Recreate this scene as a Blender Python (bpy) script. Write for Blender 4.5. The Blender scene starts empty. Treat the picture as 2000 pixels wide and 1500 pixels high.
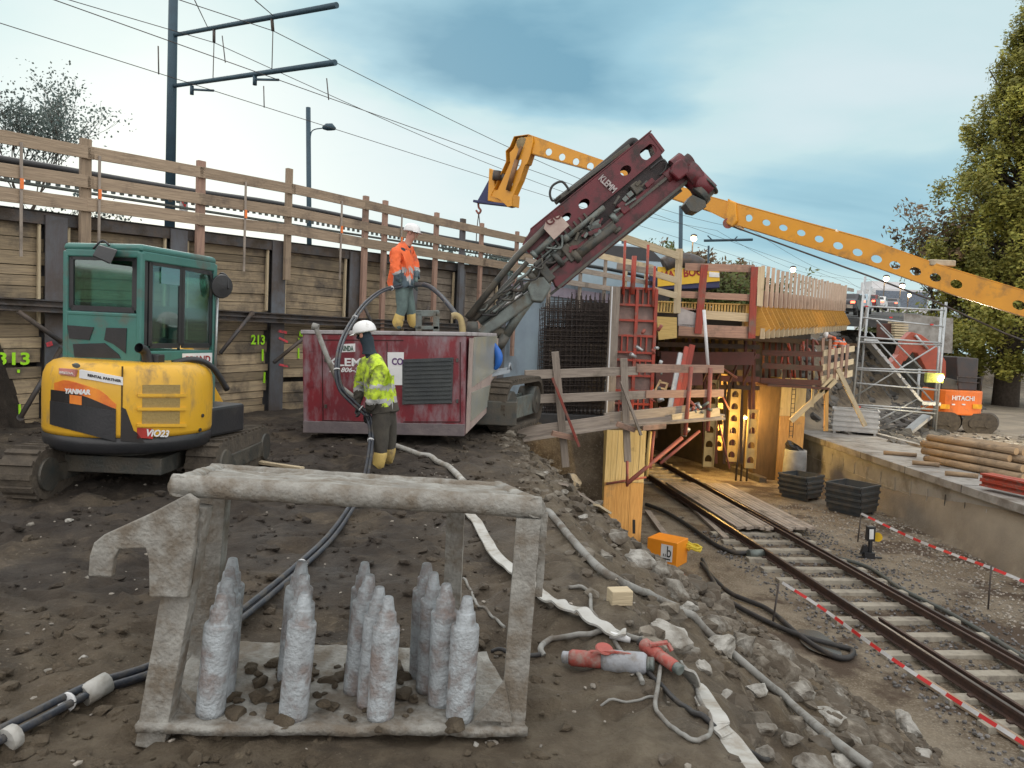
import bpy, bmesh, math, random
from mathutils import Vector, Matrix, noise
random.seed(7)
R=math.radians
SC=bpy.context.scene
COL=SC.collection
# ---------------- camera, world, sun, exposure ----------------
CAM=Vector((0,0,1.65)); PITCH=R(3.74); ROLL=R(2.58); F=1500.0
up0=Vector((0,math.sin(PITCH),math.cos(PITCH))); fw=Vector((0,math.cos(PITCH),-math.sin(PITCH)))
rt=Vector((1,0,0))*math.cos(ROLL)+up0*math.sin(ROLL); upv=-Vector((1,0,0))*math.sin(ROLL)+up0*math.cos(ROLL)
cd=bpy.data.cameras.new('camera'); cam=bpy.data.objects.new('camera',cd); COL.objects.link(cam)
cd.sensor_width=36; cd.lens=27; cd.clip_end=3000; cd.clip_start=0.05
m=Matrix((rt,upv,-fw)).transposed().to_4x4(); m.translation=CAM; cam.matrix_world=m
SC.camera=cam
SC.view_settings.view_transform='Standard'; SC.view_settings.look='None'; SC.view_settings.exposure=0.06; SC.view_settings.gamma=1
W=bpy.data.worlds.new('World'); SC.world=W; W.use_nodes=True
def world():
    nt=W.node_tree; nt.nodes.clear(); N=nt.nodes.new; L=nt.links.new
    out=N('ShaderNodeOutputWorld'); bg=N('ShaderNodeBackground'); L(bg.outputs[0],out.inputs[0])
    tc=N('ShaderNodeTexCoord')
    sky=N('ShaderNodeTexSky'); sky.sky_type='NISHITA'; sky.sun_disc=False; sky.sun_elevation=R(14); sky.sun_rotation=R(-25)
    sc=N('ShaderNodeVectorMath'); sc.operation='SCALE'; sc.inputs[3].default_value=1.0; L(sky.outputs[0],sc.inputs[0])
    # clouds: stretched noise over the sky direction
    sep=N('ShaderNodeSeparateXYZ'); L(tc.outputs['Generated'],sep.inputs[0])
    zc=N('ShaderNodeMath'); zc.operation='MAXIMUM'; zc.inputs[1].default_value=0.0; L(sep.outputs[2],zc.inputs[0])
    za=N('ShaderNodeMath'); za.operation='ADD'; za.inputs[1].default_value=0.22; L(zc.outputs[0],za.inputs[0])
    dx=N('ShaderNodeMath'); dx.operation='DIVIDE'; L(sep.outputs[0],dx.inputs[0]); L(za.outputs[0],dx.inputs[1])
    dy=N('ShaderNodeMath'); dy.operation='DIVIDE'; L(sep.outputs[1],dy.inputs[0]); L(za.outputs[0],dy.inputs[1])
    cb=N('ShaderNodeCombineXYZ'); L(dx.outputs[0],cb.inputs[0]); L(dy.outputs[0],cb.inputs[1])
    mp=N('ShaderNodeMapping'); mp.inputs['Location'].default_value=(3.1,1.7,0); mp.inputs['Scale'].default_value=(0.55,1.0,1); mp.inputs['Rotation'].default_value=(0,0,R(-18))
    L(cb.outputs[0],mp.inputs[0])
    n1=N('ShaderNodeTexNoise'); n1.inputs['Scale'].default_value=1.1; n1.inputs['Detail'].default_value=6; n1.inputs['Roughness'].default_value=0.5; n1.inputs['Distortion'].default_value=0.5
    L(mp.outputs[0],n1.inputs['Vector'])
    nr=N('ShaderNodeMapRange'); nr.clamp=False; L(n1.outputs['Fac'],nr.inputs[0]); nr.inputs[1].default_value=.3; nr.inputs[2].default_value=.7; nr.inputs[3].default_value=.30; nr.inputs[4].default_value=.74
    last=nr.outputs[0]
    # broad clear patches (blue) and bright cloud banks, as directions in the sky
    dn=N('ShaderNodeTexNoise'); dn.inputs['Scale'].default_value=5.0; dn.inputs['Detail'].default_value=5; dmp=N('ShaderNodeMapping'); dmp.inputs['Scale'].default_value=(.8,.8,2.6); L(tc.outputs['Generated'],dmp.inputs[0]); L(dmp.outputs[0],dn.inputs['Vector'])
    d1=N('ShaderNodeVectorMath'); d1.operation='SUBTRACT'; L(dn.outputs['Color'],d1.inputs[0]); d1.inputs[1].default_value=(.5,.5,.5)
    d2=N('ShaderNodeVectorMath'); d2.operation='MULTIPLY_ADD'; L(d1.outputs[0],d2.inputs[0]); d2.inputs[1].default_value=(.34,.34,.13); L(tc.outputs['Generated'],d2.inputs[2])
    def blob(d,size,amt,last):
        v=Vector(d).normalized()
        sub=N('ShaderNodeVectorMath'); sub.operation='SUBTRACT'; L(d2.outputs[0],sub.inputs[0]); sub.inputs[1].default_value=v
        mul=N('ShaderNodeVectorMath'); mul.operation='MULTIPLY'; L(sub.outputs[0],mul.inputs[0]); mul.inputs[1].default_value=(1/size[0],1/size[0],1/size[1])
        ln=N('ShaderNodeVectorMath'); ln.operation='LENGTH'; L(mul.outputs[0],ln.inputs[0])
        mr=N('ShaderNodeMapRange'); mr.interpolation_type='SMOOTHSTEP'; L(ln.outputs['Value'],mr.inputs[0]); mr.inputs[1].default_value=0; mr.inputs[2].default_value=1; mr.inputs[3].default_value=amt; mr.inputs[4].default_value=0
        ad=N('ShaderNodeMath'); ad.operation='ADD'; L(last,ad.inputs[0]); L(mr.outputs[0],ad.inputs[1]); return ad.outputs[0]
    def dr(px,py): return fw+rt*((px-1000)/F)-upv*((py-750)/F)
    last=blob(dr(760,50),(0.30,0.11),-0.20,last)
    last=blob(dr(900,110),(0.22,0.09),-0.16,last)
    last=blob(dr(1090,175),(0.30,0.075),-0.24,last)
    last=blob(dr(1250,40),(0.40,0.10),-0.16,last)
    last=blob(dr(1000,230),(0.5,0.05),-0.08,last)
    last=blob(dr(1720,400),(0.40,0.12),-0.26,last)
    last=blob(dr(1500,330),(0.25,0.05),-0.12,last)
    last=blob(dr(1000,440),(0.5,0.10),0.1,last)
    last=blob(dr(1600,160),(0.30,0.13),0.2,last)
    last=blob(dr(560,330),(0.6,0.18),0.20,last)
    last=blob(dr(80,60),(0.45,0.3),0.08,last)
    last=blob(dr(1300,330),(0.30,0.07),0.07,last)
    cr=N('ShaderNodeValToRGB'); L(last,cr.inputs[0]); e=cr.color_ramp.elements
    e[0].position=0.10; e[0].color=(0.17,0.38,0.51,1); e[1].position=0.72; e[1].color=(0.70,0.83,0.865,1)
    q=cr.color_ramp.elements.new(0.30); q.color=(0.36,0.61,0.72,1)
    q=cr.color_ramp.elements.new(0.48); q.color=(0.58,0.78,0.81,1)
    mx=N('ShaderNodeMix'); mx.data_type='RGBA'; mx.inputs[0].default_value=0.9
    s2=N('ShaderNodeVectorMath'); s2.operation='SCALE'; s2.inputs[3].default_value=0.10; L(sky.outputs[0],s2.inputs[0])
    L(s2.outputs[0],mx.inputs[6]); L(cr.outputs[0],mx.inputs[7])
    # unseen sky overhead and behind: brighter neutral tone added to light the site
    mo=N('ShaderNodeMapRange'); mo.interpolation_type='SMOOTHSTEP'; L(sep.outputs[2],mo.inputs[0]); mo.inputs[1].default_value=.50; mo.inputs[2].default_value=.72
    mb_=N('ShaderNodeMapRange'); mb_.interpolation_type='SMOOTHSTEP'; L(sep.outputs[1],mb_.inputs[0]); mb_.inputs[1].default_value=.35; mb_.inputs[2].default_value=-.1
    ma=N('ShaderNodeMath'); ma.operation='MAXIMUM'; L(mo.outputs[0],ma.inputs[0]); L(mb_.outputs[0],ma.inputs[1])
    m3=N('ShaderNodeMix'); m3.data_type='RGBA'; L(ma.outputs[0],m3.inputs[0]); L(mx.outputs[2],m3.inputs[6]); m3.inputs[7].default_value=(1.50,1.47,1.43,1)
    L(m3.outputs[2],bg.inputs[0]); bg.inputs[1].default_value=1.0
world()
sd=bpy.data.lights.new('sun','SUN'); sd.energy=0.5; sd.angle=R(25); sd.color=(1.0,0.95,0.88)
so=bpy.data.objects.new('sun',sd); COL.objects.link(so)
so.rotation_euler=Vector((math.sin(R(-25))*math.cos(R(14)),math.cos(R(-25))*math.cos(R(14)),math.sin(R(34)))).to_track_quat('Z','Y').to_euler()

# ---------------- projecting helpers ----------------
def ray(px,py): return fw+rt*((px-1000)/F)-upv*((py-750)/F)
def P(px,py,Y):
    d=ray(px,py); return CAM+d*(Y/d.y)
def G(px,py,z):
    d=ray(px,py); return CAM+d*((z-CAM.z)/d.z)
def PP(px,py,o,n):
    d=ray(px,py); return CAM+d*((o-CAM).dot(n)/d.dot(n))
DW=Vector((.578,.816,0)).normalized(); NW=Vector((.816,-.578,0)).normalized(); W0=Vector((-4.4,14.5,0))
def wz(t): return min(.16,.035*(t+4.7))
def WP(t,z,off=0): return W0+DW*t+NW*off+Vector((0,0,z+wz(t)))
def WG(px,py,off=0): return PP(px,py,W0+NW*off,NW)
def sm(a,b,x):
    t=max(0,min(1,(x-a)/(b-a))); return t*t*(3-2*t)
def lerp(a,b,t): return a+(b-a)*t

# ---------------- mesh builder ----------------
class MB:
    def __init__(s): s.v=[]; s.f=[]; s.uv=[]; s.sm=[]; s.mi=[]; s.cm=0
    def face(s,idx,uv=None,smooth=False):
        s.f.append(tuple(idx)); s.uv.append(uv); s.sm.append(smooth); s.mi.append(s.cm)
    def hexa(s,p):   # 8 points: bottom 0-3 ccw, top 4-7
        b=len(s.v); s.v+= [Vector(q) for q in p]
        fs=[(0,3,2,1),(4,5,6,7),(0,1,5,4),(1,2,6,5),(2,3,7,6),(3,0,4,7)]
        o=random.random()*50
        for f in fs:
            a=[s.v[b+i] for i in f]
            e1=(a[1]-a[0]).length; e2=(a[2]-a[1]).length
            if e1>=e2: uv=[(o,o),(o+e1,o),(o+e1,o+e2),(o,o+e2)]
            else: uv=[(o,o),(o,o+e1),(o+e2,o+e1),(o+e2,o)]
            s.face([b+i for i in f],uv)
        return s
    def box(s,c,size,rot=None):
        c=Vector(c); h=Vector(size)/2; pts=[]
        for z in (-1,1):
            for x,y in ((-1,-1),(1,-1),(1,1),(-1,1)):
                q=Vector((x*h.x,y*h.y,z*h.z)); 
                if rot is not None: q=rot@q
                pts.append(c+q)
        return s.hexa(pts)
    def beam(s,p,q,w,h,up=(0,0,1)):   # w sideways, h along up
        p=Vector(p); q=Vector(q); d=(q-p); L=d.length; d.normalize(); up=Vector(up)
        sd_=d.cross(up)
        if sd_.length<1e-4: sd_=d.cross(Vector((0,1,0)))
        sd_.normalize(); u=sd_.cross(d).normalized()
        a=sd_*w/2; b=u*h/2
        return s.hexa([p-a-b,q-a-b,q+a-b,p+a-b,p-a+b,q-a+b,q+a+b,p+a+b])
    def tube(s,pts,r,n=8,cap=True,smooth=True):
        pts=[Vector(p) for p in pts]; rs=r if isinstance(r,(list,tuple)) else [r]*len(pts)
        base=len(s.v); prev=None; L=0
        for i,p in enumerate(pts):
            d=(pts[min(i+1,len(pts)-1)]-pts[max(i-1,0)])
            if d.length<1e-7: d=Vector((0,0,1))
            d.normalize()
            if prev is None:
                a=d.orthogonal().normalized()
            else:
                a=(prev-d*prev.dot(d)); a=a.normalized() if a.length>1e-5 else d.orthogonal().normalized()
            prev=a; b=d.cross(a)
            for k in range(n):
                an=2*math.pi*k/n; s.v.append(p+(a*math.cos(an)+b*math.sin(an))*rs[i])
        for i in range(len(pts)-1):
            l2=L+(pts[i+1]-pts[i]).length
            for k in range(n):
                k2=(k+1)%n; c=2*math.pi*rs[i]/n
                s.face((base+i*n+k,base+i*n+k2,base+(i+1)*n+k2,base+(i+1)*n+k),[(L,k*c),(L,(k+1)*c),(l2,(k+1)*c),(l2,k*c)],smooth)
            L=l2
        if cap:
            s.face([base+k for k in range(n)][::-1],None); e=base+(len(pts)-1)*n; s.face([e+k for k in range(n)],None)
        return s
    def cyl(s,p,q,r,r2=None,n=14): return s.tube([p,q],[r,r if r2 is None else r2],n)
    def ribbon(s,pts,w,up=(0,0,1),th=.008,twist=None):
        pts=[Vector(p) for p in pts]; b=len(s.v); L=0
        for i,p in enumerate(pts):
            d=(pts[min(i+1,len(pts)-1)]-pts[max(i-1,0)]).normalized(); u=Vector(up); sd_=d.cross(u).normalized(); u=sd_.cross(d)
            a=0 if twist is None else twist[i]
            s1=sd_*math.cos(a)+u*math.sin(a); u1=s1.cross(d)
            for sx,sz in ((-1,-1),(1,-1),(1,1),(-1,1)): s.v.append(p+s1*sx*w/2+u1*sz*th/2)
        for i in range(len(pts)-1):
            l2=L+(pts[i+1]-pts[i]).length
            for k in range(4):
                k2=(k+1)%4; s.face((b+i*4+k,b+i*4+k2,b+i*4+4+k2,b+i*4+4+k),[(L,0),(L,w),(l2,w),(l2,0)])
            L=l2
        s.face((b+3,b+2,b+1,b)); e=b+4*(len(pts)-1); s.face((e,e+1,e+2,e+3)); return s
    def prism(s,poly,ext):
        ext=Vector(ext); n=len(poly); b=len(s.v); s.v+=[Vector(p) for p in poly]; s.v+=[Vector(p)+ext for p in poly]
        s.face(list(range(b,b+n))[::-1]); s.face(range(b+n,b+2*n))
        for i in range(n):
            j=(i+1)%n; s.face((b+i,b+j,b+n+j,b+n+i))
        return s
    def lathe(s,o,prof,n=20,axis=(0,0,1)):
        ax=Vector(axis).normalized(); a=ax.orthogonal().normalized(); c=ax.cross(a); o=Vector(o); b=len(s.v)
        for r,z in prof:
            for k in range(n):
                an=2*math.pi*k/n; s.v.append(o+ax*z+(a*math.cos(an)+c*math.sin(an))*r)
        for i in range(len(prof)-1):
            for k in range(n):
                k2=(k+1)%n; s.face((b+i*n+k,b+i*n+k2,b+i*n+n+k2,b+i*n+n+k),None,abs(prof[i+1][0]-prof[i][0])<.9*abs(prof[i+1][1]-prof[i][1])+1e-6 or n>20)
        s.face([b+k for k in range(n)][::-1]); e=b+(len(prof)-1)*n; s.face([e+k for k in range(n)]); return s
    def rock(s,c,r,seed=0,sq=(1,1,.7),sub=2,rough=.35,cuts=7):
        c=Vector(c); bm=bmesh.new(); bmesh.ops.create_icosphere(bm,subdivisions=sub,radius=1)
        rnd=random.Random(seed); pl=[(Vector((rnd.gauss(0,1),rnd.gauss(0,1),rnd.gauss(0,1))).normalized(),rnd.uniform(.45,.8)) for _ in range(cuts)]
        rot=Matrix.Rotation(rnd.random()*6,3,'Z')@Matrix.Rotation(rnd.uniform(-.5,.5),3,'X')
        b=len(s.v)
        for v in bm.verts:
            p=v.co.copy()
            for n_,d_ in pl:
                k=p.dot(n_)
                if k>d_: p-=n_*(k-d_)
            p*=1+rough*.5*noise.noise(p*2.3+Vector((seed*3.1,0,0)))
            p=Vector((p.x*sq[0],p.y*sq[1],p.z*sq[2])); s.v.append(c+rot@p*r)
        bm.verts.index_update()
        for f in bm.faces: s.face([b+v.index for v in f.verts])
        bm.free(); return s
    def mesh(s,name,mats,off=Vector((0,0,0))):
        me=bpy.data.meshes.new(name); me.from_pydata([tuple(v-off) for v in s.v],[],s.f)
        uvl=me.uv_layers.new(name='UVMap'); k=0; d=[]
        for f,uv in zip(s.f,s.uv):
            for j in range(len(f)):
                if uv: d+= [uv[j][0],uv[j][1]]
                else:
                    v=s.v[f[j]]; d+=[v.x+v.y*.3,v.z+v.y*.7]
        uvl.data.foreach_set('uv',d)
        me.polygons.foreach_set('use_smooth',s.sm); me.polygons.foreach_set('material_index',s.mi)
        for m_ in (mats if isinstance(mats,(list,tuple)) else [mats]): me.materials.append(m_)
        me.update(); return me
def wloc(o):
    v=Vector((0,0,0))
    while o is not None: v+=o.location; o=o.parent
    return v
def tag(o,label,cat,group=None,kind=None):
    if label: o['label']=label
    if cat: o['category']=cat
    if group: o['group']=group
    if kind: o['kind']=kind
    return o
def thing(name,loc,label,cat,group=None):
    o=bpy.data.objects.new(name,None); o.empty_display_size=.2; COL.objects.link(o); o.location=Vector(loc); return tag(o,label,cat,group)
def bev(o,w,seg=2):
    b=o.modifiers.new('bevel','BEVEL'); b.width=w; b.segments=seg; b.limit_method='ANGLE'; b.angle_limit=R(35); return o
def obj(name,mb,mat,parent=None,bevel=0,label=None):
    off=wloc(parent)
    if parent is None:
        xs=[v.x for v in mb.v]; ys=[v.y for v in mb.v]; off=Vector(((min(xs)+max(xs))/2,(min(ys)+max(ys))/2,min(v.z for v in mb.v)))
    me=mb.mesh(name,mat,off); o=bpy.data.objects.new(name,me); COL.objects.link(o)
    if parent is not None: o.parent=parent
    else: o.location=off
    if bevel: bev(o,bevel)
    if label: o['label']=label
    return o
def single(name,mb,mat,label,cat,group=None,bevel=0,kind=None): return tag(obj(name,mb,mat,None,bevel),label,cat,group,kind)
def struct(name,mb,mat): return tag(obj(name,mb,mat),None,None,None,'structure')
def evalmesh(o):
    bpy.context.view_layer.update(); dg=bpy.context.evaluated_depsgraph_get(); me=bpy.data.meshes.new_from_object(o.evaluated_get(dg)); return me
def addmesh(name,me,mat,parent):   # mesh in world coordinates -> part
    off=wloc(parent); me.transform(Matrix.Translation(-off)); me.materials.clear()
    for m_ in (mat if isinstance(mat,(list,tuple)) else [mat]): me.materials.append(m_)
    o=bpy.data.objects.new(name,me); me.name=name; COL.objects.link(o); o.parent=parent; return o
def text(s,o,xd,yd,size,mat,parent,name='lettering',width=None,shear=0,th=.003,bold=0.0):
    cu=bpy.data.curves.new('t','FONT'); cu.body=s; cu.size=size; cu.extrude=th; cu.shear=shear; cu.offset=bold; cu.resolution_u=3
    t=bpy.data.objects.new('t',cu); COL.objects.link(t); me=evalmesh(t); bpy.data.objects.remove(t); bpy.data.curves.remove(cu)
    xs=[v.co.x for v in me.vertices]; w=max(xs)-min(xs); sx=1 if width is None else width/w
    xd=Vector(xd).normalized(); yd=Vector(yd); yd=(yd-xd*yd.dot(xd)).normalized(); zd=xd.cross(yd)
    M=Matrix((xd,yd,zd)).transposed().to_4x4(); M.translation=Vector(o); me.transform(M@Matrix.Diagonal((sx,1,1,1)))
    return addmesh(name,me,mat,parent)
def plate(outline,holes,o,xd,n,th,name,mat,parent):
    """flat plate with holes; outline/holes = world points in plane (o,n); thickness th along n"""
    xd=Vector(xd).normalized(); n=Vector(n).normalized(); yd=n.cross(xd)
    cu=bpy.data.curves.new('c','CURVE'); cu.dimensions='2D'; cu.fill_mode='BOTH'; cu.extrude=th/2
    for poly in [outline]+holes:
        sp=cu.splines.new('POLY'); sp.points.add(len(poly)-1); sp.use_cyclic_u=True
        for k,p in enumerate(poly):
            d=Vector(p)-o; sp.points[k].co=(d.dot(xd),d.dot(yd),0,1)
    t=bpy.data.objects.new('c',cu); COL.objects.link(t); me=evalmesh(t); bpy.data.objects.remove(t); bpy.data.curves.remove(cu)
    M=Matrix((xd,yd,n)).transposed().to_4x4(); M.translation=o; me.transform(M)
    return addmesh(name,me,mat,parent)
def ring(c,a,b,ra,rb,n=16): return [c+a*math.cos(2*math.pi*k/n)*ra+b*math.sin(2*math.pi*k/n)*rb for k in range(n)]
def copy_tree(o,parent=None):
    c=o.copy(); COL.objects.link(c); c.parent=parent
    for ch in list(o.children): copy_tree(ch,c)
    return c
def spl(pts,n=8):
    pts=[Vector(p) for p in pts]; out=[]
    for i in range(len(pts)-1):
        p0=pts[max(i-1,0)]; p1=pts[i]; p2=pts[i+1]; p3=pts[min(i+2,len(pts)-1)]
        for k in range(n):
            t=k/n; out.append(.5*((2*p1)+(p2-p0)*t+(2*p0-5*p1+4*p2-p3)*t*t+(-p0+3*p1-3*p2+p3)*t**3))
    out.append(pts[-1]); return out

# ---------------- materials ----------------
MATS={}
def mk(name,c1,c2=None,scale=4,rough=.8,bump=.3,bscale=40,metal=0,isl=0,coord='Object',stretch=(1,1,1),dstr=(1,1,1),dirt=None,dsc=3,damt=.5,rvar=0,emit=None,es=0,trans=0,detail=6):
    if name in MATS: return MATS[name]
    m=bpy.data.materials.new(name); m.use_nodes=True; nt=m.node_tree; N=nt.nodes.new; L=nt.links.new
    b=nt.nodes['Principled BSDF']; b.inputs['Roughness'].default_value=rough; b.inputs['Metallic'].default_value=metal
    tc=N('ShaderNodeTexCoord'); mp=N('ShaderNodeMapping'); mp.inputs['Scale'].default_value=stretch; L(tc.outputs[coord],mp.inputs[0])
    vec=mp.outputs[0]
    n1=N('ShaderNodeTexNoise'); n1.inputs['Scale'].default_value=scale; n1.inputs['Detail'].default_value=detail; n1.inputs['Roughness'].default_value=.6; L(vec,n1.inputs['Vector'])
    c2=c2 or tuple(x*.6 for x in c1)
    mx=N('ShaderNodeMix'); mx.data_type='RGBA'; mx.inputs[6].default_value=(*c1,1); mx.inputs[7].default_value=(*c2,1)
    mr=N('ShaderNodeMapRange'); mr.inputs[1].default_value=.35; mr.inputs[2].default_value=.65; L(n1.outputs[0],mr.inputs[0]); L(mr.outputs[0],mx.inputs[0])
    col=mx.outputs[2]
    if isl:
        g=N('ShaderNodeNewGeometry'); m2=N('ShaderNodeMapRange'); L(g.outputs['Random Per Island'],m2.inputs[0]); m2.inputs[3].default_value=1-isl; m2.inputs[4].default_value=1+isl
        vm=N('ShaderNodeVectorMath'); vm.operation='SCALE'; L(col,vm.inputs[0]); L(m2.outputs[0],vm.inputs[3]); col=vm.outputs[0]
    if dirt:
        n2=N('ShaderNodeTexNoise'); n2.inputs['Scale'].default_value=dsc; n2.inputs['Detail'].default_value=8; n2.inputs['Roughness'].default_value=.65; mp2=N('ShaderNodeMapping'); mp2.inputs['Scale'].default_value=dstr; L(tc.outputs['Object'],mp2.inputs[0]); L(mp2.outputs[0],n2.inputs['Vector'])
        m3=N('ShaderNodeMapRange'); m3.inputs[1].default_value=.62-.3*damt; m3.inputs[2].default_value=.80-.3*damt; L(n2.outputs[0],m3.inputs[0])
        x2=N('ShaderNodeMix'); x2.data_type='RGBA'; L(m3.outputs[0],x2.inputs[0]); L(col,x2.inputs[6]); x2.inputs[7].default_value=(*dirt,1); col=x2.outputs[2]
        r3=N('ShaderNodeMapRange'); L(m3.outputs[0],r3.inputs[0]); r3.inputs[3].default_value=rough; r3.inputs[4].default_value=.95; L(r3.outputs[0],b.inputs['Roughness'])
    L(col,b.inputs['Base Color'])
    if bump:
        n3=N('ShaderNodeTexNoise'); n3.inputs['Scale'].default_value=bscale; n3.inputs['Detail'].default_value=5; L(vec,n3.inputs['Vector'])
        bp=N('ShaderNodeBump'); bp.inputs['Strength'].default_value=bump; bp.inputs['Distance'].default_value=.02; L(n3.outputs[0],bp.inputs['Height']); L(bp.outputs[0],b.inputs['Normal'])
    if emit: b.inputs['Emission Color'].default_value=(*emit,1); b.inputs['Emission Strength'].default_value=es
    if trans: b.inputs['Transmission Weight'].default_value=trans; b.inputs['IOR'].default_value=1.1
    MATS[name]=m; return m
MUD=(.085,.068,.052)
def wood(name,c,c2,isl=.3,dirt=MUD,damt=.35): return mk(name,c,c2,scale=3,rough=.85,bump=.5,bscale=6,isl=isl,coord='UV',stretch=(.7,9,1),dirt=dirt,dsc=1.6,damt=damt)
w_lag=wood('lagging wood',(.40,.315,.20),(.26,.205,.14),.48,(.10,.085,.07),.5)
w_lag2=wood('weathered lagging wood',(.30,.255,.20),(.20,.17,.14),.35,(.10,.085,.07),.5)
w_rail=wood('guardrail timber',(.36,.275,.195),(.25,.19,.135),.2,(.13,.10,.08),.25)
w_new=wood('pale new timber',(.58,.49,.33),(.44,.36,.24),.12,(.2,.16,.12),.15)
w_pink=wood('salmon timber',(.42,.27,.20),(.30,.19,.15),.2,(.14,.11,.09),.3)
w_grey=wood('grey timber',(.36,.31,.26),(.25,.21,.18),.2,(.13,.11,.09),.3)
w_yel=wood('yellow formwork board',(.62,.45,.17),(.48,.33,.12),.15,(.2,.15,.1),.2)
w_red=wood('red painted timber',(.34,.065,.045),(.22,.05,.04),.15,(.16,.12,.1),.3)
w_log=wood('round log bark',(.36,.26,.16),(.22,.155,.10),.3,(.10,.08,.06),.3)
w_end=mk('log end grain',(.55,.38,.22),(.42,.28,.15),scale=10,rough=.9,isl=.2)
st_dark=mk('dark steel',(.075,.078,.085),(.11,.085,.07),scale=5,rough=.6,metal=.4,dirt=MUD,damt=.5)
st_beam=mk('weathered soldier beam steel',(.13,.145,.165),(.10,.085,.085),scale=2.5,rough=.65,metal=.3,dirt=(.11,.09,.075),dsc=1.5,damt=.5,stretch=(1,1,.3))
st_pole=mk('painted mast steel',(.035,.075,.105),(.03,.06,.085),scale=3,rough=.5,metal=.2)
st_galv=mk('galvanised steel',(.5,.52,.53),(.38,.40,.41),scale=6,rough=.45,metal=.7)
st_rack=mk('mud caked steel',(.33,.325,.30),(.20,.19,.17),scale=9,rough=.85,bump=.6,bscale=55,dirt=(.165,.14,.11),dsc=8,damt=.62)
st_peg=mk('grout coated peg',(.42,.46,.49),(.25,.26,.27),scale=14,rough=.8,bump=.6,bscale=70,dirt=(.24,.20,.185),dsc=7,damt=.5,isl=.12)
rust=mk('rusty rail steel',(.10,.06,.045),(.065,.045,.04),scale=8,rough=.65,metal=.3)
railtop=mk('rail head steel',(.22,.20,.19),(.12,.09,.08),scale=5,rough=.35,metal=.8,stretch=(1,.1,1))
red_p=mk('worn crimson paint',(.20,.016,.026),(.14,.018,.028),scale=3,rough=.45,bump=.1,dirt=(.25,.19,.21),dsc=4,damt=.5,dstr=(1,1,.35))
red_m=mk('mast red paint',(.125,.010,.018),(.085,.012,.018),scale=3,rough=.42,bump=.1,dirt=(.06,.045,.045),dsc=3,damt=.5)
red_f=mk('red formwork paint',(.42,.06,.035),(.32,.05,.03),scale=5,rough=.5,dirt=(.25,.17,.14),dsc=5,damt=.35)
red_pipe=mk('red primer steel',(.34,.10,.075),(.25,.08,.06),scale=6,rough=.6,metal=.1,dirt=(.2,.15,.13),dsc=6,damt=.3)
yel=mk('excavator yellow paint',(.74,.42,.03),(.66,.37,.035),scale=2,rough=.33,bump=.06,dirt=(.26,.18,.09),dsc=5,damt=.32,dstr=(1,1,.4))
yel_b=mk('crane yellow paint',(.72,.32,.02),(.62,.27,.02),scale=1.5,rough=.38,bump=.05,dirt=(.25,.15,.07),dsc=2,damt=.22)
grn=mk('cab green paint',(.055,.19,.165),(.045,.15,.135),scale=3,rough=.38,bump=.05,dirt=(.12,.12,.10),dsc=3,damt=.25)
blk=mk('black rubber',(.022,.022,.024),(.035,.033,.032),scale=6,rough=.6,dirt=MUD,damt=.3)
blkp=mk('black plastic',(.02,.022,.025),(.03,.03,.034),scale=4,rough=.4,bump=.1)
hydr=mk('dark hydraulics',(.06,.068,.066),(.10,.09,.075),scale=6,rough=.5,metal=.4,dirt=(.14,.125,.10),dsc=4,damt=.4)
greyhy=mk('grey green steel',(.17,.20,.19),(.11,.125,.12),scale=5,rough=.5,metal=.35,dirt=(.16,.14,.11),dsc=4,damt=.4)
trk=mk('muddy track rubber',(.060,.050,.040),(.10,.082,.062),scale=8,rough=.95,bump=.8,bscale=25)
conc=mk('concrete',(.34,.33,.31),(.25,.24,.225),scale=2,rough=.9,bump=.3,dirt=(.15,.13,.11),dsc=1.2,damt=.45)
conc2=mk('dirty concrete wall',(.36,.355,.34),(.28,.275,.26),scale=1.5,rough=.9,bump=.3,dirt=(.17,.16,.14),dsc=1.0,damt=.4)
cblue=mk('blue grey concrete',(.27,.35,.41),(.22,.28,.34),scale=1.2,rough=.85,bump=.2,dirt=(.17,.19,.21),dsc=.8,damt=.4)
sleep=mk('concrete sleeper',(.36,.33,.27),(.28,.255,.21),scale=6,rough=.9,isl=.12,dirt=(.16,.14,.12),dsc=4,damt=.3)
stone=mk('rubble stone',(.26,.25,.225),(.16,.15,.13),scale=9,rough=.95,bump=1.0,bscale=22,isl=.3,dirt=(.10,.082,.062),dsc=4,damt=.75)
ballast=mk('ballast stone',(.17,.165,.165),(.11,.105,.10),scale=9,rough=.95,isl=.5)
gravel=mk('pale gravel stone',(.33,.30,.26),(.22,.20,.17),scale=9,rough=.95,isl=.45)
clod=mk('soil clod',(.10,.08,.06),(.065,.052,.042),scale=12,rough=.95,bump=.9,bscale=30,isl=.35)
white=mk('white paint',(.75,.76,.77),(.66,.67,.68),scale=4,rough=.5,bump=.05)
whiteh=mk('muddy white hose',(.46,.46,.44),(.34,.33,.30),scale=6,rough=.7,bump=.3,dirt=(.28,.25,.21),dsc=6,damt=.4)
greyh=mk('grey hose',(.27,.27,.255),(.18,.175,.16),scale=5,rough=.8,dirt=(.13,.11,.09),dsc=5,damt=.45)
blueh=mk('blue black hose',(.025,.030,.042),(.04,.046,.06),scale=6,rough=.45,dirt=(.11,.10,.085),dsc=9,damt=.4)
navy=mk('navy cloth and shaded face',(.02,.035,.05),(.03,.045,.06),scale=8,rough=.9)
hiv=mk('muddy hi-vis yellow cloth',(.60,.80,.05),(.45,.62,.06),scale=9,rough=.8,bump=.5,bscale=12,dirt=(.13,.13,.07),dsc=9,damt=.55)
hio=mk('hi-vis orange cloth',(.90,.17,.05),(.75,.14,.05),scale=6,rough=.8,bump=.5,bscale=12,dirt=(.30,.12,.08),dsc=6,damt=.2)
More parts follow.
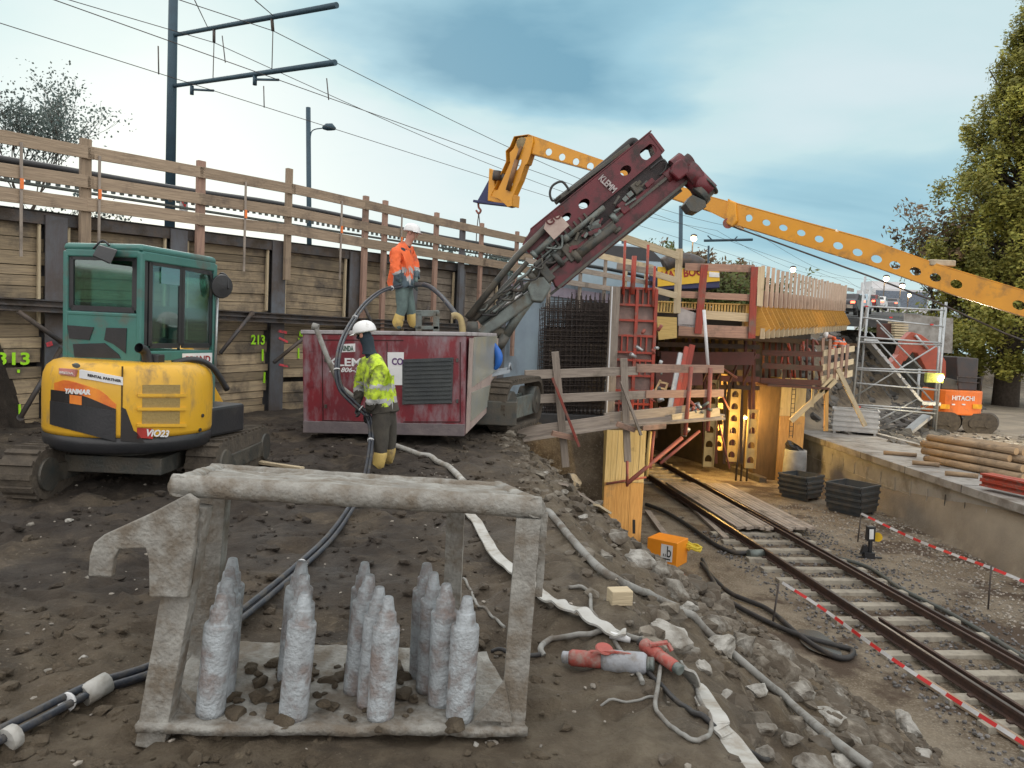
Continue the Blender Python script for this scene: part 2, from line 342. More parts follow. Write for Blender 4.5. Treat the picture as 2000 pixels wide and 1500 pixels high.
refl=mk('reflective band',(.45,.46,.46),(.34,.34,.34),scale=10,rough=.5)
trou=mk('muddy work trousers',(.075,.068,.055),(.05,.046,.04),scale=9,rough=.95,bump=.5,bscale=14)
trog=mk('green grey waders',(.13,.19,.18),(.09,.13,.125),scale=7,rough=.8,bump=.4,bscale=14)
boot=mk('yellow rubber boot',(.58,.42,.13),(.48,.34,.11),scale=6,rough=.6,dirt=(.22,.17,.10),dsc=7,damt=.35)
skin=mk('skin',(.48,.25,.18),(.40,.20,.15),scale=8,rough=.6)
helm=mk('white helmet shell',(.78,.79,.80),(.7,.71,.72),scale=5,rough=.35,bump=.03,dirt=(.35,.33,.3),dsc=14,damt=.15)
org=mk('orange lacquer',(.85,.20,.03),(.78,.18,.03),scale=4,rough=.35,bump=.05,dirt=(.4,.16,.07),dsc=3,damt=.2)
orgb=mk('orange box paint',(.85,.30,.02),(.78,.27,.02),scale=4,rough=.4,bump=.05)
redt=mk('red tape',(.55,.04,.04),(.62,.03,.03),scale=4,rough=.5,bump=0)
tapew=mk('white tape',(.6,.6,.6),(.5,.5,.5),scale=4,rough=.5,bump=0)
blue=mk('blue hose paint',(.02,.14,.55),(.02,.12,.45),scale=4,rough=.4,bump=.05)
plugr=mk('dirty red plug plastic',(.42,.09,.07),(.32,.075,.06),scale=9,rough=.6,dirt=(.30,.22,.19),dsc=16,damt=.45)
plugg=mk('dusty grey plug plastic',(.36,.38,.42),(.28,.29,.31),scale=9,rough=.6,dirt=(.22,.2,.18),dsc=14,damt=.35)
spg=mk('green spray paint',(.45,.95,.03),(.40,.85,.03),scale=30,rough=.8,bump=0)
spp=mk('pink spray paint',(.75,.08,.10),(.6,.08,.10),scale=12,rough=.8,bump=0,dirt=(.12,.10,.10),dsc=12,damt=.5)
mesh_m=mk('rusty rebar wire',(.075,.058,.05),(.05,.042,.04),scale=10,rough=.8,metal=.3)
meshn=mk('beige grille mesh',(.34,.24,.08),(.28,.20,.07),scale=60,rough=.6)
plastw=mk('pale lit strip',(.6,.6,.55),rough=.5)
blue_sh=mk('dark blue tarp',(.03,.035,.10),(.04,.045,.12),scale=3,rough=.6)
signy=mk('yellow banner',(.80,.50,.04),(.72,.45,.04),scale=2,rough=.6,bump=.05)
dred=mk('dark red lettering',(.40,.03,.02),rough=.6,bump=0)
cara=mk('car paint silver blue',(.35,.45,.52),(.3,.4,.46),scale=2,rough=.25,bump=0)
def glass(name,c,alpha):
    m=bpy.data.materials.new(name); m.use_nodes=True; nt=m.node_tree; nt.nodes.clear(); N=nt.nodes.new; L=nt.links.new
    o=N('ShaderNodeOutputMaterial'); mx=N('ShaderNodeMixShader'); t=N('ShaderNodeBsdfTransparent'); g=N('ShaderNodeBsdfGlossy'); g.inputs['Roughness'].default_value=.05
    t.inputs[0].default_value=(*c,1); g.inputs[0].default_value=(.9,.95,.95,1); mx.inputs[0].default_value=alpha
    L(t.outputs[0],mx.inputs[1]); L(g.outputs[0],mx.inputs[2]); L(mx.outputs[0],o.inputs[0]); return m
glas=glass('cab glass',(.62,.80,.75),.12)
glas2=glass('tinted roof glass',(.25,.55,.50),.25)
def emis(name,c,s):
    m=bpy.data.materials.new(name); m.use_nodes=True; b=m.node_tree.nodes['Principled BSDF']; b.inputs['Base Color'].default_value=(*c,1); b.inputs['Emission Color'].default_value=(*c,1); b.inputs['Emission Strength'].default_value=s; return m
lampw=emis('lit lamp warm',(1,.72,.38),30); lampy=emis('lit lamp sodium',(1,.72,.30),30); lampr=emis('lit tail lamp',(1,.12,.06),6); lampc=emis('lit head lamp',(1,.85,.6),10)
def leafmat(name,c1,c2,tr=.3):
    m=bpy.data.materials.new(name); m.use_nodes=True; nt=m.node_tree; N=nt.nodes.new; L=nt.links.new; b=nt.nodes['Principled BSDF']; b.inputs['Roughness'].default_value=.7
    g=N('ShaderNodeNewGeometry'); mx=N('ShaderNodeMix'); mx.data_type='RGBA'; mx.inputs[6].default_value=(*c1,1); mx.inputs[7].default_value=(*c2,1); L(g.outputs['Random Per Island'],mx.inputs[0])
    tc=N('ShaderNodeTexCoord'); n=N('ShaderNodeTexNoise'); n.inputs['Scale'].default_value=.45; L(tc.outputs['Object'],n.inputs['Vector'])
    mr=N('ShaderNodeMapRange'); mr.inputs[1].default_value=.3; mr.inputs[2].default_value=.7; mr.inputs[3].default_value=.55; mr.inputs[4].default_value=1.5; L(n.outputs[0],mr.inputs[0])
    v=N('ShaderNodeVectorMath'); v.operation='SCALE'; L(mx.outputs[2],v.inputs[0]); L(mr.outputs[0],v.inputs[3]); L(v.outputs[0],b.inputs['Base Color'])
    t=N('ShaderNodeBsdfTranslucent'); L(v.outputs[0],t.inputs[0]); ms=N('ShaderNodeMixShader'); ms.inputs[0].default_value=tr
    L(b.outputs[0],ms.inputs[1]); L(t.outputs[0],ms.inputs[2]); L(ms.outputs[0],nt.nodes['Material Output'].inputs[0]); return m
leaf_a=leafmat('autumn leaves',(.34,.30,.06),(.23,.25,.055))
leaf_b=leafmat('grey green leaves',(.09,.13,.13),(.13,.16,.14))
leaf_c=leafmat('green leaves',(.07,.11,.025),(.12,.12,.03))
leaf_d=leafmat('rusty brown leaves',(.20,.12,.07),(.15,.12,.06))
bark=mk('bark',(.10,.08,.065),(.06,.05,.04),scale=6,rough=.95)
# ---------------- terrain ----------------
ZT=-3.55
def trackx(y): return 7.24-.118*(y-10.86)
def Hs(x,y):
    r=Vector((x,y,0))-W0; t=r.dot(DW); off=r.dot(NW); cx=trackx(y)+.75
    xt=4.3-.12*(y-10)-.5*sm(12,15,y)+1.3*sm(13.2,10.6,y)+.1*max(0,9-y); xc=1.0-.1*(y-2.5)
    xt=max(min(xt,6.6),2.2)
    s=(x-xc)/(xt-xc)
    if s<=0: z=0
    elif s>=1: z=ZT
    else:
        z=ZT*(.8*s**.85+.2*sm(0,1,s))
    z-= .25*sm(.6,-.2,abs(s-.1)) if False else 0
    # slight raise of the heap behind the rack and drop of the ground at far left front
    if y>14.1 and x>.4:
        g=sm(.4,1.1,x)*sm(14.1,14.8,y); z=lerp(z,ZT,g)
    if y>17 and x<3.0: z=lerp(z,-.25,sm(17,17.3,y)*sm(3.1,2.9,x))
    if x>12.3 and x>12.5-.02*(y-18.8): z=-1.98
    if y>31 :
        k=sm(12.2,13.6,x-.0)
        z=lerp(z,-1.98,k)
    # bank up to the street on the far right
    if off<7 and t>22 and x>cx+4.2: z=lerp(3.1,z,sm(-.3,3.4,off))
    if off<-.35:
        inc=sm(cx-4.4,cx-3.8,x)*sm(cx+5.2,cx+4.4,x)
        z=lerp(3.1,ZT,inc if t>8 else 0)
    z=lerp(z,1.2,sm(62,100,y)) if y>62 else z
    if y>44 and x<12: z=max(z,lerp(ZT,2.6,sm(44,48,y)))  # rise added beyond the bridge to block the bright sky beneath it
    if off<7 and t>22 and x>cx+4.2 and x<14: z=min(z,lerp(-1.98,z,sm(12.8,14,x)))
    return z
RN=random.Random(99); DENT=[]
for _i in range(170):
    yy_=2.0+RN.random()**1.2*9; DENT.append((RN.uniform(-.7*yy_,.9),yy_,RN.uniform(0,3.14),RN.uniform(.02,.045)))
RUT=[((-4.1,6.3),(-1.7,1.4)),((-3.1,6.8),(-.2,.6)),((-2.2,9.5),(.6,3.4))]
def prints(x,y):
    d=0
    for cx,cy,a,dp in DENT:
        if abs(x-cx)<.2 and abs(y-cy)<.2:
            u=(x-cx)*math.cos(a)+(y-cy)*math.sin(a); w=-(x-cx)*math.sin(a)+(y-cy)*math.cos(a); q=(u/.16)**2+(w/.075)**2
            if q<1: d-=dp*(1-q)**.5
            elif q<1.9: d+=dp*.35*(1.9-q)
    for (ax,ay),(bx,by) in RUT:
        L_=math.hypot(bx-ax,by-ay); ux,uy=(bx-ax)/L_,(by-ay)/L_; s=(x-ax)*ux+(y-ay)*uy; w=abs((x-ax)*-uy+(y-ay)*ux+.1*math.sin(s*1.3))
        if -.2<s<L_ and w<.2: d-=(.028+.016*math.sin(s*2*math.pi/.16))*sm(.2,.15,w)*(.5+.5*noise.noise(Vector((s,w,3))))
        elif -.2<s<L_ and w<.28: d+=.022*(1-abs(w-.24)/.04)
    return d
def H(x,y):
    z=Hs(x,y); d=math.hypot(x,y)
    a=.05
    if z<-.15 and z>ZT+.05 and x<8: a=.16
    if z<=ZT+.02: a=.025
    if z>2: a=.02
    v=Vector((x,y,z))
    if y<11 and z>-.3 and x<1.2: z+=prints(x,y)
    rk=sm(.25,.0,max(-1.65-x,x-.35,2.85-y,y-4.0,0))
    if rk>0: a*=(1-rk); z-=.02*rk
    z+=a*(noise.noise(v*1.1)+.6*noise.noise(v*2.7+Vector((5,3,1)))+.35*noise.noise(v*6.5)) 
    if d<14 and z>-3.3: z+=(1-.8*rk)*(.030*abs(noise.noise(v*14))+.035*noise.noise(v*5.5)+.07*max(0,noise.noise(v*3.3+Vector((9,9,0)))-.1)+.012*noise.noise(v*30))
    return z
def axis(lo,hi,segs):
    out=[lo]
    while out[-1]<hi:
        x=out[-1]; st=next(s for a,s in segs if x<a); out.append(x+st)
    return out
xs=axis(-900,900,[(-300,200),(-60,60),(-20,4),(-7,.5),(-4.5,.12),(5,.055),(8,.1),(14,.3),(40,1.5),(100,10),(300,50),(9e9,200)])
ys=axis(-30,1500,[(-2,6),(1.4,.5),(6,.05),(10,.08),(19,.15),(40,.5),(100,3),(300,30),(9e9,200)])
def terrain():
    mb=MB(); nx=len(xs)
    for y in ys:
        for x in xs: mb.v.append(Vector((x,y,H(x,y))))
    for j in range(len(ys)-1):
        for i in range(nx-1):
            a=j*nx+i; mb.face((a,a+1,a+1+nx,a+nx),None,True)
    return mb
def groundmat():
    m=bpy.data.materials.new('site soil and gravel'); m.use_nodes=True; nt=m.node_tree; N=nt.nodes.new; L=nt.links.new; b=nt.nodes['Principled BSDF']; b.inputs['Roughness'].default_value=.92
    g=N('ShaderNodeNewGeometry'); sp=N('ShaderNodeSeparateXYZ'); L(g.outputs['Position'],sp.inputs[0])
    def noi(sc,det=8,ro=.6):
        n=N('ShaderNodeTexNoise'); n.inputs['Scale'].default_value=sc; n.inputs['Detail'].default_value=det; n.inputs['Roughness'].default_value=ro; L(g.outputs['Position'],n.inputs['Vector']); return n.outputs[0]
    def mr(v,a,b_,c=0,d=1):
        q=N('ShaderNodeMapRange'); L(v,q.inputs[0]); q.inputs[1].default_value=a; q.inputs[2].default_value=b_; q.inputs[3].default_value=c; q.inputs[4].default_value=d; return q.outputs[0]
    def mix(f,a,b_):
        q=N('ShaderNodeMix'); q.data_type='RGBA'; L(f,q.inputs[0])
        for k,v in ((6,a),(7,b_)):
            if isinstance(v,tuple): q.inputs[k].default_value=(*v,1)
            else: L(v,q.inputs[k])
        return q.outputs[2]
    mud=mix(mr(noi(.8),.42,.6),(.050,.040,.030),(.150,.125,.095)); mud=mix(mr(noi(3.1),.46,.6),mud,(.095,.078,.058))
    mud=mix(mr(noi(7),.52,.68),mud,(.15,.125,.095))
    mud=mix(mr(noi(45,3),.60,.72),mud,(.21,.19,.16))
    sl=mix(mr(noi(1.7),.4,.6),(.062,.048,.034),(.150,.125,.092)); sl=mix(mr(noi(18),.54,.68),sl,(.21,.19,.155))
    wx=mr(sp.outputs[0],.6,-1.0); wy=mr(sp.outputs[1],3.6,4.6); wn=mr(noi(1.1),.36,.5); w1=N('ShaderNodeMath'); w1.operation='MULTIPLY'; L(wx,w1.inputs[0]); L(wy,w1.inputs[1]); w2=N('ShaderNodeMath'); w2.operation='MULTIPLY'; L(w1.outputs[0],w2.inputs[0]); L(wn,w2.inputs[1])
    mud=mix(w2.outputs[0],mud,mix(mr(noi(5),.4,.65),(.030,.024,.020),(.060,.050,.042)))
    ty=mr(sp.outputs[1],3.9,3.0); tn=mr(noi(2.2),.38,.56); t1=N('ShaderNodeMath'); t1.operation='MULTIPLY'; L(ty,t1.inputs[0]); L(tn,t1.inputs[1])
    mud=mix(t1.outputs[0],mud,mix(mr(noi(9),.4,.62),(.105,.086,.063),(.17,.148,.115)))
    tx=mr(sp.outputs[0],.15,.6); t2=N('ShaderNodeMath'); t2.operation='MULTIPLY'; L(tx,t2.inputs[0]); L(mr(noi(1.9),.36,.54),t2.inputs[1])
    mud=mix(t2.outputs[0],mud,mix(mr(noi(8),.4,.62),(.115,.095,.070),(.19,.17,.135)))
    zone=mr(sp.outputs[2],-.15,-.5); col=mix(zone,mud,sl)
    gr=mix(mr(noi(1.0),.42,.58),(.14,.115,.085),(.24,.215,.175)); gr=mix(mr(noi(26,4),.5,.64),gr,(.30,.275,.235)); gr=mix(mr(noi(.7),.52,.6),gr,(.085,.062,.045))
    z2=mr(sp.outputs[2],ZT+.45,ZT+.12); col=mix(z2,col,gr)
    far=mr(sp.outputs[0],12.0,12.4); yard=mix(mr(noi(.5),.4,.6),(.26,.24,.21),(.36,.33,.28)); yd=N('ShaderNodeMath'); yd.operation='MULTIPLY'; L(far,yd.inputs[0]); L(mr(sp.outputs[2],-1.3,-1.8),yd.inputs[1])
    col=mix(yd.outputs[0],col,yard)
    dk=N('ShaderNodeVectorMath'); dk.operation='SCALE'; L(col,dk.inputs[0]); dk.inputs[3].default_value=.86; wm=N('ShaderNodeVectorMath'); wm.operation='MULTIPLY'; L(dk.outputs[0],wm.inputs[0]); wm.inputs[1].default_value=(1.06,.98,.87); L(wm.outputs[0],b.inputs['Base Color'])
    wet=mr(noi(.9),.35,.5,.55,.95); L(wet,b.inputs['Roughness'])
    b1=N('ShaderNodeBump'); b1.inputs['Strength'].default_value=.9; b1.inputs['Distance'].default_value=.05; L(noi(16,8,.7),b1.inputs['Height'])
    b2=N('ShaderNodeBump'); b2.inputs['Strength'].default_value=.6; b2.inputs['Distance'].default_value=.015; L(noi(70,4,.7),b2.inputs['Height']); L(b1.outputs[0],b2.inputs['Normal']); L(b2.outputs[0],b.inputs['Normal'])
    return m
GM=groundmat()
struct('ground',terrain(),GM)
# puddles beside the track
pm=mk('puddle water',(.075,.06,.045),(.05,.04,.03),scale=2,rough=.22,bump=.05,bscale=6)
def puddle(px,py,rx,ry,seed):
    c=G(px,py,ZT+.05); mb=MB(); n=28; mb.v.append(c)
    for k in range(n):
        a=2*math.pi*k/n; f=1+.35*noise.noise(Vector((math.cos(a)*1.5,math.sin(a)*1.5,seed)))
        mb.v.append(c+Vector((math.cos(a)*rx*f,math.sin(a)*ry*f,0)))
    for k in range(n): mb.face((0,1+k,1+(k+1)%n))
    return mb
struct('puddle',puddle(1600,1255,.30,.62,1),pm)

# ---------------- shoring wall ----------------
def shoring():
    base=W0+Vector((0,0,0)); r=thing('shoring_wall',base,'long retaining wall of timber lagging between steel soldier beams, green numbers sprayed on it','retaining wall')
    bt=[-9.7,-7.8,-5.9,-4.0,-2.1,-.1,1.8,3.55,5.25,7.0]
    for t in bt:
        mb=MB(); wd=.30
        mb.beam(WP(t,-.3,.03),WP(t,3.02,.03),wd,.022,NW); mb.beam(WP(t,-.3,-.22),WP(t,3.02,-.22),wd,.022,NW); mb.beam(WP(t,-.3,-.10),WP(t,3.0,-.10),.016,.20,NW)
        obj('soldier_beam',mb,st_beam,r)
    for a,b in zip(bt[:-1],bt[1:]):
        mb=MB(); z=-.2; top=2.97; a2=a+.14; b2=b-.14
        while z<top-.05:
            h=random.uniform(.13,.23); h=min(h,top-z); o=random.uniform(-.05,.0); 
            e=random.uniform(-.05,.05)
            if random.random()<.06: z+=h*.4; continue
            mb.hexa([WP(a2-e,z,-.14+o),WP(b2+e,z,-.14+o),WP(b2+e,z,-.09+o),WP(a2-e,z,-.09+o),WP(a2-e,z+h-.008,-.14+o),WP(b2+e,z+h-.012,-.14+o),WP(b2+e,z+h-.012,-.09+o),WP(a2-e,z+h-.008,-.09+o)]) ; z+=h
        obj('lagging_boards',mb,w_lag if a<3 else w_lag2,r)
        mb=MB()
        for tt in (a+.2,b-.2): mb.beam(WP(tt,.9+random.random(),-.05),WP(tt,2.9,-.05),.035,.05,NW)
        obj('wedge_batten',mb,w_new,r)
    mb=MB(); mb.beam(WP(-10,3.06,-.12),WP(7.1,3.06,-.12),.26,.16); obj('capping_beam',mb,st_dark,r)
    # back plate behind the top gap
    mb=MB(); mb.hexa([WP(-10,-.3,-.34),WP(7.1,-.3,-.34),WP(7.1,-.3,-.26),WP(-10,-.3,-.26),WP(-10,3.2,-.34),WP(7.1,3.2,-.34),WP(7.1,3.2,-.26),WP(-10,3.2,-.26)]); obj('soil_backing',mb,mk('dark soil backing',(.03,.027,.024),rough=1),r)
    # waler
    A=WG(-150,585,.14); B=WG(900,640,.14); mb=MB(); mb.beam(A,B,.16,.025); 
    for dz in (-.08,.08): mb.beam(A+Vector((0,0,dz)),B+Vector((0,0,dz)),.18,.02)
    mb.beam(A,B,.02,.15); obj('waler',mb,st_dark,r)
    for p,q in (((35,608),(120,668)),((120,680),(40,815)),((430,690),(492,612)),((535,708),(618,640)),((712,600),(735,650)),((838,600),(815,640))):
        mb=MB(); mb.cyl(WG(p[0],p[1],.25),WG(q[0],q[1],.30),.035,n=8); mb.cyl(WG(*q,.30),WG(q[0],q[1],.12),.05,n=8); obj('strut',mb,st_dark,r)
    # sprayed numbers
    xd=DW; 
    for s,px,py,w in (('313',-8,712,.42),('213',490,672,.30),('5',582,664,.14)):
        text(s,WG(px,py,-.075),xd,(0,0,1),.24,spg,r,'sprayed_number',w,0,.004,.006)
    for px,py,px2,py2 in ((36,722,36,728),(38,790,38,810),(513,682,513,705),(517,727,516,748),(583,680,583,700)):
        mb=MB(); mb.beam(WG(px,py,-.075),WG(px2,py2,-.075),.03,.02,NW); obj('sprayed_mark',mb,spg,r)
    for px,py,px2,py2,w in ((543,646,560,650,.05),(545,660,562,668,.04),(545,712,565,716,.04),(95,668,98,676,.08),(90,735,100,728,.05)):
        mb=MB(); mb.beam(WG(px,py,.047),WG(px2,py2,.047),w,.012,NW); obj('sprayed_mark',mb,spp,r)
shoring()
def guard():
    r=thing('timber_guardrail',WP(-4,3.1,.1),'weathered timber guardrail of boards and posts along the top of the lagged retaining wall','guardrail')
    r.location=WP(-4,3.1,.1)
    posts=[(-5.7,w_rail,.14),(-3.65,w_rail,.15),(-1.79,w_pink,.14),(0,w_rail,.12),(1.94,w_pink,.12),(2.5,w_pink,.11),(4.15,w_pink,.11),(5.1,st_beam,.15),(5.84,w_pink,.1),(7.36,w_pink,.1)]
    for t,m_,w in posts:
        mb=MB(); lo=2.3 if t<1 else .9; mb.beam(WP(t,lo,.13),WP(t,4.18 if t!=0 else 4.35,.13),w,.08,NW); obj('post',mb,m_,r,.006)
    for z,h,o in ((3.98,.18,.2),(3.55,.18,.2),(3.22,.19,.2)):
        mb=MB(); ts=[-9.5,-5.6,-3.6,-1.8,.05,1.9,4.1,5.9,8.0]
        for a,b in zip(ts[:-1],ts[1:]):
            j=random.uniform(-.015,.015); mb.beam(WP(a-.06,z+j,o+random.choice((0,.003))),WP(b+.04,z-j*.5,o),.035,h)
        obj('rail_board',mb,w_rail if z>3.3 else w_rail,r,.004)
guard()
# services pipe and perforated tray behind the guardrail
mb=MB(); mb.tube([WP(t,3.78+.02*math.sin(t),-.55) for t in [x*.7-10 for x in range(46)]],.06,10); single('pipe',mb,blkp,'long dark blue-black pipe running behind the timber guardrail','pipe')
mb=MB()
for i in range(150):
    t=-9+i*.14; mb.box(WP(t,3.58,-.65),(.05,.05,.07))
mb.beam(WP(-9.5,3.63,-.65),WP(12,3.63,-.65),.12,.03); mb.beam(WP(-9.5,3.52,-.65),WP(12,3.52,-.65),.12,.02); single('cable_tray',mb,greyhy,'perforated cable tray running below the dark pipe behind the guardrail','cable tray')
# marker posts
for t in (-4.55,-3.5,-1.0,1.2,2.9):
    rr=thing('marker_post',WP(t,2.5,-.3),None,'marker post'); rr['label']={-4.55:'leftmost of the small orange tipped marker posts behind the timber guardrail',-3.5:'small orange tipped marker post just right of the leftmost tall guardrail post',-1.0:'small orange tipped marker post between the purple post and the tallest guardrail post',1.2:'small orange tipped marker post right of the street lamp pole',2.9:'small orange tipped marker post left of the orange worker'}[t]; rr['group']='marker posts behind the guardrail'
    mb=MB(); mb.beam(WP(t,2.4,.24),WP(t,3.95,.24),.035,.02,NW); obj('stake',mb,w_grey,rr); mb=MB(); mb.beam(WP(t,3.32,.262),WP(t,3.46,.262),.045,.012,NW); obj('orange_band',mb,org,rr)
r=thing('warning_sign',WG(362,410,-1.0),'small white sign with a red triangle behind the guardrail beside the mast','sign')
mb=MB(); mb.hexa([WG(350,412,-1),WG(367,414,-1),WG(367,414,-.97),WG(350,412,-.97),WG(350,389,-1),WG(367,391,-1),WG(367,391,-.97),WG(350,389,-.97)]); obj('board',mb,white,r)
mb=MB(); mb.prism([WG(353,391,-.96),WG(365,392,-.96),WG(362,407,-.96)],NW*.006); obj('triangle',mb,redt,r)

# grey concrete parapet continuing the wall, with its guardrail
r=thing('bridge_parapet_wall',WP(9,0,0),'smooth blue-grey concrete wall behind the drill mast and the rebar mesh','wall')
mb=MB(); mb.hexa([WP(7.2,-.4,-.3),WP(15.5,-.4,-.3),WP(15.5,-.4,.0),WP(7.2,-.4,.0),WP(7.2,3.0,-.3),WP(15.5,3.0,-.3),WP(15.5,3.0,.0),WP(7.2,3.0,.0)]); obj('panel',mb,cblue,r)
mb=MB(); mb.beam(WP(7.2,2.75,.05),WP(15.5,2.75,.05),.1,.28); obj('ledge',mb,mk('lilac painted steel',(.30,.26,.33),(.24,.21,.27),rough=.5),r)
for t in (10.3,10.7): 
    mb=MB(); mb.beam(WP(t,-.3,.08),WP(t,2.5,.08),.1,.06,NW); obj('pilaster',mb,st_dark,r)
r=thing('bridge_guardrail',WP(11,3,.1),'pale timber guardrail on the concrete wall behind the drill mast','guardrail')
for t in (8.9,10.6,12.1,13.5,15):
    mb=MB(); mb.beam(WP(t,2.2,.2),WP(t,4.1,.2),.12,.07,NW); obj('post',mb,w_grey if t<13 else w_new,r,.006)
for z,h in ((4.0,.18),(3.45,.15),(3.05,.15)):
    mb=MB(); mb.beam(WP(7.6,z,.27),WP(15.4,z,.27),.035,h); obj('rail_board',mb,w_new if z>3.9 else w_grey,r)

# ---------------- overhead line ----------------
PO=Vector((-10.8,24,3.0))
def SP(t,z,s=0): return Vector((PO.x,PO.y,0))+DW*t+NW*s+Vector((0,0,z))
r=thing('catenary_mast',PO,'tall dark steel mast with two arms carrying the tram overhead wires','mast')
mb=MB(); mb.tube([SP(0,3),SP(0,16)],[.155,.12],16); obj('pole',mb,st_pole,r)
def armpt(px,py,base):  # point above the line through mast along NW
    n=DW; return PP(px,py,PO,n)
for a,b in (((338,69),(658,10)),((338,168),(655,122))):
    mb=MB(); mb.tube([armpt(*a,0),armpt(*b,0)],[.06,.075],10); obj('arm',mb,st_pole,r)
hang=[((418,53),(418,83),(416,153)),((531,35),(533,60),(531,138))]
for a,b,c in hang:
    mb=MB(); mb.cyl(armpt(*a,0),armpt(*b,0),.045,n=8); obj('insulator',mb,st_dark,r); mb=MB(); mb.cyl(armpt(*b,0),armpt(*c,0),.014,n=6); obj('hanger',mb,st_dark,r)
for a,b in (((375,168),(417,177)),((498,148),(544,156))):
    mb=MB(); mb.cyl(armpt(*a,0),armpt(*a,0)-Vector((0,0,.25)),.06,n=8); mb.cyl(armpt(*a,0)-Vector((0,0,.1)),armpt(*b,0)-Vector((0,0,.0)),.035,n=8); obj('steady_arm',mb,st_pole,r)
def wire(p,dz=0,name='overhead_wire',lab='',t0=-30,t1=120,r_=.011):
    mb=MB(); pts=[]
    n=60
    for i in range(n+1):
        t=t0+(t1-t0)*i/n; s=dz*(abs(math.sin(math.pi*(t)/40.)))
        pts.append(p+DW*t-Vector((0,0,s)))
    mb.tube(pts,r_,5); return single(name,mb,st_dark,lab,'overhead wire','tram overhead wires')
wire(armpt(417,177,0),0,lab='lower left tram contact wire passing under the lower mast arm'); wire(armpt(544,156,0),0,lab='lower right tram contact wire passing under the lower mast arm')
wire(armpt(418,83,0),.9,lab='upper sagging wire hung from the left hanger of the upper mast arm'); wire(armpt(533,60,0),.9,lab='upper sagging wire hung from the right hanger of the upper mast arm')
for k,(a,b,lb) in enumerate((((309,90),(310,145),'left of the mast'),((434,70),(440,122),'right of the mast between the arms'),((515,168),(516,210),'below the lower arm'),((638,153),(642,195),'right of the lower arm end'))):
    mb=MB(); o=PO+DW*(-1 if k==0 else 3); q=PP(*a,o,DW); e=PP(*b,o,DW); mb.cyl(q,e,.02,n=6); single('dropper',mb,st_dark,'short vertical dropper wire '+lb,'dropper wire','droppers of the overhead wires')
for a,b,lb in (((380,0),(405,52),'first'),((498,0),(533,30),'second')):
    mb=MB(); mb.cyl(armpt(*b,0),PP(*a,PO-DW*3,DW),.012,n=5); single('span_wire',mb,st_dark,'thin stay wire rising from the upper mast arm, '+('left' if lb=='first' else 'right')+' of two','stay wire','stay wires')
# lamp post
LP=Vector((-10.8,24,3))+DW*5.5
r=thing('street_lamp',LP,'dark pole with a curved arm and unlit lamp head beside the tram mast','street lamp')
mb=MB(); mb.tube([LP,P(602,210,LP.y)],[.09,.085],14); obj('pole',mb,st_pole,r)
mb=MB(); mb.tube(spl([P(606,285,LP.y),P(607,262,LP.y),P(614,253,LP.y),P(634,250,LP.y)],6),.02,8); obj('arm',mb,st_pole,r)
mb=MB(); mb.tube([P(630,250,LP.y),P(638,248,LP.y),P(648,248,LP.y),P(655,252,LP.y)],[.05,.13,.13,.05],12); obj('lamp_head',mb,st_pole,r)
# far poles
for px,py,Y,rr,lb in ((1330,402,45,.12,'dark overhead line pole standing behind the red formwork panel'),(1217,436,52,.1,'thin dark pole partly hidden behind the drill mast'),(1384,480,60,.08,'thin pale pole behind the yellow banner')):
    mb=MB(); mb.tube([P(px,py,Y),P(px-2,600,Y)],rr,10); single('line_pole',mb,st_pole,lb,'pole')
mb=MB(); mb.cyl(P(1375,470,60),P(1470,468,60),.1,n=6); mb.cyl(P(1382,460,60),P(1392,470,60),.05,n=6); mb.cyl(P(1440,462,60),P(1432,470,60),.05,n=6); single('cantilever_arm',mb,st_pole,'far horizontal overhead line arm below the yellow crane boom','line arm')

# ---------------- railway track ----------------
TD=Vector((-.118,1,0)).normalized(); TN=Vector((TD.y,-TD.x,0))
def TP(y,off,z): 
    return Vector((trackx(y),y,0))+TN*off+Vector((0,0,z))
r=thing('railway_track',TP(20,.75,ZT),'rusty single railway track on pale concrete sleepers running under the bridge','railway track')
for off in (0,1.5):
    mb=MB()
    for w,h,z in ((.15,.02,.09),(.02,.12,.155),(.07,.045,.225)): mb.beam(TP(4,off,ZT+z),TP(48,off,ZT+z),w,h)
    o=obj('rail',mb,rust,r); mb=MB(); mb.beam(TP(4,off,ZT+.2485),TP(48,off,ZT+.2485),.05,.004); obj('rail_head',mb,railtop,o)
mb=MB(); mb.beam(TP(4,1.33,ZT+.18),TP(22.5,1.33,ZT+.18),.02,.12); mb.beam(TP(4,1.33,ZT+.23),TP(22.5,1.33,ZT+.23),.055,.03); obj('guard_rail',mb,rust,r)
mb=MB(); mb.beam(TP(4,.17,ZT+.18),TP(14,.17,ZT+.18),.02,.12); mb.beam(TP(4,.17,ZT+.23),TP(14,.17,ZT+.23),.055,.03); obj('guard_rail',mb,rust,r)
y=5.0; ns=0
sl0=None
while y<46:
    ztop=.075
    if not (20.9<y<27):
        mb=MB(); c=TP(y,.75,ZT+.02); a=c-TN*1.27; b=c+TN*1.27
        rot=Vector((TD.x,TD.y,0)); 
        mb.hexa([a-rot*.14-Vector((0,0,.08)),b-rot*.14-Vector((0,0,.08)),b+rot*.14-Vector((0,0,.08)),a+rot*.14-Vector((0,0,.08)),a-rot*.11+Vector((0,0,.06)),b-rot*.11+Vector((0,0,.06)),b+rot*.11+Vector((0,0,.06)),a+rot*.11+Vector((0,0,.06))])
        for off in (0,1.5):
            for sgn in (-1,1):
                mb.cm=1; mb.box(TP(y,off+sgn*.11,ZT+.09),(.06,.09,.045)); mb.cm=0
        s_=obj('sleeper',mb,[sleep,rust],r,.008)
    y+=.78
mb=MB(); rr=random.Random(4)
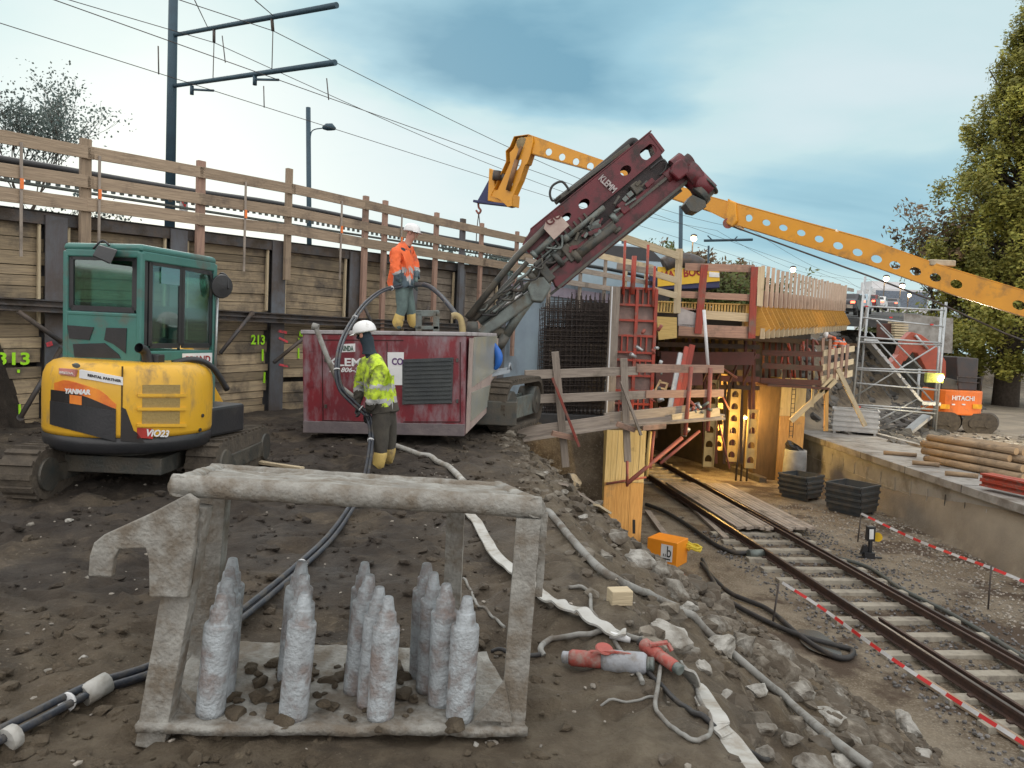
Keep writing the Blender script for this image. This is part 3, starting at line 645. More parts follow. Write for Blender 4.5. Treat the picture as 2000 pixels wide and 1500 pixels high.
for i in range(4200):
    y=6+18*rr.random()**.9; off=rr.uniform(-1.0,2.9); p=TP(y,off,ZT)
    ph=((y-5.0)/.78)%1
    if (ph<.17 or ph>.83) and -.5<off<2.0: continue
    if y>20.9 and off<2.3: continue
    if abs(off)<.06 or abs(off-1.5)<.06: continue
    mb.rock(p+Vector((0,0,rr.uniform(.0,.035))),rr.uniform(.018,.042),i,(1,1,.8),1,.5,3)
single('track_ballast',mb,ballast,None,None,kind='stuff')
mb=MB()
for i in range(3200):
    y=rr.uniform(7,25); x0=trackx(y)+2.9; p=Vector((x0+rr.random()**.8*(12.3-x0-.2),y,ZT+.01))
    mb.rock(p,rr.uniform(.015,.04),i,(1,1,.7),1,.5,3)
single('loose_gravel',mb,gravel,None,None,kind='stuff')
# timber crossing decks
r=thing('crossing_deck',TP(22.5,.75,ZT),'grey plank deck laid between the rails and beside them near the bridge','plank deck')
for o0,o1,nm in ((.2,1.25,'inner_deck'),(1.62,2.5,'outer_deck')):
    mb=MB(); n=int((o1-o0)/.13); 
    for k in range(n):
        o=o0+(k+.5)*(o1-o0)/n; mb.beam(TP(20.6+rr.uniform(-.1,.1),o,ZT+.2+rr.uniform(0,.008)),TP(26.8,o,ZT+.2),(o1-o0)/n-.012,.07)
    obj(nm,mb,w_grey,r)
for k,(a,b,h) in enumerate((((1325,965),(1418,1052),.08),((1290,940),(1360,990),.08),((1265,1000),(1300,1048),.1),((1790,1320),(2060,1490),.07))):
    mb=MB(); mb.beam(G(*a,ZT+.06),G(*b,ZT+.06),.16 if k!=3 else .12,h); single('timber_beam',mb,w_grey if k!=3 else w_rail,['grey timber beam lying left of the near rail','short grey timber beam lying near the bridge left of the rails','dark short beam behind the orange box','pale timber edging beam beside the near rail at the lower right'][k],'timber beam')
# ---------------- foreground rack ----------------
def rough_tube(mb,p,q,r,n=14,seg=26,amp=.10,seed=0,ends=True):
    p=Vector(p); q=Vector(q); pts=[p.lerp(q,i/seg) for i in range(seg+1)]
    b=len(mb.v); mb.tube(pts,r,n)
    ax=(q-p).normalized()
    for i in range(b,b+(seg+1)*n):
        v=mb.v[i]; k=(i-b)//n; c=pts[k]; d=v-c; f=1+amp*noise.noise(v*9+Vector((seed,0,0)))+amp*.9*noise.noise(v*28)
        mb.v[i]=c+d*f
    return mb
def rough_beam(mb,p,q,w,h,up,amp=.006,seg=18,seed=0):
    p=Vector(p); q=Vector(q); d=(q-p).normalized(); up=Vector(up); sd_=d.cross(up).normalized(); u=sd_.cross(d)
    b=len(mb.v); prof=[(-1,-1),(0,-1),(1,-1),(1,0),(1,1),(0,1),(-1,1),(-1,0)]; k=len(prof)
    for i in range(seg+1):
        c=p.lerp(q,i/seg)
        for a,e in prof:
            g=.985 if abs(a)+abs(e)>1 else 1
            v=c+sd_*a*w/2*g+u*e*h/2*g; nn=noise.noise(v*16+Vector((seed,0,0)))+.6*noise.noise(v*45); mb.v.append(v+(sd_*a+u*e)*amp*nn)
    for i in range(seg):
        for j in range(k):
            j2=(j+1)%k; mb.face((b+i*k+j,b+i*k+j2,b+i*k+k+j2,b+i*k+k+j),None,False)
    mb.face([b+j for j in range(k)][::-1]); e=b+seg*k; mb.face([e+j for j in range(k)]); return mb
def rack():
    base=P(640,1440,3.3); base.z=0
    r=thing('steel_rack',base,'mud caked steel rack with thick pipe rim, side hook and upright pegs','steel rack')
    Yf=3.02; Yb=3.72
    # rim pipes
    fl=P(352,948,Yf); fr=P(1042,990,Yf+.12); bl=P(425,922,Yb); br=P(975,958,Yb-.12)
    for a,b,rr_,sd in ((fl,fr,.045,1),(bl,br,.040,2),(fl,bl,.042,3),(fr,br,.042,4)):
        mb=MB(); e=(b-a).normalized()*.03; rough_tube(mb,a-e,b+e,rr_,18,60,.07,sd); obj('rim_pipe',mb,st_rack,r)
    mb=MB(); pts=[]
    q=[fl+Vector((.06,0,-.012)),fr-Vector((.05,0,.012)),br+Vector((-.03,0,-.012)),bl+Vector((.03,0,-.012))]
    q=[v+Vector((0,0,.03)) for v in q]
    # caked top sheet between the pipes, lumpy
    n=60; mth=16; b=0
    for j in range(mth+1):
        for i in range(n+1):
            u=i/n; w=j/mth; v=q[0].lerp(q[1],u).lerp(q[3].lerp(q[2],u),w); v=v+Vector((0,0,.010*noise.noise(v*7)+.007*noise.noise(v*23)+.004*noise.noise(v*60)+.012*math.sin(math.pi*w))); mb.v.append(v)
    for j in range(mth):
        for i in range(n): a=j*(n+1)+i; mb.face((a,a+1,a+n+2,a+n+1),None,True)
    o=obj('top_crust',mb,st_rack,r); s=o.modifiers.new('s','SOLIDIFY'); s.thickness=.03; s.offset=-1
    # legs
    for a,b,w,d,sd in ((P(382,985,Yf),P(300,1452,Yf-.04),.115,.08,1),(P(1032,1010,Yf+.12),P(1000,1425,Yf+.08),.10,.09,2),(P(418,960,Yb-.1),P(392,1310,Yb-.1),.14,.08,3),(P(891,985,Yb),P(880,1262,Yb),.085,.085,4)):
        mb=MB(); rough_beam(mb,b,a,w,d,(0,1,0),.0018,30,sd); obj('leg',mb,st_rack,r)
    mb=MB(); rough_beam(mb,P(1064,1000,Yf+.12),P(1052,1165,Yf+.1),.03,.02,(0,1,0),.004,14,9); obj('weld_bar',mb,st_rack,r)
    # hook
    pl=[(372,962),(300,1000),(212,1040),(192,1056),(184,1080),(181,1120),(226,1122),(230,1088),(240,1068),(292,1066),(298,1088),(299,1160),(372,1162),(386,1060),(392,975)]
    mb=MB(); mb.prism([P(x,y,Yf-.062) for x,y in pl],(0,-.035,0)); obj('hook',mb,st_rack,r,.006)
    # base tray
    mb=MB(); a=P(262,1462,Yf-.1); b=P(1030,1440,Yf+.02); c=P(950,1285,Yb+.05); d=P(400,1300,Yb+.05)
    for v in (a,b,c,d): v.z=.045
    n=60; mth=26
    for j in range(mth+1):
        for i in range(n+1):
            u=i/n; w=j/mth; v=a.lerp(b,u).lerp(d.lerp(c,u),w); v=v+Vector((0,0,.009*noise.noise(v*6)+.006*noise.noise(v*24)+.01*max(0,noise.noise(v*11)))); mb.v.append(v)
    for j in range(mth):
        for i in range(n): k=j*(n+1)+i; mb.face((k,k+1,k+n+2,k+n+1),None,True)
    o=obj('base_tray',mb,st_rack,r); s=o.modifiers.new('s','SOLIDIFY'); s.thickness=.035; s.offset=-1
    for pl in (((338,1330),(438,1450),(330,1450)),((985,1330),(925,1408),(1000,1412))):
        mb=MB(); mb.prism([P(x,y,Yf+.02) for x,y in pl],(0,.02,0)); obj('gusset',mb,st_rack,r,.003)
    # pegs: px top of nose, depth
    pegs=[(434,1160,3.05),(443,1130,3.18),(449,1108,3.32),(455,1090,3.46),
          (596,1158,3.05),(594,1122,3.20),(590,1096,3.38),
          (759,1165,3.08),(742,1146,3.18),(722,1122,3.30),(713,1098,3.46),
          (913,1165,3.10),(872,1140,3.22),(848,1118,3.34),(834,1100,3.48)]
    dirs=[-.012,.008,.01,.0,-.008,.01,-.006,.01,.0,-.012,.01,-.004,.008,.0,.006]
    for k,(px,py,Y) in enumerate(pegs):
        t=P(px,py,Y); L=t.z-.05; rr_=.058+.004*math.sin(k*2.3); ax=Vector((-(0.045 if k!=7 else .02)+dirs[k]*.5,0,1))
        lo=P(px,py,Y); bot=Vector((t.x-L*.055+dirs[k],Y,.045))
        if k>=11: bot.x+=.02
        mb=MB(); ax=(t-bot).normalized(); Lh=(t-bot).length; n=16
        prof=[(rr_*.97,0),(rr_,.02),(rr_,Lh*.3),(rr_,Lh*.6),(rr_,Lh-.132),(rr_,Lh-.128),(rr_*.95,Lh-.121),(rr_*.74,Lh-.119),(rr_*.72,Lh-.115),(rr_*.66,Lh-.07),(rr_*.65,Lh-.066),(rr_*.54,Lh-.062),(rr_*.53,Lh-.058),(rr_*.36,Lh-.006),(rr_*.33,Lh-.002),(rr_*.28,Lh)]
        full=[]
        for (r0,z0),(r1,z1) in zip(prof[:-1],prof[1:]):
            st=max(1,int((z1-z0)/.03)); full+= [(lerp(r0,r1,i/st),lerp(z0,z1,i/st)) for i in range(st)]
        full.append(prof[-1])
        mb.lathe(bot,full,n,ax)
        for i,v in enumerate(mb.v):
            row=i//n; c=bot+ax*full[row][1]; d=v-c; mb.v[i]=c+d*(1+.02*noise.noise(v*22+Vector((k,0,0)))+.022*noise.noise(v*60))
        obj('peg',mb,st_peg,r)
    mb=MB()
rack()

# ---------------- mini excavator ----------------
def excavator():
    C=Vector((-3.74,7.5,0)); r=thing('mini_excavator',C,'yellow mini excavator with a green cab parked before the lagged wall','excavator')
    yaw=R(-12); xd=Vector((math.cos(yaw),math.sin(yaw),0)); yd=Vector((-math.sin(yaw),math.cos(yaw),0))
    def E(x,y,z): return C+xd*x+yd*y+Vector((0,0,z))
    def poly_loft(secs,name,mat,n=56,bevel=0,th0=None,th1=None,closed=True):
        mb=MB()
        for (rad,z) in secs:
            for k in range(n):
                a=2*math.pi*k/n; mb.v.append(C+Vector((math.cos(a)*rad,math.sin(a)*rad,z)))
        for i in range(len(secs)-1):
            for k in range(n): k2=(k+1)%n; mb.face((i*n+k,i*n+k2,i*n+n+k2,i*n+n+k),None,True)
        mb.face([k for k in range(n)][::-1]); mb.face([(len(secs)-1)*n+k for k in range(n)]); return obj(name,mb,mat,r)
    poly_loft([(.70,.40),(.765,.43),(.78,.50),(.78,.56)],'counterweight',blkp)
    body=poly_loft([(.775,.562),(.785,.60),(.785,1.0),(.775,1.10),(.745,1.17),(.69,1.215),(.62,1.235)],'engine_cover',yel)
    ca=-(math.pi/2)+R(26.5)  # direction to the camera
    def A(px):  # angle on the cylinder whose silhouette falls at px
        best=None
        for k in range(-85,86):
            a=ca+R(k); p=C+Vector((math.cos(a)*.785,math.sin(a)*.785,1)); q=p-CAM; x=1000+F*q.dot(rt)/q.dot(fw)
            if best is None or abs(x-px)<best[0]: best=(abs(x-px),a)
        return best[1]
    def zz(px,py):
        a=A(px); Y=C.y+math.sin(a)*.785; return P(px,py,Y).z
    def patch(pts,name,mat,parent=body,rad=.790,th=.004):
        # pts: (px,py) outline; filled as fan of columns between upper/lower chains
        up_,lo=pts; 
        n=14; mb=MB()
        x0,x1=up_[0][0],up_[-1][0]
        def at(ch,x):
            for (xa,ya),(xb,yb) in zip(ch[:-1],ch[1:]):
                if xa<=x<=xb+1e-6: return lerp(ya,yb,(x-xa)/max(1e-6,xb-xa))
            return ch[-1][1]
        for i in range(n+1):
            x=lerp(x0,x1,i/n); a=A(x); 
            for y in (at(lo,x),at(up_,x)):
                z=zz(x,y)
                for rd in (rad-.03,rad): mb.v.append(C+Vector((math.cos(a)*rd,math.sin(a)*rd,z)))
        for i in range(n):
            b=i*4; mb.face((b+1,b+5,b+7,b+3)); mb.face((b,b+1,b+3+0,b+2)) if i==0 else None
            mb.face((b+3,b+7,b+6,b+2)); mb.face((b+1,b,b+4,b+5))
        b=n*4; mb.face((b,b+2,b+3,b+1))
        return obj(name,mb,mat,parent)
    black_d=mk('black decal',(.025,.022,.022),rough=.4,bump=0); rdc=mk('red decal',(.50,.04,.03),rough=.4,bump=0); odc=mk('orange decal',(.85,.30,.03),(.6,.12,.03),scale=4,rough=.4,bump=0)
    patch([[(90,761),(130,766),(170,778),(222,800)],[(90,784),(222,803)]],'decal',black_d)
    patch([[(97,748),(118,742),(150,750),(190,762),(224,790)],[(97,776),(150,778),(190,790),(224,799)]],'decal',odc,rad=.7885)
    patch([[(89,783),(222,803)],[(89,829),(222,863)]],'lower_weight_panel',blkp,rad=.797)
    patch([[(233,795),(244,800),(262,842),(284,866)],[(233,862),(284,866)]],'decal',black_d)
    patch([[(266,836),(300,838)],[(272,856),(300,858)]],'decal',rdc)
    patch([[(148,722),(236,737)],[(146,738),(234,753)]],'sticker',white,rad=.789); patch([[(106,719),(140,722)],[(106,731),(140,736)]],'sticker',mk('pink sticker',(.62,.25,.22),rough=.5),rad=.789)
    patch([[(128,771),(154,774)],[(128,788),(154,792)]],'sticker',odc,rad=.793)
    # seam
    patch([[(233,716),(236,716)],[(230,862),(233,862)]],'seam',mk('seam shadow gap',(.10,.06,.01),rough=.8),rad=.787)
    # louvres
    for k,(y0,y1) in enumerate(((752,770),(778,797),(804,829))):
        L_=patch([[(276,y0),(355,y0)],[(276,y1),(357,y1)]],'louvre_grille',meshn,rad=.789)
        patch([[(268,y1-.5),(366,y1-.5)],[(268,y1+5),(366,y1+5)]],'louvre_lip',yel,rad=.808)
    # bolts
    for px,py in ((400,812),(396,840)):
        a=A(px); c=C+Vector((math.cos(a)*.785,math.sin(a)*.785,zz(px,py))); mb=MB(); mb.cyl(c,c+Vector((math.cos(a),math.sin(a),0))*.012,.018); obj('bolt',mb,blkp,body)
    def cyltext(s,px0,px1,py,h,mat,shear=0,bold=0,py1=None):
        a0=A(px0); a1=A(px1); am=(a0+a1)/2
        o=C+Vector((math.cos(a0)*.785,math.sin(a0)*.785,zz(px0,py))); e=C+Vector((math.cos(a1)*.785,math.sin(a1)*.785,zz(px1,py1 if py1 else py)))
        w=(e-o).length; t=text(s,Vector((0,0,0)),(1,0,0),(0,0,1),h,mat,body,'lettering',w,shear,.002,bold)
        x0=min(v.co.x for v in t.data.vertices); off=wloc(body); zo=zz(px0,py); z1=zz(px1,py1 if py1 else py)
        for v in t.data.vertices:
            q=v.co+off; u=(q.x-x0-off.x)/w; a=lerp(a0,a1,u); rd=.7925-(q.y)*1.0 if False else .7925+(-q.y if abs(q.y)<.01 else 0)
            v.co=C+Vector((math.cos(a)*rd,math.sin(a)*rd,lerp(zo,z1,u)+q.z))-off
    cyltext('YANMAR',120,172,768,.058,white,.15,.003,771)
    cyltext('ViO23',288,332,852,.085,white,.3,.003,854)
    cyltext('RENTAL PARTNER',166,232,735,.032,black_d,0,.001,747)
    cyltext('BREDA',108,138,729,.028,mk('pale pink ink',(.8,.7,.65),bump=0),0,.001,732)
    mb=MB(); a=A(140); z=zz(140,714); c=C+Vector((math.cos(a)*.78,math.sin(a)*.78,z)); mb.rock(c,.03,1,(1.5,.6,.8),2); obj('latch',mb,greyhy,body)
    # front floor / swing frame
    mb=MB(); mb.box(E(.0,.45,.62),(1.35,1.0,.3),Matrix((xd,yd,Vector((0,0,1)))).transposed()); obj('floor_frame',mb,blkp,r,.03)
    for o_ in [o for o in r.children_recursive if o.name.startswith(('counterweight','engine_cover')) or (o.parent and o.parent.name.startswith('engine_cover')) ]:
        if o_.type!='MESH': continue
        oo=wloc(o_)
        for v in o_.data.vertices: q=v.co+oo; v.co=Vector((C.x+.01+(q.x-C.x)*.955,C.y+(q.y-C.y)*.955,q.z))-oo
    # cab
    x0,x1,y0,y1=-.50,.30,-.25,.90; zb=1.20; zt=2.28
    cb=thing_part=MB(); 
    th=.05
    def pillar(x,y,za,zb_,w=.05,m_=grn): 
        mb=MB(); mb.beam(E(x,y,za),E(x,y,zb_),w,w,yd); return mb
    mb=MB()
    for x,y in ((x0,y0),(x1,y0),(x0,y1),(x1,y1)): mb.beam(E(x,y,.75 if y>0 else 1.2),E(x,y,zt-.03),.055,.055,yd)
    mb.beam(E(x1,y0,.8),E(x1,y1,.8),.05,.12); 
    mb.hexa([E(x1-.02,y0,.78),E(x1-.02,y1,.78),E(x1+.02,y1,.78),E(x1+.02,y0,.78)][::-1]+[E(x1-.02,y0,1.33),E(x1-.02,y1,1.33),E(x1+.02,y1,1.33),E(x1+.02,y0,1.33)][::-1])
    mb.hexa([E(x0,y0+.02,1.2),E(x0,y0-.02,1.2),E(x1,y0-.02,1.2),E(x1,y0+.02,1.2),E(x0,y0+.02,1.66),E(x0,y0-.02,1.66),E(x1,y0-.02,1.66),E(x1,y0+.02,1.66)])
    mb.beam(E(x0,y0,1.66),E(x1,y0,1.66),.05,.04); mb.beam(E(x1,y0,zt-.06),E(x1,y1,zt-.06),.05,.09); mb.beam(E(x0,y0,zt-.05),E(x1,y0,zt-.05),.05,.07)
    mb.beam(E(x0,y0,zt-.05),E(x0,y1,zt-.05),.05,.07); mb.beam(E(x0,y1,zt-.05),E(x1,y1,zt-.05),.05,.07); mb.beam(E(x0,y1,1.3),E(x1,y1,1.3),.04,.04); mb.beam(E(x0,y0,1.3),E(x0,y1,1.3),.04,.04)
    cab=obj('cab_frame',mb,grn,r,.012)
    mb=MB(); rr0=[(x0-.03,y0-.03),(x1+.03,y0-.03),(x1+.03,y1+.02),(x0-.03,y1+.02)]
    mb.hexa([E(x,y,zt-.02) for x,y in rr0]+[E(x*.97,y*.97,zt+.045) for x,y in rr0]); obj('roof',mb,grn,cab,.025)
    # vents on rear panel
    def rp(px,py): return PP(px,py,E(0,y0-.022,1.4),yd)
    for pl in (((132,635),(184,639),(175,664),(136,661)),((208,640),(248,641),(246,690),(222,672),(204,664)),((143,672),(205,670),(232,692),(236,700),(146,697))):
        mb=MB(); mb.prism([rp(*p) for p in pl],-yd*.006); obj('vent',mb,blkp,cab)
    # rubber window frames and glass
    def frame(p4,w,name,mat,n_,parent):
        c=sum(p4,Vector())/4; mb=MB()
        for i in range(4):
            a=p4[i]; b=p4[(i+1)%4]; mb.beam(a,b,.02,w,(c-(a+b)/2))
        return obj(name,mb,mat,parent)
    def win(p4,n_,g=glas,w=.05):
        f=frame(p4,w,'window_frame',blkp,n_,cab); mb=MB(); mb.prism(p4,Vector(n_).normalized()*.004); obj('glass',mb,g,f)
    win([E(x0+.05,y0,1.71),E(x1-.06,y0,1.71),E(x1-.06,y0,2.19),E(x0+.05,y0,2.19)],yd)
    win([E(x1,y0+.13,1.38),E(x1,.33,1.38),E(x1,.33,2.17),E(x1,y0+.13,2.17)],xd)
    win([E(x1,.37,1.38),E(x1,y1-.05,1.38),E(x1,y1-.05,2.15),E(x1,.37,2.17)],xd)
    win([E(x0+.04,y1,1.4),E(x1-.04,y1,1.4),E(x1-.04,y1,2.18),E(x0+.04,y1,2.18)],yd)
    win([E(x0,y0+.06,1.38),E(x0,y1-.06,1.38),E(x0,y1-.06,2.17),E(x0,y0+.06,2.17)],xd)
    mb=MB(); mb.prism([E(x1+.012,.02,1.98),E(x1+.012,.30,1.98),E(x1+.012,.30,2.14),E(x1+.012,.02,2.14)],xd*.004); obj('sun_strip',mb,glas2,cab)
    mb=MB(); mb.beam(E(x1-.005,y0+.045,1.34),E(x1-.005,y0+.045,2.2),.09,.02,xd); obj('door_pillar_seal',mb,blkp,cab)
    mb=MB(); mb.tube([E(x1+.05,y1-.02,1.1),E(x1+.05,y1-.0,1.9)],.014,8); obj('grab_rail',mb,st_galv,cab)
    # seat, levers
    mb=MB(); mb.box(E(-.1,.15,1.15),(.42,.42,.12)); mb.beam(E(-.1,-.02,1.2),E(-.1,-.08,1.72),.4,.1,yd); obj('seat',mb,blkp,r,.03)
    for x in (-.36,.18):
        mb=MB(); mb.tube([E(x,.45,1.1),E(x,.5,1.42)],.015,6); mb.rock(E(x,.5,1.46),.04,2,(1,1,1.4),2); obj('lever',mb,blkp,r)
    # sticker on right side
    mb=MB(); mb.prism([E(x1+.022,.35,1.17),E(x1+.022,.86,1.17),E(x1+.022,.86,1.30),E(x1+.022,.35,1.30)],xd*.003); s1=obj('sticker',mb,white,cab)
    text('BRAND',E(x1+.027,.40,1.20),yd,(0,0,1),.10,dred,cab,'lettering',.42,0,.001,.003)
    # exhaust
    mb=MB(); mb.tube(spl([E(.43,-.28,1.10),E(.43,-.30,1.24),E(.42,-.34,1.34),E(.42,-.42,1.37)],4),.045,12,False); mb.box(E(.42,-.22,1.2),(.16,.14,.22)); obj('exhaust_stack',mb,blkp,r,.01)
    mb=MB(); mb.tube(spl([E(.50,-.05,1.22),E(.62,.12,1.26),E(.70,.3,1.18),E(.74,.5,.95)],5),.03,8); obj('hose',mb,blkp,r)
    # mirrors & lamp
    mr_=MB(); c=P(436,562,8.3); mr_.tube(spl([E(x1,y1,2.0),P(424,548,8.3),P(432,534,8.3),P(444,542,8.3),P(446,565,8.3)],5),.012,6); obj('mirror_arm',mr_,blkp,r)
    mr_=MB(); mr_.lathe(P(436,560,8.25),[(.02,0),(.12,.01),(.13,.03),(.09,.06),(.02,.07)],16,(-.75,.6,.1)); obj('mirror',mr_,blkp,r)
    mb=MB(); c=P(212,500,7.05); mb.hexa([P(180,500,7.1),P(216,516,7.0),P(214,516,7.25),P(184,500,7.3),P(192,478,7.1),P(230,488,7.0),P(228,488,7.25),P(194,478,7.3)]); obj('work_lamp',mb,blkp,r,.01)
    mb=MB(); mb.tube(spl([P(214,480,7.2),P(200,470,7.2),P(182,486,7.2)],4),.01,6); obj('lamp_bracket',mb,blkp,r)
    # undercarriage
    mb=MB(); mb.lathe(C+Vector((0,0,.30)),[(.35,0),(.35,.1)],20); mb.box(C+Vector((0,0,.26)),(1.0,.8,.16)); obj('undercarriage',mb,hydr,r,.01)
    for sx,sy in ((-.55,-.05),(.72,.8)):
        mb=MB(); w=.30; n=40; L=.62; rad=.225; cx=C.x+sx; prof=[]
        for k in range(n):
            a=2*math.pi*k/n; cy=L if math.cos(a)>0 else -L; prof.append((cy+math.cos(a)*rad, rad+math.sin(a)*rad))
        b=0
        for s_ in (-1,1):
            for (yy,z) in prof: mb.v.append(Vector((cx+s_*w/2,C.y+sy+yy,z-.02)))
        for k in range(n): k2=(k+1)%n; mb.face((k,k2,n+k2,n+k))
        mb.face(range(n)[::-1]); mb.face(range(n,2*n))
        # lugs
        per=[]; tot=4*L+2*math.pi*rad; m_=34
        for k in range(m_):
            s_=k/m_*tot
            if s_<2*L: p=(-L+s_,2*rad,0)
            elif s_<2*L+math.pi*rad: a=math.pi/2-(s_-2*L)/rad; p=(L+math.cos(a)*rad,rad+math.sin(a)*rad,a-math.pi/2)
            elif s_<4*L+math.pi*rad: p=(L-(s_-2*L-math.pi*rad),0,math.pi)
            else: a=-math.pi/2-(s_-4*L-math.pi*rad)/rad; p=(-L+math.cos(a)*rad,rad+math.sin(a)*rad,a-math.pi/2)
            mb.box(Vector((cx,C.y+sy+p[0],p[1]-.02)),(w*.98,.05,.05),Matrix.Rotation(p[2],3,'X'))
        tk=obj('crawler_track',mb,trk,r)
        for s_ in (-1,1):
            mb=MB(); mb.box(Vector((cx+s_*(w/2+.008),C.y+sy,rad-.03)),(.03,2*L,.17)); obj('side_frame',mb,hydr,tk,.01)
            for yy in (-L,L): mb=MB(); mb.cyl(Vector((cx+s_*(w/2-.02),C.y+sy+yy,rad-.02)),Vector((cx+s_*(w/2+.03),C.y+sy+yy,rad-.02)),.15,n=18); obj('idler',mb,hydr,tk)
    mb=MB(); mb.box(C+Vector((0,1.35,.2)),(1.2,.08,.3)); mb.beam(C+Vector((-.3,.6,.25)),C+Vector((-.3,1.35,.25)),.08,.1); mb.beam(C+Vector((.3,.6,.25)),C+Vector((.3,1.35,.25)),.08,.1); obj('dozer_blade',mb,yel,r,.01)
    mb=MB(); mb.beam(E(-.5,.8,.7),E(-.6,1.7,1.3),.14,.2); obj('boom',mb,yel,r,.02)
    mb=MB(); mb.beam(E(-.6,1.7,1.3),E(-.5,2.3,.5),.11,.15); obj('stick',mb,yel,r,.02)
excavator()

# ---------------- drill rig ----------------
def holepts(fn,cx,cy,rx,ry,ang=0,n=18,stad=0):
    out=[]
    for k in range(n):
        a=2*math.pi*k/n; x=math.cos(a)*rx; y=math.sin(a)*ry
        if stad: x+= stad if math.cos(a)>0 else -stad
        out.append(fn(cx+x*math.cos(ang)-y*math.sin(ang),cy+x*math.sin(ang)+y*math.cos(ang)))
    return out
def rig():
    base=P(750,860,11.5); base.z=0
    r=thing('drill_rig',base,'worn crimson crawler drill rig with a raised red mast and a big engine house','drill rig')
    Yf=10.9; Yb=13.5; lean=Vector((.36,2.6,0))
    bl=P(592,845,Yf); br=P(907,852,Yf-.15); tr=P(909,656,Yf-.15); tl=P(590,652,Yf)
    brb=br+lean+Vector((0,0,.22)); 
    mb=MB(); mb.hexa([bl,br,brb,bl+lean+Vector((0,0,.22)),tl,tr,tr+lean,tl+lean])
    body=obj('engine_house',mb,red_p,r,.02)
    mb=MB(); e=Vector((0,0,.055)); o=Vector((.02,0,0)); mb.hexa([tl-o-Vector((0,.02,0)),tr+o-Vector((0,.02,0)),tr+lean+o,tl+lean-o]+[v+e for v in (tl-o-Vector((0,.02,0)),tr+o-Vector((0,.02,0)),tr+lean+o,tl+lean-o)])
    obj('roof_sheet',mb,mk('pale dusty sheet',(.42,.40,.41),(.30,.28,.29),scale=4,rough=.7,dirt=(.2,.17,.16),dsc=4,damt=.3),r,.01)
    mb=MB(); mb.hexa([bl+Vector((0,-.02,-.0)),br+Vector((0,-.02,0)),br+Vector((0,.05,0)),bl+Vector((0,.05,0)),bl+Vector((0,-.02,.17)),br+Vector((0,-.02,.17)),br+Vector((0,.05,.17)),bl+Vector((0,.05,.17))]); obj('skirt',mb,mk('dark dusty purple sheet',(.12,.10,.11),(.19,.16,.16),scale=4,rough=.8),r,.01)
    fn=(br-bl).cross(Vector((0,0,1))).normalized()
    def FP(px,py,d=.0): return PP(px,py,bl+fn*d,fn)
    def quad(p4,d,th,name,mat,parent=body,bevel=0): mb=MB(); mb.prism([FP(x,y,d) for x,y in p4],fn*th); return obj(name,mb,mat,parent,bevel)
    # panel seams as slightly proud door frames
    dark=mk('dark seam',(.05,.01,.012),rough=.8,bump=0)
    for a,b in (((629,665),(631,820)),((629,821),(775,826)),((629,664),(788,665)),((899,668),(899,824)),((788,824),(899,824))):
        mb=MB(); mb.beam(FP(*a,.002),FP(*b,.002),.012,.014,fn if a[1]!=b[1] and abs(a[0]-b[0])<20 else (0,0,1)); obj('seam',mb,dark,body)
    quad([(786,702),(886,698),(883,788),(786,790)],.0,.012,'grille',mk('radiator mesh',(.045,.052,.058),(.07,.078,.08),scale=3,rough=.7,bump=.6,bscale=120),body)
    for k in range(11):
        y=lerp(705,786,k/10); mb=MB(); mb.beam(FP(789,y+1,.02),FP(882,y-2+k*.1,.02),.012,.03); obj('grille_slat',mb,MATS['radiator mesh'],body)
    for (x,y) in ((893,700),(893,780),(636,700),(636,790)): mb=MB(); mb.beam(FP(x,y,.015),FP(x,y+7,.015),.03,.03,fn); obj('door_latch',mb,st_dark,body)
    mb=MB(); mb.beam(FP(756,668,.004),FP(757,824,.004),.010,.012,fn); obj('seam',mb,dark,body)
    quad([(756,688),(789,688),(788,752),(760,752)],.0,.006,'poster',white)
    tt=FP(765,712,.012); text('CO',tt,br-bl,(0,0,1),.13,mk('purple ink',(.12,.05,.18),bump=0),body,'lettering',.16,0,.001,.004)
    quad([(666,672),(694,671),(694,687),(666,688)],.0,.006,'plate',white)
    text('RINDA',FP(667,685,.010),br-bl,(0,0,1),.10,mk('green ink',(.03,.10,.06),bump=0),body,'lettering',.17,0,.001,.003)
    text('KLEMM',FP(641,714,.004),br-bl,(0,0,1),.155,white,body,'lettering',.62,0,.003,.004)
    text('KR 806-3G',FP(643,726,.004),br-bl,(0,0,1),.09,white,body,'lettering',.50,.25,.003,.002)
    for p in ((604,672),(604,742)): quad([(p[0],p[1]),(p[0]+9,p[1]),(p[0]+9,p[1]+14),(p[0],p[1]+14)],0,.01,'hinge',red_p)
    # side door panels on the receding right side
    sn=lean.cross(Vector((0,0,1))).normalized()
    def S(u,z): return br+lean*u+Vector((0,0,z-br.z))+sn*.003
    zb=br.z; ztp=tr.z
    side=mk('pale dusty side sheet',(.42,.34,.30),(.34,.26,.25),scale=3,rough=.6,dirt=(.25,.2,.17),dsc=3,damt=.3)
    mb=MB(); mb.prism([S(.02,zb+.03),S(.98,zb+.25),S(.98,ztp-.03),S(.02,ztp-.03)],sn*.012); sd_=obj('side_door',mb,side,r)
    pan=mk('brushed side panel',(.33,.36,.35),(.40,.39,.30),scale=2,rough=.3,metal=.2)
    for z0,z1 in ((.18,.62),(.68,1.42)):
        mb=MB(); mb.prism([q+sn*.013 for q in (S(.12,zb+z0),S(.90,zb+z0+.14),S(.90,zb+z1),S(.12,zb+z1-.02))],sn*.01); obj('panel',mb,pan,sd_)
    # things on top
    mb=MB(); t=tr.z+.055
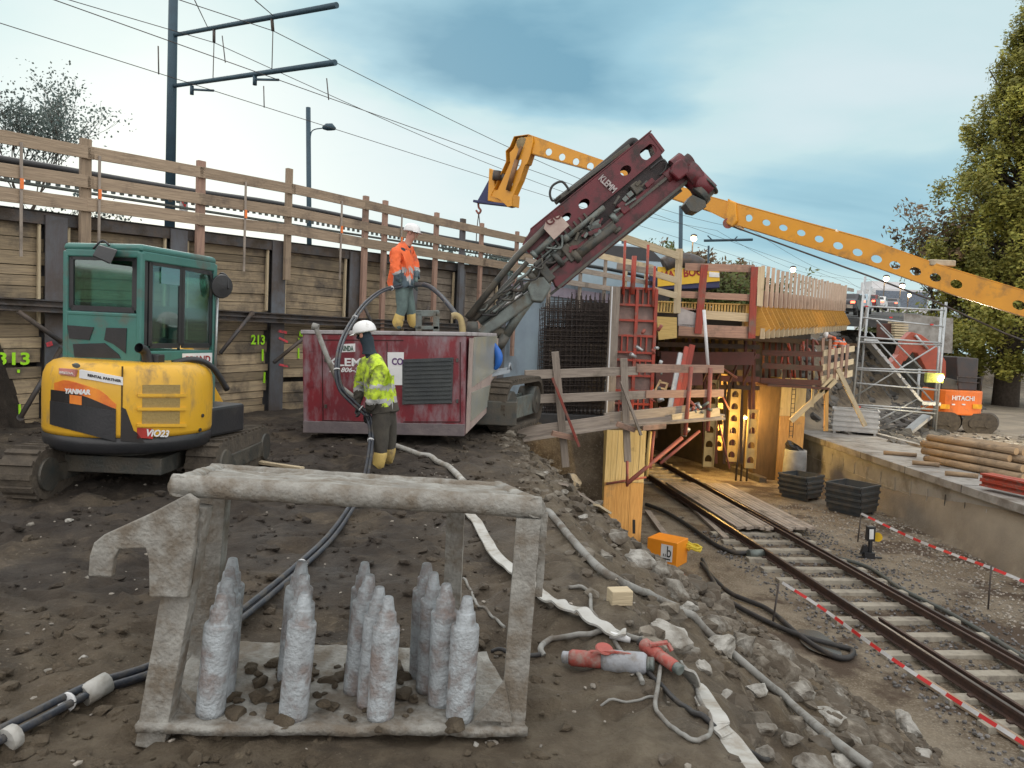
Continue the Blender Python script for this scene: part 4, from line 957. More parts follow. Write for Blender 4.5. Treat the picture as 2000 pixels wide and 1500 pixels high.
    mb.beam(P(818,648,12.6),P(818,606,12.6),.10,.07,(0,1,0)); mb.beam(P(852,648,12.6),P(852,606,12.6),.10,.07,(0,1,0)); mb.beam(P(812,612,12.6),P(858,612,12.6),.07,.10); mb.beam(P(812,640,12.6),P(858,640,12.6),.07,.06); obj('lifting_bracket',mb,greyhy,r,.01)
    mb=MB(); mb.tube(spl([P(904,655,11.6),P(903,638,11.6),P(899,622,11.6),P(890,616,11.6),P(884,618,11.6)],5),.05,12,False); obj('exhaust_pipe',mb,mk('brassy pipe',(.38,.30,.14),(.25,.2,.12),rough=.5,metal=.5),r)
    mb=MB(); mb.cyl(P(923,650,12),P(923,628,12),.10,.08); obj('filter_cap',mb,hydr,r)
    # crawler track, right side, seen obliquely
    def crawler(cx,cy,yaw,name='crawler_track'):
        rot=Matrix.Rotation(yaw,3,'Z'); L=.78; rad=.42; w=.34; n=36; mb=MB()
        def tp(x,y,z): return Vector((cx,cy,0))+rot@Vector((x,y,0))+Vector((0,0,z+.02))
        prof=[]
        for k in range(n):
            a=2*math.pi*(k+.5)/n; cyy=L if math.cos(a)>0 else -L; prof.append((cyy+math.cos(a)*rad,rad+math.sin(a)*rad))
        for s_ in (-1,1):
            for f_ in (1,.84):
                for (yy,z) in prof:
                    cyy=L if yy>0 else -L
                    y2=cyy+(yy-cyy)*f_; z2=rad+(z-rad)*f_; mb.v.append(tp(s_*w/2,y2,z2))
        for k in range(n):
            k2=(k+1)%n; mb.face((k,k2,2*n+k2,2*n+k)); mb.face((k2,k,n+k,n+k2)); mb.face((2*n+k,2*n+k2,3*n+k2,3*n+k)); mb.face((n+k2,n+k,3*n+k,3*n+k2))
        tot=4*L+2*math.pi*rad; m_=44
        for k in range(m_):
            s_=k/m_*tot
            if s_<2*L: p=(-L+s_,2*rad,0)
            elif s_<2*L+math.pi*rad: a=math.pi/2-(s_-2*L)/rad; p=(L+math.cos(a)*rad,rad+math.sin(a)*rad,a-math.pi/2)
            elif s_<4*L+math.pi*rad: p=(L-(s_-2*L-math.pi*rad),0,math.pi)
            else: a=-math.pi/2-(s_-4*L-math.pi*rad)/rad; p=(-L+math.cos(a)*rad,rad+math.sin(a)*rad,a-math.pi/2)
            mb.box(tp(0,p[0],p[1]),(w,.09,.05),rot@Matrix.Rotation(p[2],3,'X'))
        c_=obj(name,mb,trk,r)
        mb=MB(); 
        for s_ in (-1,1):
            mb.box(tp(s_*w*.3,0,rad*.85),(.05,2*L,rad*.9),rot)
        obj('track_frame',mb,greyhy,c_,.02)
        for yy in (-L,L):
            mb=MB(); mb.cyl(tp(-w*.47,yy,rad),tp(w*.47,yy,rad),rad*.6,n=18); mb.cyl(tp(-w*.52,yy,rad),tp(w*.52,yy,rad),rad*.2,n=12); obj('wheel',mb,hydr,c_)
    crawler(.10,13.6,R(-17)); p=P(700,800,12.8); crawler(p.x,13.0,R(-12))
    mb=MB(); mb.box(Vector((-1.2,13.2,.35)),(2.6,1.6,.4)); obj('chassis',mb,hydr,r,.02)
    # blue hose and platform by the track
    mb=MB(); mb.tube(spl([P(962,668,12.9),P(968,680,12.9),P(974,696,12.9),P(972,712,12.9),P(966,722,12.9)],6),[.02+.05*math.sin(i/24*math.pi) for i in range(25)],10); obj('blue_guard',mb,blue,r)
    mb=MB(); mb.hexa([P(960,736,12.8),P(996,728,13.2),P(998,720,13.5),P(962,728,13.4),P(960,730,12.8),P(996,722,13.2),P(998,716,13.5),P(962,722,13.4)]); mb.tube([P(992,724,13.2),P(996,710,13.2),P(998,722,13.3)],.02,6); obj('step',mb,mk('pale blue steel',(.4,.45,.5),rough=.5),r)
    # ---- mast assembly, plane Y=14 ----
    O=P(1066,520,14.0)
    a1=P(1268,262,14.0); a0=P(1036,452,14.0); u=(a1-a0).normalized(); n_=Vector((0,-1,0)); v=n_.cross(u)*-1
    def M(px,py,dy=0): return P(px,py,14.0+dy)
    T=thing_mast=None
    # feed beam with holes: front and back cheek plates
    out=[(1036,450),(1268,261),(1297,296),(1288,306),(1150,420),(1132,436),(1070,488),(1052,505),(1020,478)]
    hol=[holepts(lambda x,y:M(x,y),1266,297,8,11,R(-39),20,9),holepts(lambda x,y:M(x,y),1222,333,12,9,R(-39),16),holepts(lambda x,y:M(x,y),1141,398,12,9,R(-39),16),holepts(lambda x,y:M(x,y),1106,424,11,7,R(-39),16)]
    for nm,dy in (('feed_beam',0),('feed_beam',.42)):
        plate([M(x,y)+Vector((0,dy,0)) for x,y in out],[[p+Vector((0,dy,0)) for p in h] for h in hol],M(1160,400)+Vector((0,dy,0)),(1,0,0),(0,-1,0),.02,nm,red_m,r)
    mb=MB()
    for t_ in (.0,.3,.62,.98):
        a=M(lerp(1036,1268,t_),lerp(450,261,t_))+u*.03; b=M(lerp(1052,1288,t_),lerp(500,306,t_))
        mb.hexa([a+Vector((0,.015,0)),a+Vector((0,.4,0)),a+u*.06+Vector((0,.4,0)),a+u*.06+Vector((0,.015,0)),b+Vector((0,.015,0)),b+Vector((0,.4,0)),b+u*.06+Vector((0,.4,0)),b+u*.06+Vector((0,.015,0))])
    obj('cross_plates',mb,red_m,r)
    mb=MB(); mb.beam(M(1036,450,.21),M(1268,261,.21),.44,.02,v); mb.beam(M(1270,262,.0),M(1296,296,.0),.05,.05); obj('top_flange',mb,red_m,r)
    # upper black hose carrier
    mb=MB(); mb.beam(M(1085,395,.3),M(1228,288,.3),.3,.07,v); mb.beam(M(1040,460,.3),M(1200,318,.3),.22,.03,v); obj('carrier_tray',mb,hydr,r,.01)
    mb=MB(); mb.tube(spl([M(1090,392,.25),M(1170,330,.25),M(1220,288,.25),M(1236,276,.25),M(1242,284,.25),M(1232,300,.25)],6),.07,10); obj('hose_carrier',mb,blk,r)
    for k in range(16):
        pass
    mb=MB(); mb.tube(spl([M(1112,372,.1),M(1098,355,.1),M(1080,362,.1),M(1074,378,.1),M(1080,392,.1),M(1095,382,.1)],6),.022,8); obj('hose_loop',mb,blk,r)
    mb=MB(); mb.tube(spl([M(1270,330,-.05),M(1290,314,-.05),M(1300,316,-.05),M(1300,330,-.05),M(1288,342,-.05)],6),.02,8); mb.tube(spl([M(1262,338,.1),M(1285,318,.1),M(1296,312,.1),M(1305,324,.1)],5),.02,8); obj('hose_loop',mb,blk,r)
    # lower red mast box
    out=[(1070,527),(1330,312),(1352,345),(1345,356),(1100,560),(1086,560)]
    mb=MB(); mb.prism([M(x,y,-.12) for x,y in out],(0,.36,0)); obj('mast',mb,red_m,r,.015)
    mb=MB(); mb.beam(M(1060,545,-.14),M(1338,318,-.14),.03,.05,v); mb.beam(M(1090,562,-.14),M(1345,352,-.14),.03,.05,v); obj('mast_rail',mb,hydr,r)
    mb=MB(); mb.beam(M(1075,575,.05),M(1330,372,.05),.12,.05,v); obj('lower_rail',mb,hydr,r)
    mb=MB(); mb.prism([M(x,y,.06) for x,y in ((1056,492),(1290,300),(1300,318),(1318,322),(1262,372),(1085,520),(1066,528))],(0,.22,0)); obj('mast_filler',mb,mk('dark filler block',(.03,.028,.03),(.05,.035,.035),scale=6,rough=.6,metal=.3),r)  # added filler block that darkens the gap between feed beam and mast
    # clamps between
    for k,(a,b,rad,m_) in enumerate((((1120,505),(1200,440),.09,hydr),((1195,430),(1262,375),.07,greyhy),((1060,520),(1160,440),.05,hydr),((1100,470),(1180,405),.05,greyhy),((1035,545),(1110,480),.08,hydr),((1150,470),(1230,405),.04,hydr),((1040,500),(1090,455),.06,greyhy),((1200,455),(1300,370),.035,hydr),((1085,510),(1150,455),.12,hydr))):
        mb=MB(); mb.cyl(M(*a,-.1+.05*(k%3)),M(*b,-.1+.05*(k%3)),rad); mb.cyl(M(*a,-.1),M(lerp(a[0],b[0],.12),lerp(a[1],b[1],.12),-.1),rad*1.35); obj('hydraulic_cylinder',mb,m_,r)
    for k,(x,y,w,h) in enumerate(((1110,496,.5,.32),(1160,452,.35,.28),(1215,408,.35,.22),(1062,530,.6,.45),(1240,370,.3,.2))):
        mb=MB(); mb.beam(M(x-6,y+5,-.02),M(x+8,y-6,-.02),.3,h,v); obj('clamp_block',mb,[hydr,greyhy,red_m,hydr,hydr][k],r,.02)
    mb=MB(); mb.prism([M(x,y,-.24) for x,y in ((1066,432),(1094,420),(1112,440),(1082,468),(1062,446))],(0,.02,0)); pl_=obj('sign_plate',mb,mk('dusty pink plate',(.45,.36,.31),(.38,.28,.25),scale=5,rough=.6),r)
    text('GUP',M(1072,443,-.25),u,v if v.z>0 else -v,.22,mk('dark plate ink',(.12,.03,.03),bump=0),r,'lettering',.42,0,.002,.004)
    text('KLEMM',M(1168,350,-.02)+Vector((0,-.02,0)),(M(1196,377)-M(1168,350)),(u),.17,mk('grey white lettering',(.5,.45,.45),bump=0),r,'lettering',.36,0,.002,.005)
    # drill head at the upper end
    mb=MB(); mb.tube([M(1318,332,-.05),M(1338,316,-.05)],[.20,.20],14); mb.tube([M(1300,350,-.05),M(1350,310,-.05)],[.12,.12],14); obj('drill_head',mb,red_m,r,.01)
    mb=MB(); mb.prism([M(x,y,-.3) for x,y in ((1316,318),(1333,308),(1343,320),(1346,338),(1326,352),(1308,336))],(0,.5,0)); obj('head_housing',mb,red_m,r,.03)
    mb=MB(); mb.tube([M(1338,352,-.05),M(1362,332,-.05)],[.26,.22],16); mb.tube([M(1352,345,-.05),M(1384,378,-.05)],[.2,.2],16); obj('rotary_motor',mb,red_m,r)
    mb=MB(); mb.lathe(M(1362,385,-.05),[(.16,0),(.21,.02),(.21,.12),(.17,.14),(.17,.26),(.21,.28),(.21,.31),(.08,.33)],20,(M(1380,368)-M(1352,396))); mb.prism([M(x,y,-.25) for x,y in ((1338,398),(1352,380),(1378,392),(1380,404),(1362,415),(1348,412))],(0,.4,0)); obj('rod_clamp',mb,hydr,r,.01)
    # dark lower bundle and link arms
    for k,(pts,rad,m_) in enumerate(((((912,622),(1010,500),(1070,440)),.06,hydr),(((920,632),(1030,512)),.045,hydr),(((935,628),(1040,552),(1080,520)),.07,greyhy),(((945,640),(1065,560)),.11,greyhy),(((960,612),(1020,572)),.05,mk('rod chrome',(.5,.5,.5),rough=.25,metal=.9)),(((930,610),(955,590),(1000,560)),.04,hydr),(((1048,566),(1010,620),(988,655)),.085,greyhy),(((988,655),(965,648),(950,640)),.13,hydr),(((988,655),(978,672),(970,680)),.09,hydr),(((915,630),(960,560),(1000,515)),.035,hydr))):
        mb=MB(); mb.tube([M(x,y,-.1+.06*(k%4)) for x,y in pts],rad,10); obj('link_arm' if k in (3,6,7,8) else 'hose_bundle',mb,m_,r)
    mb=MB(); mb.prism([M(x,y,-.1) for x,y in ((928,648),(990,598),(1050,556),(1075,565),(1030,600),(975,640),(950,655))],(0,.35,0)); obj('mast_foot',mb,greyhy,r,.03)
    mb=MB(); mb.prism([M(x,y,-.2) for x,y in ((1040,545),(1062,540),(1078,560),(1060,590),(1038,588),(1030,562))],(0,.5,0)); obj('pivot_block',mb,greyhy,r,.03)
    rn=random.Random(3)
    for k in range(26):
        t_=rn.random(); a=(lerp(935,1130,t_)+rn.uniform(-12,12),lerp(612,455,t_)+rn.uniform(-14,14)); L=rn.uniform(15,50); cr=rn.uniform(-14,14)
        b=(a[0]+L*.78,a[1]-L*.64); mid=((a[0]+b[0])/2+cr,(a[1]+b[1])/2+abs(cr))
        mb=MB(); d=rn.uniform(-.3,0); mb.tube(spl([M(*a,d),M(*mid,d),M(*b,d)],6),rn.choice((.015,.02,.028)),6); obj('hose',mb,rn.choice((blk,hydr,greyhy,blk)),r)
    rn=random.Random(5)
    for k in range(22):
        t_=rn.random(); x=lerp(1095,1290,t_)+rn.uniform(-8,8); y=lerp(500,335,t_)+rn.uniform(-10,8)
        mb=MB(); mb.beam(M(x,y,-.16),M(x+rn.uniform(6,22),y-rn.uniform(4,17),-.16),rn.uniform(.03,.08),rn.uniform(.03,.09),v); obj('fitting',mb,rn.choice((hydr,greyhy,red_m)),r,.004)
    mb=MB()
    for k in range(10):
        t_=k/9; a=(lerp(1050,1140,t_),lerp(487,417,t_)); mb.beam(M(*a,-.05),M(a[0]+16,a[1]+20,-.05),.03,.035,u)
    obj('roller_row',mb,hydr,r)
    # rod with pale pole at left of the engine house
    mb=MB(); mb.tube([P(617,640,10.6),P(640,700,10.45),P(664,755,10.4),P(690,775,10.3)],.035,8); mb.tube([P(610,637,10.6),P(622,640,10.6)],.05,8); obj('pale_strut',mb,greyh,r)
rig()

# ---------------- crane boom ----------------
def crane():
    A=P(1035,285,21.0); B=P(2000,593,14.5); hd=(B-A); hd.z=0; hd.normalize(); n_=Vector((0,0,1)).cross(hd).normalized()
    if n_.y>0: n_=-n_
    def C_(px,py,d=0): return PP(px,py,A+n_*d,n_)
    r=thing('crane_boom',C_(1700,500),'long yellow perforated crane boom with a kinked jib reaching in from the right','crane boom')
    top=[(1042,267),(1168,311),(1390,386),(1426,396)]; bot=[(1426,432),(1390,414),(1300,384),(1160,334),(1036,300)]
    hl=[(1072,297,6.5,7),(1098,307,6.5,7),(1125,316,6.5,7),(1153,325,7,7.5),(1183,335,7,7.5),(1212,345,7,7.5),(1243,355,7,8),(1274,366,7,8),(1305,377,7,8)]
    for d in (0,-.45):
        plate([C_(x,y,d) for x,y in top+bot],[holepts(lambda x,y:C_(x,y,d),x,y,a,b,R(18),14) for x,y,a,b in hl],C_(1200,340,d),hd,n_,.02,'inner_boom',yel_b,r)
    mb=MB()
    for ch in (top,bot): 
        for a,b in zip(ch[:-1],ch[1:]): mb.beam(C_(*a,-.225),C_(*b,-.225),.47,.02,(0,0,1))
    mb.beam(C_(1040,268,-.225),C_(1036,300,-.225),.45,.02,hd); obj('inner_flange',mb,yel_b,r)
    top=[(1422,388),(1430,392),(1436,398),(1700,470),(1832,518),(2000,569),(2260,655)]; bot=[(2260,708),(2000,618),(1870,578),(1700,518),(1640,500),(1445,441),(1422,440),(1417,428)]
    hl=[(1463,426,7,7),(1497,435,8,6),(1530,445,8.5,6),(1565,455,8.5,6),(1600,467,9,6.5),(1637,480,10,7),(1675,493,10,7),(1712,506,11,7.5),(1748,518,11,7.5),(1788,530,11.5,8),(1827,542,11.5,8),(1868,555,12,8.5),(1990,596,13,9),(2080,626,14,9)]
    for d in (.05,-.5):
        plate([C_(x,y,d) for x,y in top+bot],[holepts(lambda x,y:C_(x,y,d),x,y,a,b,R(17),14) for x,y,a,b in hl],C_(1700,500,d),hd,n_,.02,'outer_boom',yel_b,r)
    mb=MB()
    for ch in (top[2:],bot[:-2]):
        for a,b in zip(ch[:-1],ch[1:]): mb.beam(C_(*a,-.225),C_(*b,-.225),.55,.02,(0,0,1))
    obj('outer_flange',mb,yel_b,r)
    mb=MB(); mb.prism([C_(x,y,.12) for x,y in ((1424,390),(1436,394),(1440,432),(1430,444),(1414,434))],-n_*.7); obj('boom_collar',mb,yel_b,r,.03)
    mb=MB(); mb.cyl(C_(1422,436,.1),C_(1422,436,-.55),.12); obj('pivot_lug',mb,red_pipe,r)
    mb=MB(); mb.box(C_(1832,515,-.2),(.5,.4,.12)); obj('valve_box',mb,mk('pale boom fitting',(.5,.42,.3),rough=.6),r,.02)
    for px,py in ((1632,455),): 
        mb=MB(); mb.cyl(C_(px,py,.0),C_(px+5,py-4,.0),.06); obj('work_light',mb,mk('bright metal cap',(.8,.75,.65),rough=.3,metal=.3),r)
    # knuckle and jib
    kn=[(1012,270),(1040,266),(1042,276),(1036,302),(1030,320),(1026,322),(1016,352),(1012,360),(1000,388),(1001,402),(992,404),(978,390),(966,385),(978,360),(997,318),(996,298),(1004,290)]
    for d in (.04,-.4):
        plate([C_(x,y,d) for x,y in kn],[holepts(lambda x,y:C_(x,y,d),1013,322,4,12,R(24),12),holepts(lambda x,y:C_(x,y,d),998,362,3,8,R(24),10)],C_(1000,330,d),hd,n_,.03,'jib_cheek',yel_b,r)
    mb=MB()
    for a,b in zip(kn,kn[1:]+kn[:1]): mb.beam(C_(*a,-.18),C_(*b,-.18),.4,.015,hd if abs(a[0]-b[0])<abs(a[1]-b[1]) else (0,0,1)) 
    obj('jib_web',mb,yel_b,r)
    mb=MB(); mb.cyl(C_(1010,312,.1),C_(992,372,.1),.07); mb.cyl(C_(1008,316,.1),C_(1018,286,.1),.04); obj('jib_ram',mb,mk('brown ram',(.25,.13,.06),rough=.4,metal=.3),r)
    mb=MB(); mb.cyl(C_(1020,280,.09),C_(1020,280,-.45),.16); obj('jib_pivot',mb,mk('worn pivot',(.35,.28,.16),rough=.5,metal=.3),r)
    pl=[(955,328),(964,332),(966,372),(985,368),(1002,380),(1000,403),(990,400),(952,392)]
    mb=MB(); mb.prism([C_(x,y,.0) for x,y in pl],-n_*.35); obj('winch_frame',mb,yel_b,r,.02)
    mb=MB(); mb.prism([C_(x,y,-.05) for x,y in ((955,350),(955,393),(932,392),(941,376))],-n_*.2); mb.beam(C_(930,394,-.1),C_(1000,402,-.1),.3,.07); obj('hook_bracket',mb,blue_sh,r,.01)
    mb=MB(); mb.cyl(C_(972,334,-.0),C_(970,352,.0),.13); mb.cyl(C_(985,340,-.1),C_(982,352,-.1),.09); obj('winch_motor',mb,st_dark,r)
    hk=MB(); hk.tube(spl([C_(934,395,-.1),C_(935,405,-.1),C_(939,411,-.1),C_(935,417,-.1),C_(930,411,-.1)],5),.03,8); obj('hook',hk,red_pipe,r)
    mb=MB(); o=C_(935,415,-.1)
    mb.tube([o,P(931,450,o.y),P(929,500,o.y)],.014,5); mb.tube([o,P(938,450,o.y),P(937,500,o.y)],.014,5)
    mb.tube([P(929,500,o.y),P(923,520,o.y),P(922,590,o.y)],.03,5); mb.tube([P(937,500,o.y),P(933,520,o.y),P(934,588,o.y)],.03,5); mb.tube([P(930,505,o.y),P(928,590,o.y)],.03,5); 
    single('chain_sling',mb,st_dark,'long chain sling hanging from the crane hook before the lagged wall','chain')
    mb=MB(); mb.tube([C_(1430,442,.05),C_(1700,540,.05),C_(1830,590,.05),C_(1960,650,.05),C_(2200,740,.05)],.018,6); single('crane_hose_line',mb,st_dark,'dark line running below the yellow crane boom','cable')
crane()
# ---------------- bridge under construction ----------------
def bd(a,b,Ya,Yb,h,th=.04,n=None): # board between two pixel points
    mb=MB(); mb.beam(P(*a,Ya),P(*b,Yb),th,h); return mb
# abutment
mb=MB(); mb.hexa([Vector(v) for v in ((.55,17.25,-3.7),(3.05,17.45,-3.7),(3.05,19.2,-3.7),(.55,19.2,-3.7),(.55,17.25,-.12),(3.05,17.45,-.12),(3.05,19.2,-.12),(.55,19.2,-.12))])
single('abutment_block',mb,mk('dark abutment concrete',(.06,.06,.062),(.04,.04,.042),scale=3,rough=.9),'dark concrete abutment under the rebar mesh, left of the yellow formwork column','abutment',bevel=.02)  # whole abutment block in one very dark concrete tone
w_col=wood('pale lit formwork board',(.66,.55,.30),(.54,.43,.21),.12,(.2,.15,.1),.15)
def column(name,lab,x0,x1,yt,yb,Y,depth,ymid,lean=0):
    r=thing(name,P((x0+x1)/2,yb,Y),lab,'formwork'); n=7
    a=P(x0,yt,Y);b=P(x1,yt+1,Y+.15);c=P(x1,yb,Y+.15);d=P(x0,yb,Y)
    dx=(b-a).normalized(); dp=Vector((-dx.y,dx.x,0))*depth
    zt=a.z; zm=P(x0,ymid,Y).z; zb=min(c.z,d.z)-.8
    for k in range(2):
        z0,z1=(zm,zt) if k==0 else (zb,zm-.01); off=0 if k==0 else -.04; mb=MB(); m_=n if k==0 else 3
        for i in range(m_):
            p=a.lerp(b,i/m_); q=a.lerp(b,(i+1)/m_-.004); p=Vector((p.x,p.y+off,0)); q=Vector((q.x,q.y+off,0)); w=Vector((0,random.uniform(0,.012),0)); t=Vector((0,.05,0))
            mb.hexa([p+w+Vector((0,0,z0)),q+w+Vector((0,0,z0)),q+w+t+Vector((0,0,z0)),p+w+t+Vector((0,0,z0)),p+w+Vector((0,0,z1)),q+w+Vector((0,0,z1)),q+w+t+Vector((0,0,z1)),p+w+t+Vector((0,0,z1))])
        obj('board_face',mb,w_col if k==0 else w_form2,r)
    mb=MB(); p=Vector((b.x,b.y,0)); q=p+dp
    mb.hexa([Vector((p.x-.05,p.y+.02,zb)),Vector((p.x,p.y+.02,zb)),Vector((q.x,q.y,zb)),Vector((q.x-.05,q.y,zb)),Vector((p.x-.05,p.y+.02,zt)),Vector((p.x,p.y+.02,zt)),Vector((q.x,q.y,zt)),Vector((q.x-.05,q.y,zt))]); obj('side_face',mb,w_yel,r)
    mb=MB(); p=Vector((a.x,a.y,0)); q=p+dp
    mb.hexa([Vector((p.x,p.y+.06,zb)),Vector((p.x+.05,p.y+.06,zb)),Vector((q.x+.05,q.y,zb)),Vector((q.x,q.y,zb)),Vector((p.x,p.y+.06,zt)),Vector((p.x+.05,p.y+.06,zt)),Vector((q.x+.05,q.y,zt)),Vector((q.x,q.y,zt))]); obj('side_face',mb,w_yel,r)
    return r
w_form2=wood('orange formwork plank',(.60,.36,.13),(.46,.26,.09),.12,(.25,.2,.13),.2)
cl=column('formwork_column','yellow board formwork column standing below the timber work platform',1186,1263,840,1066,17.0,.6,942)
mb=MB(); mb.beam(P(1238,1015,16.9),P(1238,1042,16.9),.06,.02,(0,1,0)); obj('slot',mb,blkp,cl)
mb=MB(); mb.cyl(P(1184,945,16.85),P(1262,932,16.95),.025); obj('tie_bar',mb,red_pipe,cl)
# red panel formwork
def redpanel():
    r=thing('panel_formwork',P(1235,815,16.9),'red steel frame formwork panel standing behind the timber work platform','formwork panel')
    Y=17.1; x0,x1=1205,1276
    def X(u,v): # u 0..1 across, v 0..1 down
        return P(lerp(1208,1282,u)-v*12,lerp(562,812,v)+u*3,Y)
    mb=MB()
    for u in (0,.5,1): mb.beam(X(u,0),X(u,1),.07,.12,(0,1,0))
    obj('frame',mb,red_f,r,.005)
    for v in (0,.13,.25,.37,.5,.56,.68,.8,.9,1): 
        mb=MB(); mb.beam(X(0,v),X(1,v),.10,.05); obj('cross_rib',mb,red_f,r,.004)
    for v0,v1 in ((0,.13),(.37,.5),(.56,.68),(.8,.9),(.9,1)):
        for u in (.15,.3,.65,.8): mb=MB(); mb.beam(X(u,v0),X(u,v1),.03,.09,(0,1,0)); obj('stiffener',mb,red_f,r)
    mb=MB(); mb.prism([X(0,0)+Vector((0,.06,0)),X(1,0)+Vector((0,.06,0)),X(1,1)+Vector((0,.06,0)),X(0,1)+Vector((0,.06,0))][::-1],(0,.03,0)); obj('plywood_skin',mb,mk('pinkish form ply',(.34,.24,.21),(.22,.17,.155),scale=6,rough=.8),r)
    mb=MB(); a=P(1202,560,17.0); b=P(1190,810,17.0); mb.beam(a,b,.20,.2,(0,1,0)); obj('edge_timber',mb,w_grey,r,.01)
    mb=MB(); a=P(1196,560,16.88); b=P(1185,810,16.88); mb.beam(a,b,.025,.04,(0,1,0)); obj('edge_strip',mb,white,r)
    for px,y0,y1 in ((1221,470,575),(1239,500,575),(1266,478,572),(1279,520,600)):
        mb=MB(); mb.cyl(P(px,y0,17.0),P(px-4,y1,17.0),.03 if px!=1239 else .055,n=8); obj('prop_pipe',mb,red_f,r)
    rn=random.Random(2)
    for k in range(14):
        px=rn.choice((1245,1262,1278,1284,1288))+rn.uniform(-5,5); py=rn.uniform(640,800); mb=MB(); a=P(px,py,16.85); mb.cyl(a,a+Vector((rn.uniform(-.18,.18),-.05,rn.uniform(-.12,.12))),rn.uniform(.02,.05),n=8); obj('clamp',mb,rn.choice((greyhy,st_galv,red_pipe)),r)
redpanel()
# rebar mesh stack
r=thing('rebar_mesh_stack',P(1120,800,17.5),'stack of dark rusty rebar mesh sheets leaning beside the red formwork panel','rebar mesh')
rn=random.Random(8)
for k in range(7):
    mb=MB(); Y=17.45+k*.10; x0=1056+k*3+rn.uniform(-2,3); x1=1198; yt=598-k*2.5+rn.uniform(-4,4); nx=16 if k<4 else 14
    for i in range(nx+1):
        px=lerp(x0,x1,i/nx)+rn.uniform(-1,1); a=P(px,yt+rn.uniform(-5,3)-(8 if px>1110 else 0),Y); b=P(px-7,815,Y); m_=(a+b)/2+Vector((.03*math.sin(i),.03,0)); mb.tube([a,m_,b],.012,4,False)
    for j in range(22):
        py=yt+4+j*9.8; a=P(x0-j*.3,py+rn.uniform(-1,1),Y-.015); b=P(x1,py+2,Y-.015); mb.tube([a,(a+b)/2+Vector((0,-.03,.015*math.sin(j))),b],.012,4,False)
    obj('mesh_sheet',mb,mesh_m,r)
# work platform with guardrail
r=thing('work_platform',P(1200,850,15.5),'timber work platform with rough guardrails wrapped round the formwork column','work platform')
Ya,Yb=14.3,16.4
def yy(px): return lerp(Ya,Yb,(px-1000)/410)
def brd(a,b,h,m_,nm='rail_board',d=0,th=.04): mb=MB(); mb.beam(P(*a,yy(a[0])+d),P(*b,yy(b[0])+d),th,h); return obj(nm,mb,m_,r,.004)
brd((1025,732),(1245,724),.17,w_grey); brd((1243,719),(1413,721),.17,w_pink,d=-.04)
brd((1026,780),(1262,771),.17,w_grey); brd((1261,770),(1413,768),.16,w_pink,d=-.04)
brd((1003,846),(1190,820),.19,w_grey); brd((1180,816),(1345,800),.19,w_grey,d=.05); brd((1312,818),(1405,804),.18,w_new,d=-.05)
for a,b in (((983,861),(1200,830)),((1200,830),(1402,815))): brd(a,b,.05,w_grey,'deck_board',0,.5); brd((a[0]+8,a[1]-7),(b[0],b[1]-6),.045,w_grey,'deck_board',.6,.5)
for a,b,w,m_ in (((1084,687),(1105,912),.14,w_grey),((1218,700),(1226,902),.14,w_grey)): 
    mb=MB(); mb.beam(P(*a,yy(a[0])-.08),P(*b,yy(b[0])-.08),w,.07,(0,1,0)); obj('post',mb,m_,r,.005)
for a,b in (((1079,738),(1131,872)),((1213,745),(1252,850))): mb=MB(); mb.beam(P(*a,yy(a[0])-.16),P(*b,yy(b[0])-.45),.11,.05,(1,0,0)); obj('brace_board',mb,w_red if a[0]<1100 else w_grey,r,.004)
for a,b in (((1078,846),(1125,856)),((1205,828),(1240,840)),((1255,836),(1300,832))): mb=MB(); mb.beam(P(*a,yy(a[0])-.3),P(*b,yy(b[0])-.3),.10,.045,(0,1,.2)); obj('bracket_board',mb,w_pink,r)
for a,b,rd,m_ in (((1350,716),(1338,850),.045,red_pipe),((1388,718),(1382,842),.045,red_pipe),((1332,855),(1224,945),.045,red_pipe),((1366,842),(1290,905),.035,red_pipe),((1225,900),(1225,950),.03,red_pipe),((1270,842),(1262,930),.04,w_yel),((1277,842),(1270,915),.035,red_pipe)):
    mb=MB(); mb.cyl(P(*a,yy(a[0])-.1),P(*b,yy(b[0])-.1),rd,n=8); obj('support_pipe',mb,m_,r)
mb=MB(); mb.cyl(P(1337,835,16),P(1345,842,16),.06,n=8); mb.cyl(P(1340,830,16),P(1337,852,16),.04,n=8); obj('pipe_clamp',mb,st_galv,r)
# things on it
for k,(a,b) in enumerate((((1342,678),(1318,800)),((1352,674),(1325,805)),((1330,690),(1308,800)))):
    mb=MB(); mb.beam(P(*a,17.0),P(*b,16.6),.12,.08,(0,1,0)); single('leaning_beam',mb,[red_f,w_red,st_galv][k],['bright red beam leaning on the work platform, middle of three','dark red beam leaning on the work platform, rightmost of three','grey metal beam leaning on the work platform, leftmost of three'][k],'beam')
r2=thing('clamp_heap',P(1362,805,16.3),'heap of steel formwork clamps lying on the right end of the work platform','clamps'); mb=MB()
for k in range(26):
    c=P(1362+rn.gauss(0,10),803-abs(rn.gauss(0,6)),16.2+rn.uniform(-.1,.1)); mb=MB(); mb.tube([c,c+Vector((rn.uniform(-.15,.15),rn.uniform(-.1,.1),rn.uniform(-.08,.12)))],.02+.015*rn.random(),6); obj('clamp',mb,rn.choice((st_galv,red_pipe,greyhy)),r2)
mb=MB(); mb.cyl(P(1375,605,16.3),P(1383,718,16.3),.035,n=8); single('white_pole',mb,white,'thin white pole standing on the work platform before the dark opening','pole')
r2=thing('ladder',P(1290,790,17.5),'small yellow lit ladder lying on the platform beside the red formwork','ladder')
for a,b in (((1276,770),(1290,742)),((1296,772),(1304,748)),((1279,768),(1298,770)),((1283,757),(1302,760)),((1288,746),(1303,749))): mb=MB(); mb.beam(P(*a,17.3),P(*b,17.3),.04,.04); obj('ladder_bar',mb,w_new,r2)

